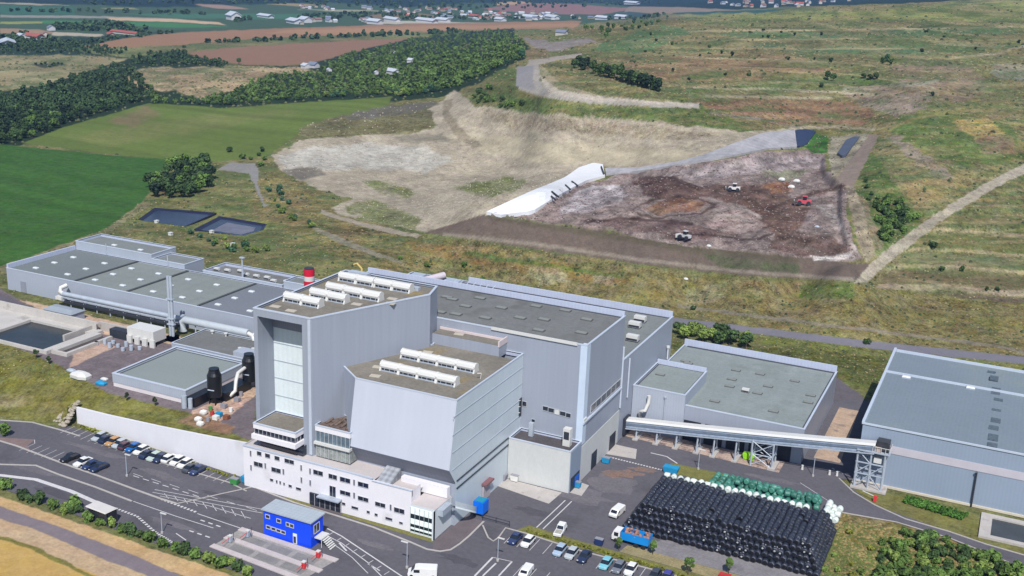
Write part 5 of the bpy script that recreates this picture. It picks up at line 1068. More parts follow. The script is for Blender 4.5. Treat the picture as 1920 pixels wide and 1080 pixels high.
# ================= sloping conveyor to the end warehouse
cg = thing('conveyor_gallery', 'long sloping covered conveyor with a white roof crossing in front of the middle warehouse', 'conveyor', (-45, 217, 0))
def ctop(u): return float(np.interp(u, [-71,-55.8,-39.4,-18.5], [4.0,5.6,7.5,10.1]))
us = np.linspace(-70.6, -18.6, 40)
m = MB(); m.loft([[(u,215.9,ctop(u)-1.9),(u,215.9,ctop(u)-.35),(u,218.1,ctop(u)-.35),(u,218.1,ctop(u)-1.9)] for u in us], 0); m.build('gallery_side', M('conveyor_steel', S(150,164,184,1.15), .4, .12, .5, .1, 3, spec=.6, ribs=.08, ribp=1.3), cg)
m = MB(); m.loft([[(u,215.7,ctop(u)-.34),(u,216.2,ctop(u)),(u,217.8,ctop(u)),(u,218.3,ctop(u)-.34)] for u in us], 0); m.build('gallery_roof', WMET, cg)
m = MB(); m.loft([[(u,215.75,ctop(u)-1.25),(u,215.88,ctop(u)-1.25),(u,215.88,ctop(u)-.75),(u,215.75,ctop(u)-.75)] for u in us], 0); m.build('window_band', M('conveyor_window', S(112,124,142,1.15), .3, .2, .8), cg)
m = MB(); m.loft([[(u,215.5,ctop(u)-2.1),(u,215.7,ctop(u)-2.1),(u,215.7,ctop(u)-1.9),(u,215.5,ctop(u)-1.9)] for u in us], 0); m.build('bottom_rail', STEEL, cg)
MB().box(-71,-70.4,215.4,218.6,.4,4.3).build('lower_housing', DARK, cg)
for u in (-67.9,-63.3,-58.9,-54.3,-50.7,-46.0):
    m = MB(); m.beam((u,215.4,.05),(u,216.1,ctop(u)-1.9),.26).beam((u,218.6,.05),(u,217.9,ctop(u)-1.9),.26).beam((u,215.6,1.2),(u,218.4,1.2),.12); m.build('trestle_leg', STEEL, cg)
    MB().box(u-.6,u+.6,214.9,219.1,.02,.3).build('footing', CONC, cg)
m = MB(); z1 = ctop(-40)-1.9
for u in (-42.6,-38.2):
    for v in (215.4,218.6): m.beam((u,v,.05),(u,v,z1),.3)
for v in (215.4,218.6): m.beam((-42.6,v,.2),(-38.2,v,2.7),.14).beam((-38.2,v,.2),(-42.6,v,2.7),.14).beam((-42.6,v,2.7),(-38.2,v,z1),.14).beam((-38.2,v,2.7),(-42.6,v,z1),.14).beam((-42.6,v,2.7),(-38.2,v,2.7),.16)
[m.beam((u,215.4,z_),(u,218.6,z_),.16) for u in (-42.6,-38.2) for z_ in (2.7,z1)]; m.build('braced_tower', STEEL, cg); MB().box(-39,-37.4,214.8,219.2,.02,.5).build('footing', CONC, cg)
bt = thing('belt_tower', 'open braced steel tower carrying the conveyor head beside the end warehouse', 'tower', (-19, 217.4, 0))
m = MB()
for u in (-21.7,-19.1,-16.5):
    for v in (215.9,218.5): m.beam((u,v,.05),(u,v,8.2),.28)
for z in (3.2,5.6,8.1): m.box(-21.9,-16.3,215.75,216.0,z,z+.2).box(-21.9,-16.3,218.4,218.65,z,z+.2)
for (a, z0, b_, z1) in ((-21.7,.2,-19.1,3.2),(-19.1,3.3,-16.5,5.6),(-16.5,.2,-19.1,3.2),(-19.1,5.7,-21.7,8.1),(-21.7,3.3,-19.1,5.6)): m.beam((a,215.9,z0),(b_,215.9,z1),.15)
m.build('frame', STEEL, bt)
MB().box(-21.9,-15.6,215.6,218.8,8.2,8.45).build('platform', STEEL, bt)
m = MB()
for u in np.linspace(-19,-15.7,5): m.beam((u,215.7,8.4),(u,215.7,9.6),.08)
m.box(-19,-15.6,215.66,215.74,9.5,9.6).box(-15.66,-15.58,215.7,218.8,9.5,9.6); m.build('railing', WMET, bt)
MB().box(-18.4,-16.0,216.4,218.6,8.45,10.6).build('drive_house', M('dark_opening_steel', S(58,60,66,1.2), .5, .3, 1), bt); MB().box(-18.6,-17.4,215.9,216.6,8.5,9.4).build('drive_motor', M('motor_beige', S(196,176,166,1.3), .5, .1), bt)
MB().box(-18.6,-17.1,216.6,217.6,5.8,7.0).build('control_cabinet', WMET, bt); MB().box(-22.3,-15.4,215.2,219,.02,.4).build('footing', CONC, bt)

# ================= bale stack
BLKW = M('black_wrap', S(44,48,62,1.05), .3, .4, 1.2, .3, 5, spec=.6, bump=.6, objvar=.3)
GRNW = M('green_wrap', S(72,136,120,1.35), .35, .25, 1.5, .2, 5, spec=.6, bump=.4, objvar=.3)
WHTW = M('white_wrap', S(226,236,232,1.3), .4, .08, 1.5, .08, 5, spec=.5, bump=.3, objvar=.08)
TORN = M('torn_pale_patch', S(200,204,210,1.4), .5, .2, 2)
ENDS = M('bale_end_dark', S(24,25,30,1.3), .6, .4, 1.5, .3, 5, spec=.3)
def bale_mesh(torn=False, seed=0, R_=.585, hl=.53):
    random.seed(seed); m = MB(); n = 12; rings = []
    for y, r_ in ((-1,.72),(-.93,.9),(-.6,1.0),(0,1.03),(.6,1.0),(.93,.9),(1,.72)):
        rings.append([(R_*r_*math.cos(2*math.pi*k/n)*(1+.05*random.uniform(-1,1)), y*hl+random.uniform(-.02,.02), R_*r_*math.sin(2*math.pi*k/n)*(1+.05*random.uniform(-1,1))-(.04 if math.sin(2*math.pi*k/n) < -.6 else 0)) for k in range(n)])
    m.loft(rings, 0, False, True); m.add(rings[0], [tuple(range(n-1, -1, -1))], 1); m.add(rings[-1], [tuple(range(n))], 1)
    if torn:
        for q in range(2):
            a = random.uniform(.6,2.6); y0 = random.uniform(-.4,.1); R2 = R_*1.07
            m.add([(R2*math.cos(a),y0,R2*math.sin(a)),(R2*math.cos(a+.35),y0,R2*math.sin(a+.35)),(R2*math.cos(a+.4),y0+.3,R2*math.sin(a+.4)),(R2*math.cos(a+.05),y0+.22,R2*math.sin(a+.05))], [(0,1,2,3)], 2)
        m.add([(-.2,-hl-.03,-.1),(.1,-hl-.03,-.15),(.2,-hl-.03,.15),(-.1,-hl-.03,.2)], [(0,1,2,3)], 2)
    return m
SPN = 1.08; spots = []
for k in range(5):
    for i in range(33-k):
        u = -56.4+i*SPN+k*SPN*.5; vf = 176.9+.78*k+.22*math.sin(i*1.7)
        vb = 192.8 if k == 4 else 194.5
        rows = int((vb-vf)/1.07)+1; lean = random.uniform(-.05,.05)
        for j in range(rows):
            vis = k == 4 or j <= 1 or i == 0 or i == 32-k or (i >= 31-k and j < 5)
            if vis and random.random() > (.02 if k == 4 else .0): spots.append((u+lean+.05*math.sin(j*.7+i)+random.uniform(-.04,.04), vf+j*1.07+random.uniform(-.06,.06), .56+.9*k+random.uniform(-.06,.06), j))
def cdist(p): return math.hypot(p[0], p[1], p[2]-CAMH)
spots.sort(key=lambda p: cdist(p)-(6 if p[3] == 0 else 0)+random.random()*.01)
pr = [tag(bale_mesh(False, s_).build('wrapped_bale', [BLKW, ENDS], None), 'black wrapped round bale in the big stack', 'bale', 'black wrapped bales in the stack') for s_ in (1, 2, 3)]
pt = tag(bale_mesh(True, 4).build('wrapped_bale', [BLKW, ENDS, TORN], None), 'black wrapped round bale with pale torn patches in the big stack', 'bale', 'torn black bales in the stack')
protos = pr+[pt]; usedb = [False]*4
random.seed(17)
ind = [p for p in spots[:195]]; rest = spots[195:]
for p in ind:
    q = 3 if random.random() < .13 else random.randrange(3)
    o = protos[q] if not usedb[q] else protos[q].copy()
    if usedb[q]: COL.objects.link(o)
    usedb[q] = True
    o.location = Vector(p[:3])*K; o.rotation_euler = (random.uniform(-.05,.05), random.uniform(-.6,.6), random.uniform(-.06,.06)); s_ = random.uniform(.95,1.04); o.scale = (s_, s_, s_)
mm_ = MB()
for p in rest:
    a = bale_mesh(random.random() < .1, random.randrange(99)); [mm_.add([(v_[0]+p[0], v_[1]+p[1], v_[2]+p[2]) for v_ in a.v], [f_ for f_, q_ in zip(a.f, a.m) if q_ == mi_], mi_, mi_ == 0) for mi_ in (0, 1, 2)]
random.seed(18)
tag(mm_.build('wrapped_bales', [BLKW, ENDS, TORN], None, (-40, 190, 0)), kind='stuff')
def balerow(mat, label, group, pts):
    p0 = None
    for i, p in enumerate(pts):
        if p0 is None: o = p0 = tag(bale_mesh(False, 40, .64, .6).build('wrapped_bale', [mat, mat], None), label, 'bale', group)
        else: o = p0.copy(); COL.objects.link(o)
        o.location = Vector(p)*K; o.rotation_euler = (random.uniform(-.1,.1), random.uniform(-.6,.6), random.uniform(-.25,.25)+(math.pi/2 if random.random() < .25 else 0)); s_ = random.uniform(.86,.98); o.scale = (s_, s_, s_)
balerow(GRNW, 'green wrapped round bale behind the black stack', 'green wrapped bales', [(-47+i*1.36+random.uniform(-.2,.2), 202.2+j*1.35-(i*.02)+random.uniform(-.2,.2), .62) for i in range(16) for j in range(4)]+[(-42+i*1.36+random.uniform(-.2,.2), 202.8+j*1.3, 1.7) for i in range(12) for j in range(2) if random.random() < .8])
balerow(WHTW, 'white wrapped round bale stacked at the right end of the green bales', 'white bales at the stack corner', [(-24.4+.9*(j % 2)+i*1.2, 197.2+j*1.25, .62) for j in range(6) for i in range(2)]+[(-24.2, 197.8+j*1.25, 1.7) for j in range(5)])
balerow(WHTW, 'white wrapped round bale in the row along the back of the black stack', 'white bales behind the black stack', [(-54+i*1.34, 193.6+random.uniform(-.15,.15), 4.2) for i in range(21)])

# ================= vehicles (drawn in units: 1 unit = 1.25 m)
TYRE = M('tyre_rubber', S(40,40,42,1.3), .8, .1); LAMP = M('headlight_glass', S(220,225,230,1.3), .15, .05, spec=.8); CGL = M('car_glass', S(34,40,50,1.2), .08, .1, spec=.9)
PAINT = {'silver':(186,194,200),'navy':(40,52,84),'orange':(196,150,96),'white':(236,236,236),'dark red':(96,60,70),'blue':(26,104,178),'black':(34,36,42),'pale green':(190,206,196),'grey':(120,126,136),'sky blue':(128,196,214),'dark grey':(70,74,84),'violet':(76,72,150),'light blue':(168,190,214),'dark blue':(48,62,104)}
def paint(n): return M('car_paint_'+n.replace(' ', '_'), S(*PAINT[n], 1.25), .22, .03, 1, spec=.7)
CARM = {}
def wheel_mesh(r, w_): return MB().tube([(-w_/2,0,0),(w_/2,0,0)], r, 14)
def car_body(style):
    w_ = .72; m = MB(); st = {'hatch': [(-1.62,.62,.5),(-1.5,.95,.58),(-.95,1,.66),(-.6,1,.7),(1.1,1,.72),(1.5,.97,.68),(1.62,.85,.52)], 'saloon': [(-1.8,.62,.5),(-1.66,.95,.58),(-1.0,1,.66),(-.6,1,.7),(1.1,1,.72),(1.62,.96,.7),(1.78,.84,.52)]}[style]
    m.loft([[(-w_*.92*k,y,.2),(-w_*k,y,.38),(-w_*.97*k,y,zt-.07),(-w_*.84*k,y,zt),(w_*.84*k,y,zt),(w_*.97*k,y,zt-.07),(w_*k,y,.38),(w_*.92*k,y,.2)] for y, k, zt in st], 0, True, False)
    return m
def car_cabin(style, part):
    w_ = .72; y0, y1, y2, y3 = (-.78,-.2,1.0,1.5) if style == 'hatch' else (-.78,-.2,.7,1.3)
    if part == 'windows': return MB().loft([[(-w_*.9,y0,.68),(w_*.9,y0,.68),(w_*.9,y3,.7),(-w_*.9,y3,.7)],[(-w_*.7,y1,1.13),(w_*.7,y1,1.13),(w_*.7,y2,1.12),(-w_*.7,y2,1.12)]], 0)
    return MB().loft([[(-w_*.73,y1-.06,1.1),(w_*.73,y1-.06,1.1),(w_*.73,y2+.05,1.09),(-w_*.73,y2+.05,1.09)],[(-w_*.66,y1+.02,1.19),(w_*.66,y1+.02,1.19),(w_*.66,y2-.02,1.18),(-w_*.66,y2-.02,1.18)]], 0)
def meshpart(key, name, mk, mats, parent, loc=(0,0,0)):
    if key not in CARM: o = mk().build(name, mats, None); CARM[key] = o
    else:
        o = CARM[key].copy(); COL.objects.link(o)
    o.parent = parent; o.location = Vector(loc)*K; return o
def car(u, v, col, label, style='hatch', rz=0.0, z=0.0, group='parked cars', s=1.14):
    t = thing('parked_car', label, 'car', (u, v, z), group, rz, True); t.scale = (s, s, s)
    meshpart(('body', style, col), 'body', lambda: car_body(style), paint(col), t)
    meshpart(('win', style), 'windows', lambda: car_cabin(style, 'windows'), CGL, t); meshpart(('roof', style, col), 'roof', lambda: car_cabin(style, 'roof'), paint(col), t)
    e = 1.62 if style == 'hatch' else 1.8
    for sx in (-1, 1):
        for y in (-1.02, 1.0): meshpart('wheel', 'wheel', lambda: wheel_mesh(.26,.2), TYRE, t, (sx*.63, y, .26))
        meshpart('lamp', 'headlight', lambda: MB().box(-.13,.13,-.05,.05,-.06,.06), LAMP, t, (sx*.46, -e+.06, .52))
    return t
up = [(187,818,'silver','silver car, the last one before the empty bays under the white wall','hatch'),(200,822,'navy','navy car between the silver and the orange cars','hatch'),(212,827,'orange','small orange tan car between the navy and the pale silver cars','hatch'),(225,831,'silver','pale silver car next to the orange one in the wall row','hatch'),(236,834,'dark red','dark reddish car tight against the bright blue car','hatch'),(250,838,'blue','bright blue car in the row under the white wall','hatch'),(265,843,'white','white car directly right of the bright blue car','hatch'),(277,850,'navy','navy estate right of the single white car','saloon'),(290,855,'pale green','pale greenish silver car between two navy cars','hatch'),(301,858,'navy','navy car left of the three white cars','hatch'),(318,858,'white','first of three white cars in the wall row, nearest the navy car','hatch'),(333,863,'white','middle one of the three white cars side by side','hatch'),(347,868,'white','last of the three white cars, beside the dark grey car','hatch'),(358,876,'dark grey','dark grey car beside the last white car','saloon'),(371,880,'dark blue','very dark blue car at the right end of the wall row','saloon')]
for i, (x, y, c_, lab, st) in enumerate(up):
    u, v, _ = at(x, y, .6); car(u, v, c_, lab, st, math.pi if i % 3 == 1 else 0)
for x, y, c_, lab, st, rz in [(131,857,'black','black car at the left of the short lower row','saloon',-.15),(156,865,'white','white car in the short lower row','saloon',-.1),(170,871,'dark blue','dark blue car between the white and the violet cars','hatch',-.1),(186,875,'navy','long navy car at the right end of the short lower row','saloon',-.1)]:
    u, v, _ = at(x, y, .6); car(u, v, c_, lab, st, rz)
low = [(966,1008,'dark blue','dark blue car at the left end of the near car park row'),(990,1014,'white','white car beside the first dark blue car of the near row'),(1050,1030,'light blue','light blue grey car in the middle of the near row'),(1072,1036,'silver','silver car between the light blue and the navy cars'),(1096,1042,'navy','navy hatchback right of the silver car in the near row'),(1136,1055,'sky blue','turquoise blue car in the near row below the blue lorry'),(1160,1062,'grey','grey white car with a dark windscreen right of the turquoise car'),(1183,1066,'white','white hatchback at the end of the trio below the blue lorry'),(1228,1077,'dark grey','dark grey car cut by the bottom edge of the photo'),(1250,1081,'violet','violet blue car at the bottom edge beside the dark grey one')]
for i, (x, y, c_, lab) in enumerate(low):
    u, v, _ = at(x, y, .6); car(u, v, c_, lab, 'saloon' if i in (0, 4) else 'hatch', 0)
def van(u, v, label, rz=0, L2=2.0, H2=1.75, W2=.8, name='white_van', z=0, nose=.7):
    t = thing(name, label, 'van', (u, v, z), 'white vans', rz, True); P_ = paint('white')
    m = MB(); prof = [(-L2,.3),(-L2,.75),(-L2+nose*.5,.95),(-L2+nose*1.15,H2*.93),(-L2+nose*1.7,H2),(L2-.1,H2),(L2,H2*.9),(L2,.3)]
    m.loft([[(x*k, y, z_) for y, z_ in prof] for x, k in ((-W2,.94),(-W2,1),(W2,1),(W2,.94))], 0, True) if False else m.loft([[(x, y*(.99 if abs(x) == W2 else 1), z_*(.96 if abs(x) == W2 and z_ > 1 else 1)) for y, z_ in prof] for x in (-W2,-W2*.82,W2*.82,W2)], 0, True)
    m.build('body', P_, t)
    MB().add([(-W2*.8,-L2+nose*.53,.98),(W2*.8,-L2+nose*.53,.98),(W2*.74,-L2+nose*1.12,H2*.91),(-W2*.74,-L2+nose*1.12,H2*.91)], [(0,1,2,3)]).xform(lambda a, b_, c_: (a, b_-.03, c_+.03)).build('windscreen', CGL, t)
    for sx in (-1, 1):
        MB().box(sx*W2-.02,sx*W2+.02,-L2+nose*1.0,-L2+nose*2.0,1.0,H2*.84).build('side_window', CGL, t)
        for y in (-L2+.62, L2-.62): meshpart('vwheel', 'wheel', lambda: wheel_mesh(.3,.24), TYRE, t, (sx*(W2-.1), y, .3))
        meshpart('lamp', 'headlight', None, None, t, (sx*(W2-.2), -L2+.0, .62))
    MB().box(-W2*.9,W2*.9,-L2-.06,L2+.05,.22,.36).build('bumper', DARK, t)
    return t
van(-59.6, 181.2, 'white van standing in the yard left of the black bale stack', -.12, 1.9, 1.55, .8, 'white_van', 0)
van(-80.9, 145.0, 'large white van cut by the bottom edge in the near road', -1.15, 2.45, 1.85, .92, 'white_van', 0, 1.0)
van(-65.8, 153.6, 'rounded white van in the near car park beside the marked bay', .05, 1.75, 1.35, .75, 'white_van', 0, .8)
pk_ = thing('pickup', 'white flatbed pickup parked in the yard above the near car row', 'pickup', (-66.3, 169.6, 0), None, .1, True)
m = MB(); m.loft([[(x, y, z_) for y, z_ in [(-2.0,.3),(-2.0,.7),(-1.2,.8),(1.9,.8),(1.9,.3)]] for x in (-.75,.75)], 0); m.build('body', paint('white'), pk_)
MB().loft([[(-.72,-.2,.8),(.72,-.2,.8),(.72,1.7,.8),(-.72,1.7,.8)],[(-.62,.1,1.5),(.62,.1,1.5),(.62,1.6,1.5),(-.62,1.6,1.5)]]).build('cab', paint('white'), pk_)
MB().box(-.6,.6,-1.7,-.4,.805,.86).build('load_bed', M('worn_bed', S(170,168,160,1.3), .7, .2, 2), pk_); MB().add([(-.62,-.2,.86),(.62,-.2,.86),(.55,.06,1.42),(-.55,.06,1.42)], [(0,1,2,3)]).xform(lambda a, b_, c_: (a, b_-.03, c_+.02)).build('windscreen', CGL, pk_)
for sx in (-1, 1):
    for y in (-1.3, 1.2): meshpart('vwheel', 'wheel', None, None, pk_, (sx*.66, y, .3))
tr = thing('tipper_lorry', 'lorry with white cab and bright blue open tipper full of waste beside the bales', 'lorry', (-53.6, 172.2, 0), None, -.03, True)
LBL = M('tipper_blue', S(24,140,222,1.15), .4, .06, .8)
MB().loft([[(-3.4,-1.0,.5),(-1.9,-1.0,.5),(-1.9,1.0,.5),(-3.4,1.0,.5)],[(-3.45,-1.0,1.3),(-1.9,-1.0,1.3),(-1.9,1.0,1.3),(-3.45,1.0,1.3)],[(-3.1,-.92,2.3),(-1.9,-.92,2.3),(-1.9,.92,2.3),(-3.1,.92,2.3)]]).build('cab', paint('white'), tr)
MB().add([(-3.46,-.9,1.35),(-3.46,.9,1.35),(-3.16,.84,2.15),(-3.16,-.84,2.15)], [(0,3,2,1)]).build('windscreen', CGL, tr); MB().box(-3.0,-2.2,-1.04,-.95,1.3,2.0).build('side_window', CGL, tr)
MB().box(-3.2,3.4,-.5,.5,.55,.85).build('chassis', DARK, tr)
m = MB(); m.loft([[(-1.7,-1.0,.9),(3.5,-1.0,.9),(3.5,1.0,.9),(-1.7,1.0,.9)],[(-1.75,-1.1,2.5),(3.6,-1.1,2.5),(3.6,1.1,2.5),(-1.75,1.1,2.5)]], 0, False); m.add([(-1.7,-1,.92),(3.5,-1,.92),(3.5,1,.92),(-1.7,1,.92)], [(0,1,2,3)]); m.build('tipper_body', LBL, tr)
m = MB(); random.seed(8)
for i in range(26): 
    x, y = random.uniform(-1.4,3.2), random.uniform(-.8,.9); r_ = random.uniform(.25,.5); m.loft([[(x+r_*k_*math.cos(q), y+r_*k_*math.sin(q), 2.15+zz*r_+.3*(y > 0)) for q in (0,1.1,2.2,3.3,4.4,5.5)] for k_, zz in ((1,-.4),(.8,.5),(.2,.9))])
m.build('waste_load', M('mixed_waste', S(150,116,104,1.3), .9, .5, 1.5, .3, 5), tr)
for x in (-2.6, 1.2, 2.6):
    for y in (-.85, .85): MB().tube([(x,y-.15,.42),(x,y+.15,.42)], .42, 14).build('wheel', TYRE, tr)
# ================= landfill machines
random.seed(31)
def compactor(px_, py_, col, label, s=1.0, rz=0.0):
    (u, v, z), = G([(px_, py_)]); t = thing('landfill_machine', label, 'digger', (u, v, z), None, rz, True); t.scale = (s, s, s); c_ = M('machine_'+label.split()[0], S(*col, 1.25), .45, .1, .8)
    m = MB(); m.loft([[(-3,-1,.9),(3,-1,.9),(3,1,.9),(-3,1,.9)],[(-2.6,-.95,2.0),(3,-.95,2.3),(3,.95,2.3),(-2.6,.95,2.0)]]); m.build('body', c_, t)
    MB().box(-.6,1.0,-.8,.8,2.3,3.7).build('cab_glass', CGL, t); MB().box(-.8,1.2,-.95,.95,3.7,3.95).build('cab_roof', c_, t)
    for x in (-1.9, 1.9):
        for y in (-1.3, 1.3): MB().tube([(x,y-.45,.95),(x,y+.45,.95)], .95, 12).build('steel_wheel', DARK, t)
    MB().add([(-4.0,-1.9,.1),(-4.0,1.9,.1),(-4.3,1.9,1.8),(-4.3,-1.9,1.8),(-3.8,-1.9,.1),(-3.8,1.9,.1),(-4.1,1.9,1.8),(-4.1,-1.9,1.8)], [(0,3,2,1),(4,5,6,7),(3,7,6,2),(0,1,5,4)]).build('blade', WMET, t)
    m = MB(); m.beam((-2.4,-.8,.9),(-3.9,-.9,.7),.3).beam((-2.4,.8,.9),(-3.9,.9,.7),.3); m.build('blade_arm', DARK, t); return t
compactor(1376,358,(228,224,224),'white compactor working in the middle of the waste', .75, .15)
compactor(1284,448,(206,206,210),'grey white loader at the front edge of the waste', .7, -.4)
compactor(1507,384,(206,86,100),'red machine with a dark front on the right of the waste', .85, .2)
for i, (x, y, c_) in enumerate([(1466,337,'white'),(1494,340,'white'),(1484,351,'white'),(1402,374,'white'),(1329,461,'white'),(1532,425,'grey'),(1286,523,'white')]):
    (u, v, z), = G([(x, y)]); s_ = 1.2 if i < 3 else .7
    tag(MB().loft([[(u+q[0]*k_*s_, v+q[1]*k_*s_, z-.2+zz*s_) for q in ((-1,-.6),(.3,-.8),(1,-.4),(1,.5),(0,.8),(-1,.6))] for k_, zz in ((1,0),(1.05,.4),(.7,.8),(.25,.95))]).build('waste_bag', WMET if c_ == 'white' else STEEL, None, (u, v, z)),
        ['white bulky bag heap left of the haul track on the waste','white bag heap at the right of the green patch on the waste','white bag heap lowest of the three by the brown soil','small white bag beside the white compactor','small white bag below the front loader','grey bag by the pale gully on the waste','small white bag on the dark bank foot'][i], 'bag heap', 'bags on the waste')
# white liner and grey liner on the pit side
def drape(name, pxs_top, pxs_bot, mat, lift, nsub=14, rows=6, label=None, cat=None, thick=3.2):
    A = np.array(pxs_top, float); B = np.array(pxs_bot, float); t = np.linspace(0, 1, nsub)
    def samp(P_): s_ = np.linspace(0, 1, len(P_)); return np.stack([np.interp(t, s_, P_[:, 0]), np.interp(t, s_, P_[:, 1])], 1)
    A2, B2 = samp(A), samp(B); g = []
    for r_ in range(rows): g += [tuple(a*(1-r_/(rows-1))+b_*(r_/(rows-1))) for a, b_ in zip(A2, B2)]
    W = G(g); m = MB(); vs = [(p[0], p[1], p[2]+lift) for i, p in enumerate(W)]
    fs = [(r_*nsub+i, r_*nsub+i+1, (r_+1)*nsub+i+1, (r_+1)*nsub+i) for r_ in range(rows-1) for i in range(nsub-1)]
    bo = len(vs); rim = [i for i in range(nsub)]+[r_*nsub+nsub-1 for r_ in range(1, rows)]+[(rows-1)*nsub+i for i in range(nsub-2, -1, -1)]+[r_*nsub for r_ in range(rows-2, 0, -1)]
    vs += [(vs[i][0], vs[i][1], vs[i][2]-lift-thick) for i in rim]; n = len(rim)
    fs += [(rim[i], rim[(i+1) % n], bo+(i+1) % n, bo+i) for i in range(n)]
    m.add(vs, fs); o = m.build(name, mat, None, W[0]); bm_fix(o); tag(o, label, cat); return o
def bm_fix(o):
    import bmesh
    b_ = bmesh.new(); b_.from_mesh(o.data); bmesh.ops.recalc_face_normals(b_, faces=b_.faces)
    up_ = sum(f.normal.z*f.calc_area() for f in b_.faces)
    if up_ < 0: bmesh.ops.reverse_faces(b_, faces=b_.faces)
    b_.to_mesh(o.data); b_.free()
drape('white_liner', [(912,402),(985,368),(1060,336),(1085,318),(1112,309),(1130,312)], [(940,408),(1000,400),(1040,375),(1075,355),(1100,342),(1134,333)], M('liner_white', S(238,240,246,1.45), .5, .04, .2), 1.0, 24, 6, 'white sheet laid along the pit edge beside the waste', 'liner')
drape('grey_liner', [(1134,318),(1200,317),(1270,306),(1320,293),(1380,270),(1430,252),(1490,246)], [(1136,330),(1210,322),(1280,310),(1330,303),(1385,292),(1440,281),(1494,278)], M('liner_grey', S(176,174,178,1.5), .55, .2, .12, .15, .8, ribs=.07, ribp=4.3), .8, 40, 5, 'pale grey ribbed liner along the far side of the waste pit', 'liner')
drape('dark_liner', [(1492,246),(1512,244),(1530,248)], [(1493,276),(1503,276),(1512,272)], M('liner_dark_blue', S(48,58,86,1.4), .4, .2, .4), .55, 8, 5, 'dark blue liner panel at the far corner of the pit', 'liner')
drape('dark_liner', [(1586,264),(1600,258),(1612,258)], [(1570,288),(1578,294),(1586,292)], M('liner_slate', S(82,88,104,1.4), .4, .2, .4), .5, 8, 5, 'slate grey liner strip below the haul track', 'liner')
for i, (x0, y0, x1, y1) in enumerate([(1034,366,1047,377),(1060,353,1069,362),(1072,346,1083,355),(1033,375,1042,383),(1127,318,1132,332)]):
    p, q = G([(x0, y0), (x1, y1)]); tag(MB().tube([(p[0], p[1], p[2]+1.35), (q[0], q[1], q[2]+1.5)], .35, 6).build('ballast_roll', DARK, None, p), ['longest dark roll lying across the white sheet edge','short dark roll above the waste on the white sheet','dark roll second from the top of the white sheet','lowest dark roll on the white sheet','dark roll at the top end of the white sheet'][i], 'roll', 'dark rolls on the white sheet')
# ================= yard furniture
def lamp_post(x, y, h, label, head=(1,0)):
    (u, v, z) = at(x, y, 0); t = thing('lamp_post', label, 'street lamp', (u, v, 0), 'lamp posts')
    MB().tube([(u,v,.02),(u,v,h)], .09, 8, r2=.06).build('pole', STEEL, t); MB().box(u-.15+.5*min(head[0],0)*2, u+.15+.5*max(head[0],0)*2, v-.14, v+.14, h-.05, h+.08).build('lamp_head', WMET, t)
    MB().tube([(u,v,.02),(u,v,.35)], .25, 8).build('base', CONC, t)
lamp_post(238,893,4.7,'grey lamp post in the left car park below the blue car'); lamp_post(304,1000,4.0,'lamp post on the lane right of the white roofed shelter'); lamp_post(763,1065,4.8,'lamp post at the kerb by the large white van',(-1,0)); lamp_post(933,1052,4.5,'double headed lamp post at the marked bay of the near car park'); lamp_post(1524,893,6.5,'lamp post in front of the gap between the two warehouses'); lamp_post(1309,880,4.5,'lamp post on the small grass island behind the bales')
bx = thing('blue_container', 'bright blue square waste container on a dark stand beside the stair', 'container', (-82, 168.8, 0))
BLU = M('container_blue', S(14,104,216,1.1), .4, .08, .8)
MB().box(-83.1,-81.0,167.6,169.9,.7,3.0).build('box', BLU, bx); MB().box(-82.9,-81.2,167.8,169.7,3.0,3.12).build('lid', M('lid_teal', S(30,140,170,1.2), .4, .1), bx)
for a in (-82.9,-81.2):
    for b_ in (167.8,169.7): MB().box(a-.1,a+.1,b_-.1,b_+.1,.02,.7).build('leg', DARK, bx)
bo_ = thing('weighbridge_office', 'bright blue two storey weighbridge office with a pale flat roof', 'office', (-107, 145, 0))
OB = M('office_blue', S(14,66,214,.95), .45, .05, .4, ribs=.03, ribp=.9)
MB().prism(rect(-112.2,-102.2,143.3,147.0), 0, 4.9, 0, False, False).build('wall', OB, bo_)
MB().box(-112.5,-101.9,143.0,147.3,4.9,5.15).build('roof', M('office_roof', S(186,198,210), .7, .06, .4, ribs=.05, ribp=.8), bo_)
for u0, z0, w_, h_ in ((-111.7,3.5,.8,.6),(-109.3,3.3,.8,.6),(-107.3,3.1,.6,.6),(-106.5,3.05,.7,.6),(-111.6,1.5,.8,.5),(-110.5,1.45,.8,.5),(-109.4,1.4,.8,.5),(-108.4,1.35,.8,.5)): win_v(bo_, u0, u0+w_, z0, z0+h_, 143.3, 0, DARKG, .1)
MB().box(-105.9,-105.1,143.18,143.3,.05,2.0).build('door', M('pale_door', S(214,220,226,1.1), .5), bo_); MB().box(-105.75,-105.25,143.1,143.18,.3,1.5).build('door_glass', DARKG, bo_); win_u(bo_, 144.2, 145.8, 2.4, 4.0, -102.2, 1)
m = MB(); m.box(-102.1,-100.6,144.2,146.6,1.6,1.8)
for v in (144.3,146.4): m.beam((-100.7,v,.02),(-100.7,v,1.6),.1)
for i in range(6): m.box(-100.6+i*.28,-100.3+i*.28,144.4,146.2,1.4-i*.26,1.48-i*.26)
m.build('outside_stair', WMET, bo_)
sh = thing('cycle_shelter', 'dark glazed shelter with a white roof at the end of the white path', 'shelter', (-140.3, 133.6, 0))
MB().loft([[(-143.1,132.3,2.55),(-138.0,131.9,2.55),(-137.7,134.5,2.55),(-142.8,134.9,2.55)],[(-143.0,132.4,2.75),(-138.1,132.0,2.75),(-137.8,134.4,2.75),(-142.7,134.8,2.75)]]).build('roof', M('tent_white', S(232,228,226), .7, .04), sh)
for a, b_ in ((-142.8,132.6),(-138.1,132.2),(-137.8,134.4),(-142.5,134.8)): MB().beam((a,b_,.02),(a,b_,2.55),.12).build('post', DARK, sh)
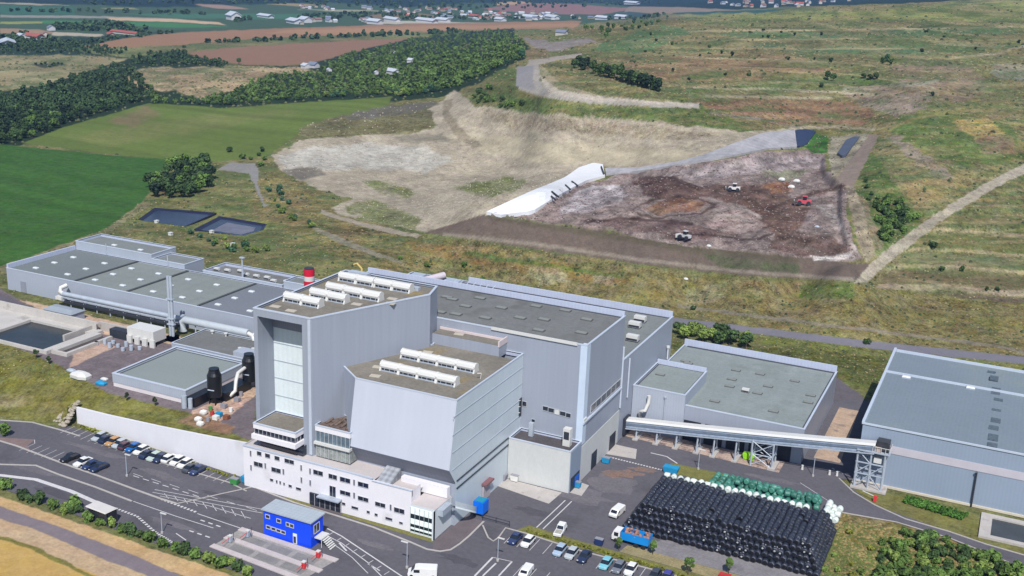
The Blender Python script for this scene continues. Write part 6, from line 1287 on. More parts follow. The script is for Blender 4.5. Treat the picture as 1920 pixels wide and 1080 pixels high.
SMK = M('smoked_panel', S(46,48,56,1.2), .25, .25, 1)
for a in ([(-142.7,132.65),(-138.2,132.3)],[(-138.0,132.4),(-137.8,134.3)],[(-142.6,134.7),(-137.9,134.4)]):
    MB().add([(*a[0],.15),(*a[1],.15),(*a[1],2.3),(*a[0],2.3),(a[0][0]+.03,a[0][1]+.05,.15),(a[1][0]+.03,a[1][1]+.05,.15),(a[1][0]+.03,a[1][1]+.05,2.3),(a[0][0]+.03,a[0][1]+.05,2.3)], [(0,1,2,3),(4,7,6,5),(3,2,6,7)]).build('side_panel', SMK, sh)
ISL = M('island_concrete', S(214,204,204), .85, .08, .5, .08, 3)
for i, (p, q, lab) in enumerate([((397,1023),(562,1086),'pale kerb island of the weighbridge nearest the hedge'),((423,1007),(602,1072),'middle pale kerb island of the weighbridge'),((450,992),(632,1052),'pale kerb island along the blue weighbridge office')]):
    a, b_ = Vector(atuv(*p)), Vector(atuv(*q)); m = MB(); strip_mesh(m, [a, b_], 1.15, 0, .16); tag(m.build('weighbridge_island', ISL, None, (a.x, a.y, 0)), lab, 'traffic island', 'weighbridge islands')
RW = M('barrier_red', S(216,60,66,1.2), .5, .1)
for i, (x, y, lab) in enumerate([(570,1062,'red and white barrier machine on the middle island end'),(597,1042,'red and white barrier machine below the blue office corner'),(432,1013,'small grey and red ticket machine on the near island'),(465,1003,'grey ticket machine at the start of the third island')]):
    u, v, _ = at(x, y+4, 0); t = thing('barrier_machine', lab, 'barrier', (u, v, .16), 'weighbridge barriers')
    MB().box(u-.3,u+.3,v-.3,v+.3,.16,1.25).build('cabinet', RW if i < 2 else STEEL, t); MB().box(u-.34,u+.34,v-.34,v+.34,1.25,1.4).build('top', WMET, t); MB().tube([(u,v-.3,1.0),(u+.2,v-2.4,1.05)], .06, 6).build('arm', RW, t); MB().tube([(u+.6,v+.2,.16),(u+.6,v+.2,2.0)], .05, 6).build('signal_post', DARK, t)
for i, (x, y, w_, c_, lab) in enumerate([(462,905,1.0,'blue','blue recycling bin at the left end of the office wing'),(478,908,.9,'yellow','yellow topped bin beside the blue recycling bin'),(440,908,.9,'green','dark green bin left of the office wing'),(1136,868,.9,'blue','blue bin against the side of the main hall'),(1258,886,1.6,'blue','blue covered skip at the corner of the bale stack'),(1404,861,1.3,'lime','lime green skip under the conveyor'),(920,895,1.1,'green','green generator box at the foot of the concrete block'),(940,899,1.2,'grey','grey generator box beside the green one'),(965,902,.9,'white','white pump stand by the concrete block wall'),(1123,1022,.8,'navy','small dark blue machine at the edge of the near hedge'),(1082,914,.8,'blue','blue drum pallet at the corner of the concrete block'),(1358,1090,1.0,'red','reddish skip at the bottom edge by the bales')]):
    COLS.update({'lime': S(150,220,40,1.2), 'navy': S(40,60,110,1.3)})
    u, v, _ = at(x, y, 0); t = thing('skip' if w_ > 1.2 else 'bin', lab, 'skip' if w_ > 1.2 else 'bin', (u, v, 0)); cl = M('store_'+c_, COLS[c_], .5, .1, .8)
    MB().loft([[(u-w_*.8,v-w_*.5,.15),(u+w_*.8,v-w_*.5,.15),(u+w_*.8,v+w_*.5,.15),(u-w_*.8,v+w_*.5,.15)],[(u-w_,v-w_*.55,1.25),(u+w_,v-w_*.55,1.25),(u+w_,v+w_*.55,1.25),(u-w_,v+w_*.55,1.25)]]).build('tub', cl, t); MB().box(u-w_*.95,u+w_*.95,v-w_*.5,v+w_*.5,1.255,1.36).build('lid', cl if w_ > .95 else M('store_grey', COLS['grey'], .6, .1, .8), t); MB().box(u-w_*.7,u+w_*.7,v-w_*.45,v+w_*.45,.02,.14).build('base', DARK, t)
# gate fence by the container, yard fence, white fence posts
fn = thing('yard_fence', 'low dark wire fence from the blue container to the near car park', 'fence', (-78, 168, 0))
m = MB(); pts = px((905,975),(930,981),(955,988)); 
for p in pts: MB().beam((*p,.02),(*p,1.2),.1).build('post', DARK, fn)
MB().box(pts[0][0],pts[-1][0],pts[0][1]-.03,pts[0][1]+.03,.5,.62).box(pts[0][0],pts[-1][0],pts[0][1]-.03,pts[0][1]+.03,1.05,1.15).build('rail', DARK, fn)
wf = thing('white_barrier', 'row of white bollards across the lane by the belt tower', 'bollards', (-27, 219, 0)) if False else None
for i, (x, y) in enumerate([(1555,890),(1569,892),(1504,880),(1500,965)]):
    u, v, _ = at(x, y, 0); o = tag(MB().tube([(u,v,0),(u,v,.8)], .28, 10, r2=.2).tube([(u,v,.8),(u,v,.95)], .24, 10).build('bollard', WMET, None, (u, v, 0)), ['white bollard left of the pair at the lane beside the belt tower','white bollard right of the pair at the lane beside the belt tower','white bollard in front of the passage between the warehouses','white bollard at the right corner of the bale stack'][i], 'bollard', 'white bollards')
sg = thing('barrier_gate', 'red and white barrier post on the grass below the belt tower', 'barrier', at(1640,940,0))
u, v, _ = at(1640,940,0); MB().box(u-.3,u+.3,v-.3,v+.3,0,1.2).build('post', RW, sg); MB().tube([(u,v,1.0),(u-2.6,v+1.2,1.1)], .1, 6).build('arm', WMET, sg)
rb = thing('storm_basin', 'pale concrete rectangular basin with dark water in the right verge', 'basin', (8, 210, 0))
m = MB(); m.box(2.4,30,206.2,207.4,-.3,.35).box(2.4,4.4,207.4,216.6,-.3,.35).box(4.4,30,215.2,216.6,-.3,.35); m.build('wall', CONC, rb); roofp(rb, rect(4.4,30,207.4,215.2), .05, M('basin_dark_water', S(58,64,66,1.6), .1, .4, .2, spec=.8), 'water')
# two lagoons behind the long hall
def lagoon(poly_px, label, grey=None):
    W = G(poly_px); cx = sum(p[0] for p in W)/len(W); cy = sum(p[1] for p in W)/len(W); zz = sum(p[2] for p in W)/len(W)+.12
    t = thing('lagoon', label, 'pond', (cx, cy, zz-1)); n = len(W)
    O = [Vector((p[0], p[1], zz)) for p in W]; I = [Vector((cx, cy, zz-.55))+(p-Vector((cx, cy, zz)))*.86 for p in O]
    m = MB(); m.add([tuple(p) for p in O]+[tuple(p) for p in I]+[(p.x+(p.x-cx)*.02, p.y+(p.y-cy)*.02, zz-2) for p in O], [(i, (i+1) % n, n+(i+1) % n, n+i) for i in range(n)]+[(i, 2*n+i, 2*n+(i+1) % n, (i+1) % n) for i in range(n)]); o = m.build('liner', M('lagoon_liner', S(42,44,70,1.7), .5, .2, .3), t); bm_fix(o)
    roofp(t, [(p.x, p.y) for p in I], zz-.53, M('lagoon_water', S(40,46,74,1.8), .25, .35, .12, .1, 1, spec=.25), 'water')
    if grey: roofp(t, [(cx+(p.x-cx)*.7+grey[0], cy+(p.y-cy)*.7+grey[1]) for p in I], zz-.5, M('lagoon_silt', S(122,124,140,1.6), .6, .2, .3), 'silt')
lagoon([(256,411),(290,391),(406,402),(346,425)], 'large dark lined pond behind the long hall')
lagoon([(364,431),(412,411),(500,419),(494,430),(455,441)], 'smaller dark lined pond with grey silt to the right of the large pond', (1.0,-1.0))
for i, (x, y) in enumerate([(294,418),(397,437),(437,461),(320,441)]):
    (u, v, z), = G([(x, y)]); tag(MB().box(u-.6,u+.6,v-.6,v+.6,z-.2,z+.9).box(u-.7,u+.7,v-.7,v+.7,z+.9,z+1.0).build('pond_cabinet', WMET, None, (u, v, z)), ['white pump cabinet at the edge of the large pond','white pump cabinet at the edge of the smaller pond','white cabinet on the scrub below the smaller pond','white block among the rubble between the ponds and the hall'][i], 'cabinet')
# ================= trees and shrubs
def leafmat(name, c, ov=.28):
    return M(name, S(*c, 1.25), .75, .5, .55, .35, 2.2, spec=.2, objvar=ov)
L_DARK = leafmat('leaf_dark', (66,88,50)); L_MID = leafmat('leaf_mid', (92,118,58)); L_LIGHT = leafmat('leaf_light', (116,136,68)); L_BLUE = leafmat('leaf_blue', (68,102,76)); L_HEDGE = leafmat('leaf_hedge', (132,136,58)); L_DEEP = leafmat('leaf_deep', (44,62,42), .15)
BARK = M('bark', S(96,84,70), .9, .25, 2)
def crown_mb(seed, w_, h_, z0, nl=9, nq=38, size=.12, mb=None, org=(0,0,0)):
    rs = random.Random(seed); m = mb or MB(); R_ = w_/2; ox, oy, oz = org
    lobes = [(0, 0, z0+h_*.5, min(R_, h_*.5)*.72)]
    for i in range(nl):
        a = rs.uniform(0, 6.283); rr = R_*rs.uniform(.3, .72); t_ = rs.uniform(.12, .88); k_ = math.sin(math.pi*min(max(t_, .12), .92))
        lobes.append((rr*k_*math.cos(a), rr*k_*math.sin(a), z0+h_*t_, R_*rs.uniform(.26, .46)))
    for (cx, cy, cz, lr) in lobes:
        for q in range(nq):
            z_ = rs.uniform(-.75, 1); a = rs.uniform(0, 6.283); s_ = math.sqrt(max(0, 1-z_*z_)); n_ = Vector((s_*math.cos(a), s_*math.sin(a), z_))
            p = Vector((cx, cy, cz))+n_*lr*rs.uniform(.75, 1.12); p.z = max(p.z, .1*z0+.05)
            nn = (n_+Vector((rs.uniform(-.6,.6), rs.uniform(-.6,.6), rs.uniform(-.3,.7)))).normalized(); t1 = nn.cross(Vector((.3,.2,1))).normalized(); t2 = nn.cross(t1); sz = max(w_, h_)*size*rs.uniform(.6, 1.3)
            m.add([tuple(Vector((ox, oy, oz))+p+t1*sz*a_+t2*sz*b_+nn*c_*sz) for a_, b_, c_ in ((-.5,-.5,0),(.5,-.45,.1),(.55,.5,-.1),(-.45,.55,.15))], [(0,1,2),(0,2,3)])
    return m
def trunk_mb(h_, r_, seed):
    rs = random.Random(seed); m = MB().tube([(0,0,-.4),(0,0,h_*.5),(rs.uniform(-.2,.2),rs.uniform(-.2,.2),h_)], r_, 7, r2=r_*.5)
    for i in range(4):
        a = rs.uniform(0, 6.283); m.tube([(0,0,h_*.55+i*.08*h_),(math.cos(a)*h_*.4, math.sin(a)*h_*.4, h_*1.05+i*.06*h_)], r_*.5, 5, r2=r_*.2)
    return m
TP = {}
def tree_proto(key):
    if key in TP: return TP[key]
    kind, mt, sd = key
    t = thing({'tree':'tree','shrub':'shrub','conifer':'conifer','sapling':'sapling'}[kind], '', kind, (0,0,0), None, 0, True)
    if kind == 'tree': crown_mb(sd, 6.4, 5.6, 1.3, 11, 40, .12).build('crown', mt, t); trunk_mb(2.6, .3, sd).build('trunk', BARK, t)
    elif kind == 'shrub': crown_mb(sd, 2.6, 1.9, .1, 7, 30, .16).build('crown', mt, t); trunk_mb(.9, .1, sd).build('stem', BARK, t)
    elif kind == 'conifer': crown_mb(sd, 4.2, 6.4, .3, 14, 40, .11).build('crown', mt, t); trunk_mb(2.0, .25, sd).build('trunk', BARK, t)
    else: crown_mb(sd, 1.9, 2.4, 1.0, 6, 26, .16).build('crown', mt, t); trunk_mb(1.5, .08, sd).build('trunk', BARK, t)
    TP[key] = [t, False]; return TP[key]
RT = random.Random(77)
def plant(kind, mt, loc, sc, label, group, cat=None, variants=3):
    e = tree_proto((kind, mt, RT.randrange(variants)+hash(kind) % 1)); t = e[0]
    if e[1]: t = copy_tree(t)
    e[1] = True
    t.location = Vector(loc)*K; t.rotation_euler = (0, 0, RT.uniform(0, 6.28)); t.scale = (sc*RT.uniform(.88,1.12), sc*RT.uniform(.88,1.12), sc*RT.uniform(.85,1.15))
    tag(t, label, cat or {'tree':'tree','shrub':'shrub','conifer':'tree','sapling':'tree'}[kind], group); return t
def inpoly(x, y, P_):
    r = False; n = len(P_)
    for i in range(n):
        x0, y0 = P_[i]; x1, y1 = P_[(i+1) % n]
        if (y0 > y) != (y1 > y) and x < (x1-x0)*(y-y0)/(y1-y0)+x0: r = not r
    return r
def scatter(P_, dx, dy, keep=1.0):
    xs = [p[0] for p in P_]; ys = [p[1] for p in P_]; out = []; y = min(ys); r_ = 0
    while y < max(ys):
        x = min(xs)+(r_ % 2)*dx*.5
        while x < max(xs):
            q = (x+RT.uniform(-.45,.45)*dx, y+RT.uniform(-.45,.45)*dy)
            if inpoly(*q, P_) and RT.random() < keep: out.append(q)
            x += dx
        y += dy; r_ += 1
    return out
# woods: the nearest trees one by one, the rest as one mass
W1 = [(-60,215),(0,180),(70,168),(150,142),(232,120),(275,150),(288,182),(200,208),(110,240),(44,264),(-60,278)]
W2 = [(245,112),(300,96),(345,100),(425,122),(420,128),(330,122),(262,126)]
W3 = [(285,165),(310,190),(380,186),(440,172),(480,148),(560,138),(660,140),(740,160),(730,178),(560,190),(420,200),(320,196),(280,190)]
W4 = [(600,128),(650,104),(770,76),(860,60),(940,56),(988,86),(985,108),(930,132),(870,158),(800,178),(740,186),(700,160),(610,142)]
W5 = [(0,84),(150,84),(240,92),(235,106),(130,100),(0,100)]
pts = [(p, 1) for p in scatter(W1, 10.5, 5.5)]+[(p, 2) for p in scatter(W2, 10, 5)]+[(p, 3) for p in scatter(W3, 10, 5)]+[(p, 4) for p in scatter(W4, 10, 5)]+[(p, 5) for p in scatter(W5, 9, 4.5)]
pts = [(p, k) for p, k in pts if not any(abs(p[0]-a)<b and -2 < p[1]-c < 7 for a, b, c in ((736,10,137),(770,6,115),(706,6,137),(580,16,124),(617,6,132)))]
locs = G([p for p, k in pts])
wood = sorted([(math.dist(l, (0, 0, CAMH)), l, k, p) for l, (p, k) in zip(locs, pts)])
WL = {1: ('dark broadleaf tree in the dense wood left of the mown meadow','trees in the left wood'), 2: ('green tree in the belt along the ploughed field','trees below the ploughed field'), 3: ('bushy green tree in the belt behind the mown meadow','trees behind the meadow'), 4: ('bushy green tree on the wooded slope above the quarry','trees on the wooded slope'), 5: ('dark tree in the far belt beyond the dry field','trees of the far belt')}
mass = MB(); wmass = MB()
for i, (d, l, k, p) in enumerate(wood):
    s_ = RT.uniform(.5, 1.0)*(.92 if k != 5 else .85)*(.8 if k == 3 else 1)
    mt = RT.choice([L_DARK, L_DEEP, L_DEEP, L_DARK, L_MID] if k in (1, 5) else [L_MID, L_LIGHT, L_DARK, L_MID, L_BLUE])  # deeper leaf colours paint dark shading into the left wood and far belt
    if i < 235: plant('tree', mt, (l[0], l[1], l[2]-.5), s_, WL[k][0], WL[k][1])
    else: crown_mb(RT.randrange(9999), 6.6*s_, 5.8*s_, .4, 6, 16, .2, wmass if k in (3, 4) else mass, (l[0], l[1], l[2]-.6))
far = []
for P_, dx in [([(0,70),(60,66),(70,72),(150,80),(330,60),(335,62),(200,78),(150,88),(0,92)], 9), ([(90,52),(120,47),(200,44),(235,50),(280,56),(270,61),(150,58),(95,57)], 7), ([(340,82),(480,76),(640,68),(860,60),(860,64),(640,72),(480,80)], 9), ([(440,36),(470,34),(500,38),(440,42)], 7), ([(150,9),(420,8),(760,16),(900,20),(1250,8),(1250,2),(150,1)], 16), ([(560,28),(720,24),(800,32),(900,30),(1000,34),(1000,38),(700,38),(560,36)], 10), ([(1060,35),(1180,33),(1250,26),(1250,30),(1180,40)], 8), ([(0,18),(320,22),(420,28),(320,28),(0,22)], 14)]:
    far += scatter(P_, dx, 3.2, .8)
for l in G(far): 
    d = math.hypot(l[0], l[1]); s_ = RT.uniform(.6, 1.1)*min(1.6, max(.8, d/1100)); crown_mb(RT.randrange(9999), 7*s_, 4.6*s_, .1, 3, 10, .3, mass, (l[0], l[1], l[2]-.5))
tag(wmass.build('slope_woodland', M('leaf_slope', S(96,120,64,1.25), .75, .55, .09, .4, 1.4, spec=.2), None, (-300, 600, 0)), kind='stuff')
tag(mass.build('distant_woodland', M('leaf_mass', S(68,90,56,1.25), .75, .5, .08, .4, 1.4, spec=.2), None, (-400, 700, 0)), kind='stuff')
# single trees and shrubs nearer by
def many(kind, mats, P_, label, group, s0=.8, s1=1.2, sink=.15):
    for l in G(P_): plant(kind, RT.choice(mats), (l[0], l[1], l[2]-sink), RT.uniform(s0, s1), label, group)
many('tree', [L_DARK, L_DARK, L_MID, L_DEEP], scatter([(280,345),(310,320),(345,312),(395,305),(395,325),(412,345),(370,372),(300,376),(280,368)], 15, 8), 'dark tree in the small grove at the corner of the crop field', 'trees of the small grove', .68, .98)
many('tree', [L_DARK], [(372,318)], 'tallest dark round tree at the back of the small grove', None, .95, 1.0)
for seg, lab in (([(1078,128),(1092,132),(1086,122),(1100,128)],'dark conifer in the tall left clump on the hill bench'),([(1112,138),(1122,141),(1132,144),(1140,146)],'dark conifer in the middle clump of the bench hedge'),([(1152,148),(1162,151),(1172,154),(1182,158),(1191,160),(1200,163),(1209,166),(1218,168),(1226,170),(1234,172)],'dark conifer in the long right row of the bench hedge')):
    many('conifer', [L_DEEP, L_DARK], seg, lab, lab.replace('dark conifer', 'conifers'), .95, 1.2)
many('shrub', [L_MID, L_DARK, L_LIGHT], [(10,918),(43,936),(56,941),(75,944),(100,954),(122,961),(140,962),(166,978),(188,984),(210,988),(228,998),(245,1002),(263,1007),(281,1015),(306,1026),(328,1032),(345,1040),(366,1046),(393,1056),(415,1062),(432,1060),(446,1070),(464,1080)], 'green shrub in the hedge line between the lane and the farm track', 'shrubs along the farm track', .75, 1.15)
many('shrub', [L_MID], [(140,958)], 'tallest narrow shrub of the hedge line left of the tent shelter', None, 1.4, 1.45)
many('tree', [L_MID], [(10,818)], 'small round tree on the paving at the left edge', None, .42, .44)
many('shrub', [L_MID, L_DARK, L_LIGHT, L_MID], scatter([(1650,1015),(1720,998),(1790,1022),(1850,1048),(1920,1076),(1920,1125),(1640,1125)], 21, 12), 'green bush in the thicket at the lower right corner', 'bushes in the right thicket', .65, 1.2)
many('shrub', [L_LIGHT, L_HEDGE], scatter([(1575,975),(1650,985),(1640,1080),(1540,1090)], 34, 22, .6), 'pale green tuft bush on the rough bank right of the bales', 'tufts on the rough bank', .5, .8)
for (x, y, lab) in [(1160,1032,'young tree in front of the white lorry cab'),(1224,1040,'young tree at the tail of the blue lorry'),(1290,1078,'young tree at the bottom edge below the bale stack'),(1366,1076,'young tree right of the bale stack bottom corner')]: many('sapling', [L_MID], [(x, y)], lab, None, .85, 1.0)
for (x, y, lab) in [(68,672,'small dark sapling on the slope below the basin corner'),(92,682,'second small sapling on the slope right of the dark one'),(238,752,'tiny sapling below the terrace shed wall'),(291,762,'pointed sapling at the right below the terrace shed')]: many('sapling', [L_DARK], [(x, y)], lab, None, .6, .75)
many('tree', [L_MID, L_DARK, L_LIGHT], scatter([(1270,622),(1330,620),(1420,640),(1415,655),(1330,648),(1270,636)], 20, 10), 'green tree in the row behind the middle warehouse', 'trees behind the middle warehouse', .42, .62)
many('shrub', [L_MID, L_DARK], scatter([(1640,405),(1665,370),(1700,385),(1722,415),(1690,445),(1655,455)], 17, 9), 'green bush in the thicket beside the rising track', 'bushes beside the rising track', 1.0, 1.6)
many('shrub', [L_MID, L_DARK], scatter([(1612,345),(1625,335),(1650,380),(1640,400)], 18, 10), 'green bush above the thicket by the haul road', 'bushes above the thicket', .8, 1.2)
many('shrub', [L_DARK, L_MID], scatter([(885,188),(905,160),(930,150),(925,185),(1000,200),(1010,206),(900,198)], 14, 7), 'bush on the brink of the quarry', 'bushes on the quarry brink', 1.1, 1.7)
many('tree', [L_DARK, L_MID], [(1098,58),(1110,56),(1128,60),(1140,52),(1150,54),(1140,66),(1136,72)], 'dark tree at the crest above the bench', 'trees on the crest', .55, .8)
many('shrub', [L_BLUE, L_DARK, L_MID], scatter([(1150,48),(1210,34),(1262,26),(1262,38),(1210,52),(1160,62)], 16, 6), 'shrub on the ridge below the far town', 'shrubs on the ridge', 1.1, 1.9)
many('tree', [L_DARK], [(1551,150),(1562,152)], 'round dark tree, lower of the pairs on the hillside', 'lower hillside trees', .62, .7); many('tree', [L_BLUE, L_DARK], [(1655,120),(1668,122),(1662,116)], 'dark tree in the upper clump on the hillside', 'upper hillside trees', .5, .6)
many('shrub', [L_DARK], [(1620,146),(1632,148),(1642,148)], 'dark shrub beside the pale patch on the hillside', 'shrubs by the pale patch', 1.1, 1.5)
hs = [(1312,106),(1373,104),(1477,112),(1527,112),(1558,116),(1292,150),(1330,90),(1430,70),(1440,71),(1406,62),(1431,58),(1588,76),(1540,66),(1736,61),(1770,71),(1829,92),(1728,98),(1353,100),(1490,66),(1910,80),(1190,118),(1262,133),(1220,66),(1230,78),(1210,98),(1260,84),(1404,143),(1360,142),(1748,180),(1540,163),(1465,62)]
many('shrub', [L_DARK, L_DEEP], hs, 'small dark shrub dotted on the open hillside', 'shrubs dotted on the hillside', .7, 1.2)
many('shrub', [L_DARK], [(1748,464)], 'round dark bush alone on the lower terraces', None, 1.3, 1.4)
many('shrub', [L_MID, L_DARK], [(1766,507),(1803,508),(1850,545),(1870,545),(1625,645),(1300,580),(1296,612),(905,528),(800,500),(750,487),(870,500)], 'small bush on the grass bank behind the works', 'bushes on the grass bank', .6, .9)
many('shrub', [L_MID, L_LIGHT, L_BLUE], scatter([(498,350),(520,345),(560,400),(590,430),(560,432),(520,395)], 15, 8, .8), 'green shrub beside the gravel track near the ponds', 'shrubs by the gravel track', .7, 1.2)
many('shrub', [L_MID, L_BLUE, L_LIGHT], scatter([(330,432),(390,440),(470,455),(520,470),(480,482),(400,468),(340,452)], 16, 8, .75), 'green shrub on the rough ground below the ponds', 'shrubs below the ponds', .6, 1.1)
many('shrub', [L_DARK, L_MID], [(430,285),(470,300),(485,292),(492,284),(496,300),(490,312),(455,298)], 'dark bush at the meadow corner by the quarry', 'bushes at the meadow corner', .9, 1.5)
many('shrub', [L_DEEP, L_DARK], scatter([(60,122),(110,118),(124,123),(86,128)], 10, 3.5), 'dark shrub in the lone patch on the dry field', 'shrubs on the dry field', .9, 1.2)
many('tree', [L_DARK], [(345,92),(448,120),(515,72),(575,68),(682,62),(395,122)], 'single round tree along the ploughed fields', 'trees along the ploughed fields', .7, .9)
# clipped and mass hedges
def hedge(name, label, pts_, w_, h_, mt, z=0.0, dens=10):
    m = MB(); P_ = [Vector(p) for p in pts_]
    for a, b_ in zip(P_[:-1], P_[1:]):
        n = max(2, int((b_-a).length/.55))
        for i in range(n):
            c_ = a+(b_-a)*((i+RT.random())/n); crown_mb(RT.randrange(9999), w_*RT.uniform(.8,1.1), h_*RT.uniform(.75,1.2), .02, 2, dens, .32, m, (c_.x+RT.uniform(-.2,.2), c_.y+RT.uniform(-.15,.15), z))
    o = m.build(name, mt, None, (P_[0].x, P_[0].y, z)); return tag(o, label, 'hedge')
hedge('low_hedge', 'yellow green strip of planting under the white retaining wall behind the parked cars', px((150,800),(200,817),(270,841),(340,865),(400,884),(440,897)), .9, .55, L_HEDGE)
hedge('low_hedge', 'yellow green strip of planting along the top of the near car park', px((985,996),(1040,1012),(1080,1022),(1150,1042),(1210,1060),(1280,1082)), 1.0, .5, L_HEDGE)
m = MB()
for v_ in np.linspace(0, 1, 6):
    a = Vector(atuv(1700+8*(1-v_)*0, 938-4)); 
A_, B_ = Vector(atuv(1700,940)), Vector(atuv(1806,972)); dd = (B_-A_); nn = Vector((-dd.y, dd.x)).normalized()
hg = MB()
for i in range(19):
    for j in range(4):
        c_ = A_+dd*(i/18)+nn*(j*.75-.9); crown_mb(RT.randrange(9999), 1.0, .9, .02, 3, 12, .28, hg, (c_.x+RT.uniform(-.15,.15), c_.y+RT.uniform(-.15,.15), 0))
tag(hg.build('planted_hedge', leafmat('leaf_planted', (78,118,48)), None, (A_.x, A_.y, 0)), 'bright green rectangular bed of shrubs on the lawn by the end warehouse', 'hedge')

# ================= farms and the far town
HW = [M('house_wall_pale', S(222,216,206,1.7), .8, .06, .5), M('house_wall_cream', S(206,192,172,1.7), .8, .06, .5), M('house_wall_white', S(230,230,236,1.7), .7, .04, .5)]
HR = [M('tile_red', S(168,96,86,1.4), .8, .15, 1), M('tile_brown', S(140,110,104,1.3), .8, .15, 1), M('sheet_white', S(216,224,236,1.7), .5, .05, 1), M('slate_blue', S(120,130,150,1.3), .7, .1, 1)]
HP = {}
def house(x, y, L_, D_, H_h, wi, ri, label, group, rz=0.0, name='house', cat='house'):
    (u, v, z), = G([(x, y)]); key = (wi, ri, name)
    if key not in HP:
        t = thing(name, label, cat, (0,0,0), group, 0, True)
        m = MB().box(-.5,.5,-.5,.5,-.3,.6); m.add([(-.5,-.5,.6),(-.5,.5,.6),(-.5,0,1)], [(0,2,1)]).add([(.5,-.5,.6),(.5,.5,.6),(.5,0,1)], [(0,1,2)]); m.build('wall', HW[wi], t)
        m = MB().loft([[(x_,-.58,.56),(x_,0,1.02),(x_,.58,.56),(x_,.58,.63),(x_,0,1.1),(x_,-.58,.63)] for x_ in (-.55,.55)], 0); m.build('roof', HR[ri], t)
        HP[key] = [t, False]
    e = HP[key]; t = copy_tree(e[0]) if e[1] else e[0]; e[1] = True
    t.location = Vector((u, v, z))*K; t.rotation_euler = (0, 0, rz); t.scale = (L_, D_, H_h); tag(t, label, cat, group); return t
AZr = -AZ
for i, (x, y, L_, D_, H_h, wi, ri, lab, cat) in enumerate([(14,84,34,14,6,2,2,'long white barn at the farm on the left edge','barn'),(40,73,14,9,6,2,2,'bright white barn beside the red roofed farm range','barn'),(64,73,26,10,6,0,0,'farm range with a red roof beside the white barn','barn'),(86,72,8,8,7,0,1,'brown roofed farm house at the end of the red range','house'),(96,57,8,8,6,2,3,'pale house at the left end of the dark tree belt','house'),(236,64,48,9,4,0,0,'long low red roof in front of the far tree belt','barn'),(208,67,20,8,4,1,0,'short pinkish red roof left of the long low red one','barn'),(573,128,7,5,4,2,2,'small white house at the edge of the slope wood','house'),(588,127,8,6,4.5,2,3,'blue white house beside the small white one at the wood edge','house'),(617,134,4,3.4,2.6,2,2,'small white hut inside the wood near the blue white house','house'),(736,139,11,5,4,2,2,'larger white shed showing among the slope trees','shed'),(770,117,5,4,3.4,2,2,'small white shed higher up among the slope trees','shed'),(706,139,3.2,3,2.4,2,2,'tiny white hut left of the larger white shed','shed'),(742,102,3,3,2.6,2,2,'tiny white roof above the sheds in the wood','shed'),(1053,66,9,5,4,0,3,'dark grey cabin on the saddle above the bench road','cabin')]):
    house(x, y, L_, D_, H_h, wi, ri, lab, None, AZr+.25*((i % 3)-1), cat if cat != 'house' else 'house', cat)
for i, (x, y, L_, D_, H_h, lab) in enumerate([(553,44,40,16,8,'white works shed left of the brown field edge in the far town'),(572,42,26,14,9,'second white works shed joined to the first in the far town'),(703,45,34,12,8,'domed white hall at the edge of the ploughed field'),(735,40,50,10,7,'long pale shed right of the domed white hall'),(800,42,60,12,7,'very long white shed along the far field edge'),(830,41,34,12,7,'white shed next to the very long one on the field edge'),(890,34,34,12,7,'pinkish red roofed shed in the far town'),(938,40,26,12,7,'white shed in the middle of the far town edge'),(995,36,44,12,8,'broad pale hall left of the crest trees'),(1035,36,40,12,8,'broad pale hall nearest the crest trees'),(1130,37,36,12,7,'pale barn just left of the ridge shrubs'),(1165,35,30,12,7,'last pale barn before the ridge shrubs'),(438,37,30,16,12,'pinkish tall block between fields in the plain'),(498,33,46,12,6,'pale long shed by the green plain field'),(1185,8,50,20,8,'white halls high on the right of the plain')]):
    house(x, y, L_*.8, D_, H_h, 2 if i != 6 else 0, 2 if i not in (6,) else 0, lab, None, AZr+.1*((i % 3)-1), 'works_hall', 'hall')
RT2 = random.Random(5)
tp = []
for P_, n_ in [([(560,10),(760,14),(1000,24),(1150,34),(1000,36),(760,34),(700,26),(560,16)], 84), ([(880,33),(1100,33),(1100,38),(880,39)], 16), ([(1280,4),(1600,2),(1500,14),(1400,14),(1280,8)], 34), ([(610,36),(700,36),(690,46),(560,46)], 10)]:
    k_ = 0
    while k_ < n_:
        x, y = RT2.uniform(min(p[0] for p in P_), max(p[0] for p in P_)), RT2.uniform(min(p[1] for p in P_), max(p[1] for p in P_))
        if inpoly(x, y, P_): tp.append((x, y)); k_ += 1
for x, y in tp: house(x, y, RT2.uniform(6,13), RT2.uniform(5,8), RT2.uniform(4,6.5), RT2.randrange(3), RT2.choice([0,1,1,3,3,2]), 'small house in the hazy far town', 'houses of the far town', RT2.uniform(0, 3.1))
HAZE = 5e-5
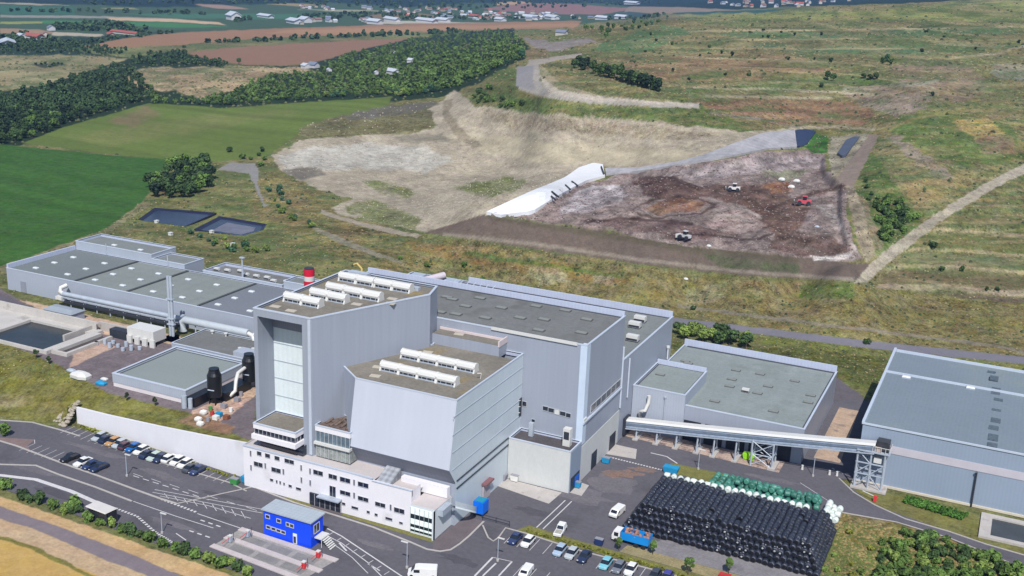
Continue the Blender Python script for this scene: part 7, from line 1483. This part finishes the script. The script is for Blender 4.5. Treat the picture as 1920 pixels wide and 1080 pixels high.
# ------------------------------------------------------------------ light, sky, air, camera
SUN = Vector((.292, -.573, .766)).normalized()
sl = bpy.data.lights.new('sun', 'SUN'); sl.energy = 4.3; sl.angle = math.radians(.53); sl.color = (1, .96, .9)
so = bpy.data.objects.new('sun', sl); COL.objects.link(so); so.rotation_euler = SUN.to_track_quat('Z', 'Y').to_euler(); so.location = (0, 0, 900)
w = bpy.data.worlds.new('World'); SC.world = w; w.use_nodes = True; nt = w.node_tree
sky = nt.nodes.new('ShaderNodeTexSky'); sky.sky_type = 'NISHITA'; sky.sun_disc = False
sky.sun_elevation = math.asin(SUN.z); sky.sun_rotation = math.atan2(SUN.x, SUN.y)
sky.altitude = 200; sky.air_density = 1.0; sky.dust_density = .6; sky.ozone_density = 1.0
nt.nodes['Background'].inputs['Strength'].default_value = .1; nt.links.new(sky.outputs[0], nt.nodes['Background'].inputs['Color'])
if HAZE:
    hz = MB().box(-9000, 9000, -300, 16000, -24, 106); ho = hz.build('haze', []) ; tag(ho, kind='stuff')
    hm = bpy.data.materials.new('haze_air'); hm.use_nodes = True; t = hm.node_tree; t.nodes.remove(t.nodes['Principled BSDF'])
    pv = t.nodes.new('ShaderNodeVolumePrincipled'); pv.inputs['Color'].default_value = (.24, .46, 1.0, 1); pv.inputs['Density'].default_value = HAZE
    pv.inputs['Anisotropy'].default_value = 0.0
    t.links.new(pv.outputs[0], t.nodes['Material Output'].inputs['Volume']); ho.data.materials.clear(); ho.data.materials.append(hm)
cam = bpy.data.cameras.new('camera'); co = bpy.data.objects.new('camera', cam); COL.objects.link(co)
cam.sensor_width = 36; cam.lens = 36*F/1920; cam.clip_start = 1; cam.clip_end = 60000
R = RM; mw = Matrix(((R[0][0], -R[1][0], -R[2][0], 0), (R[0][1], -R[1][1], -R[2][1], 0), (R[0][2], -R[1][2], -R[2][2], CAMH*K), (0, 0, 0, 1)))
co.matrix_world = mw
SC.camera = co
SC.view_settings.view_transform = 'Standard'; SC.view_settings.look = 'None'; SC.view_settings.exposure = .3; SC.view_settings.gamma = 1; SC.view_settings.use_curve_mapping = False
SC.cycles.volume_step_rate = 1; SC.cycles.max_bounces = 6; SC.cycles.volume_bounces = 0; SC.cycles.use_denoising = True
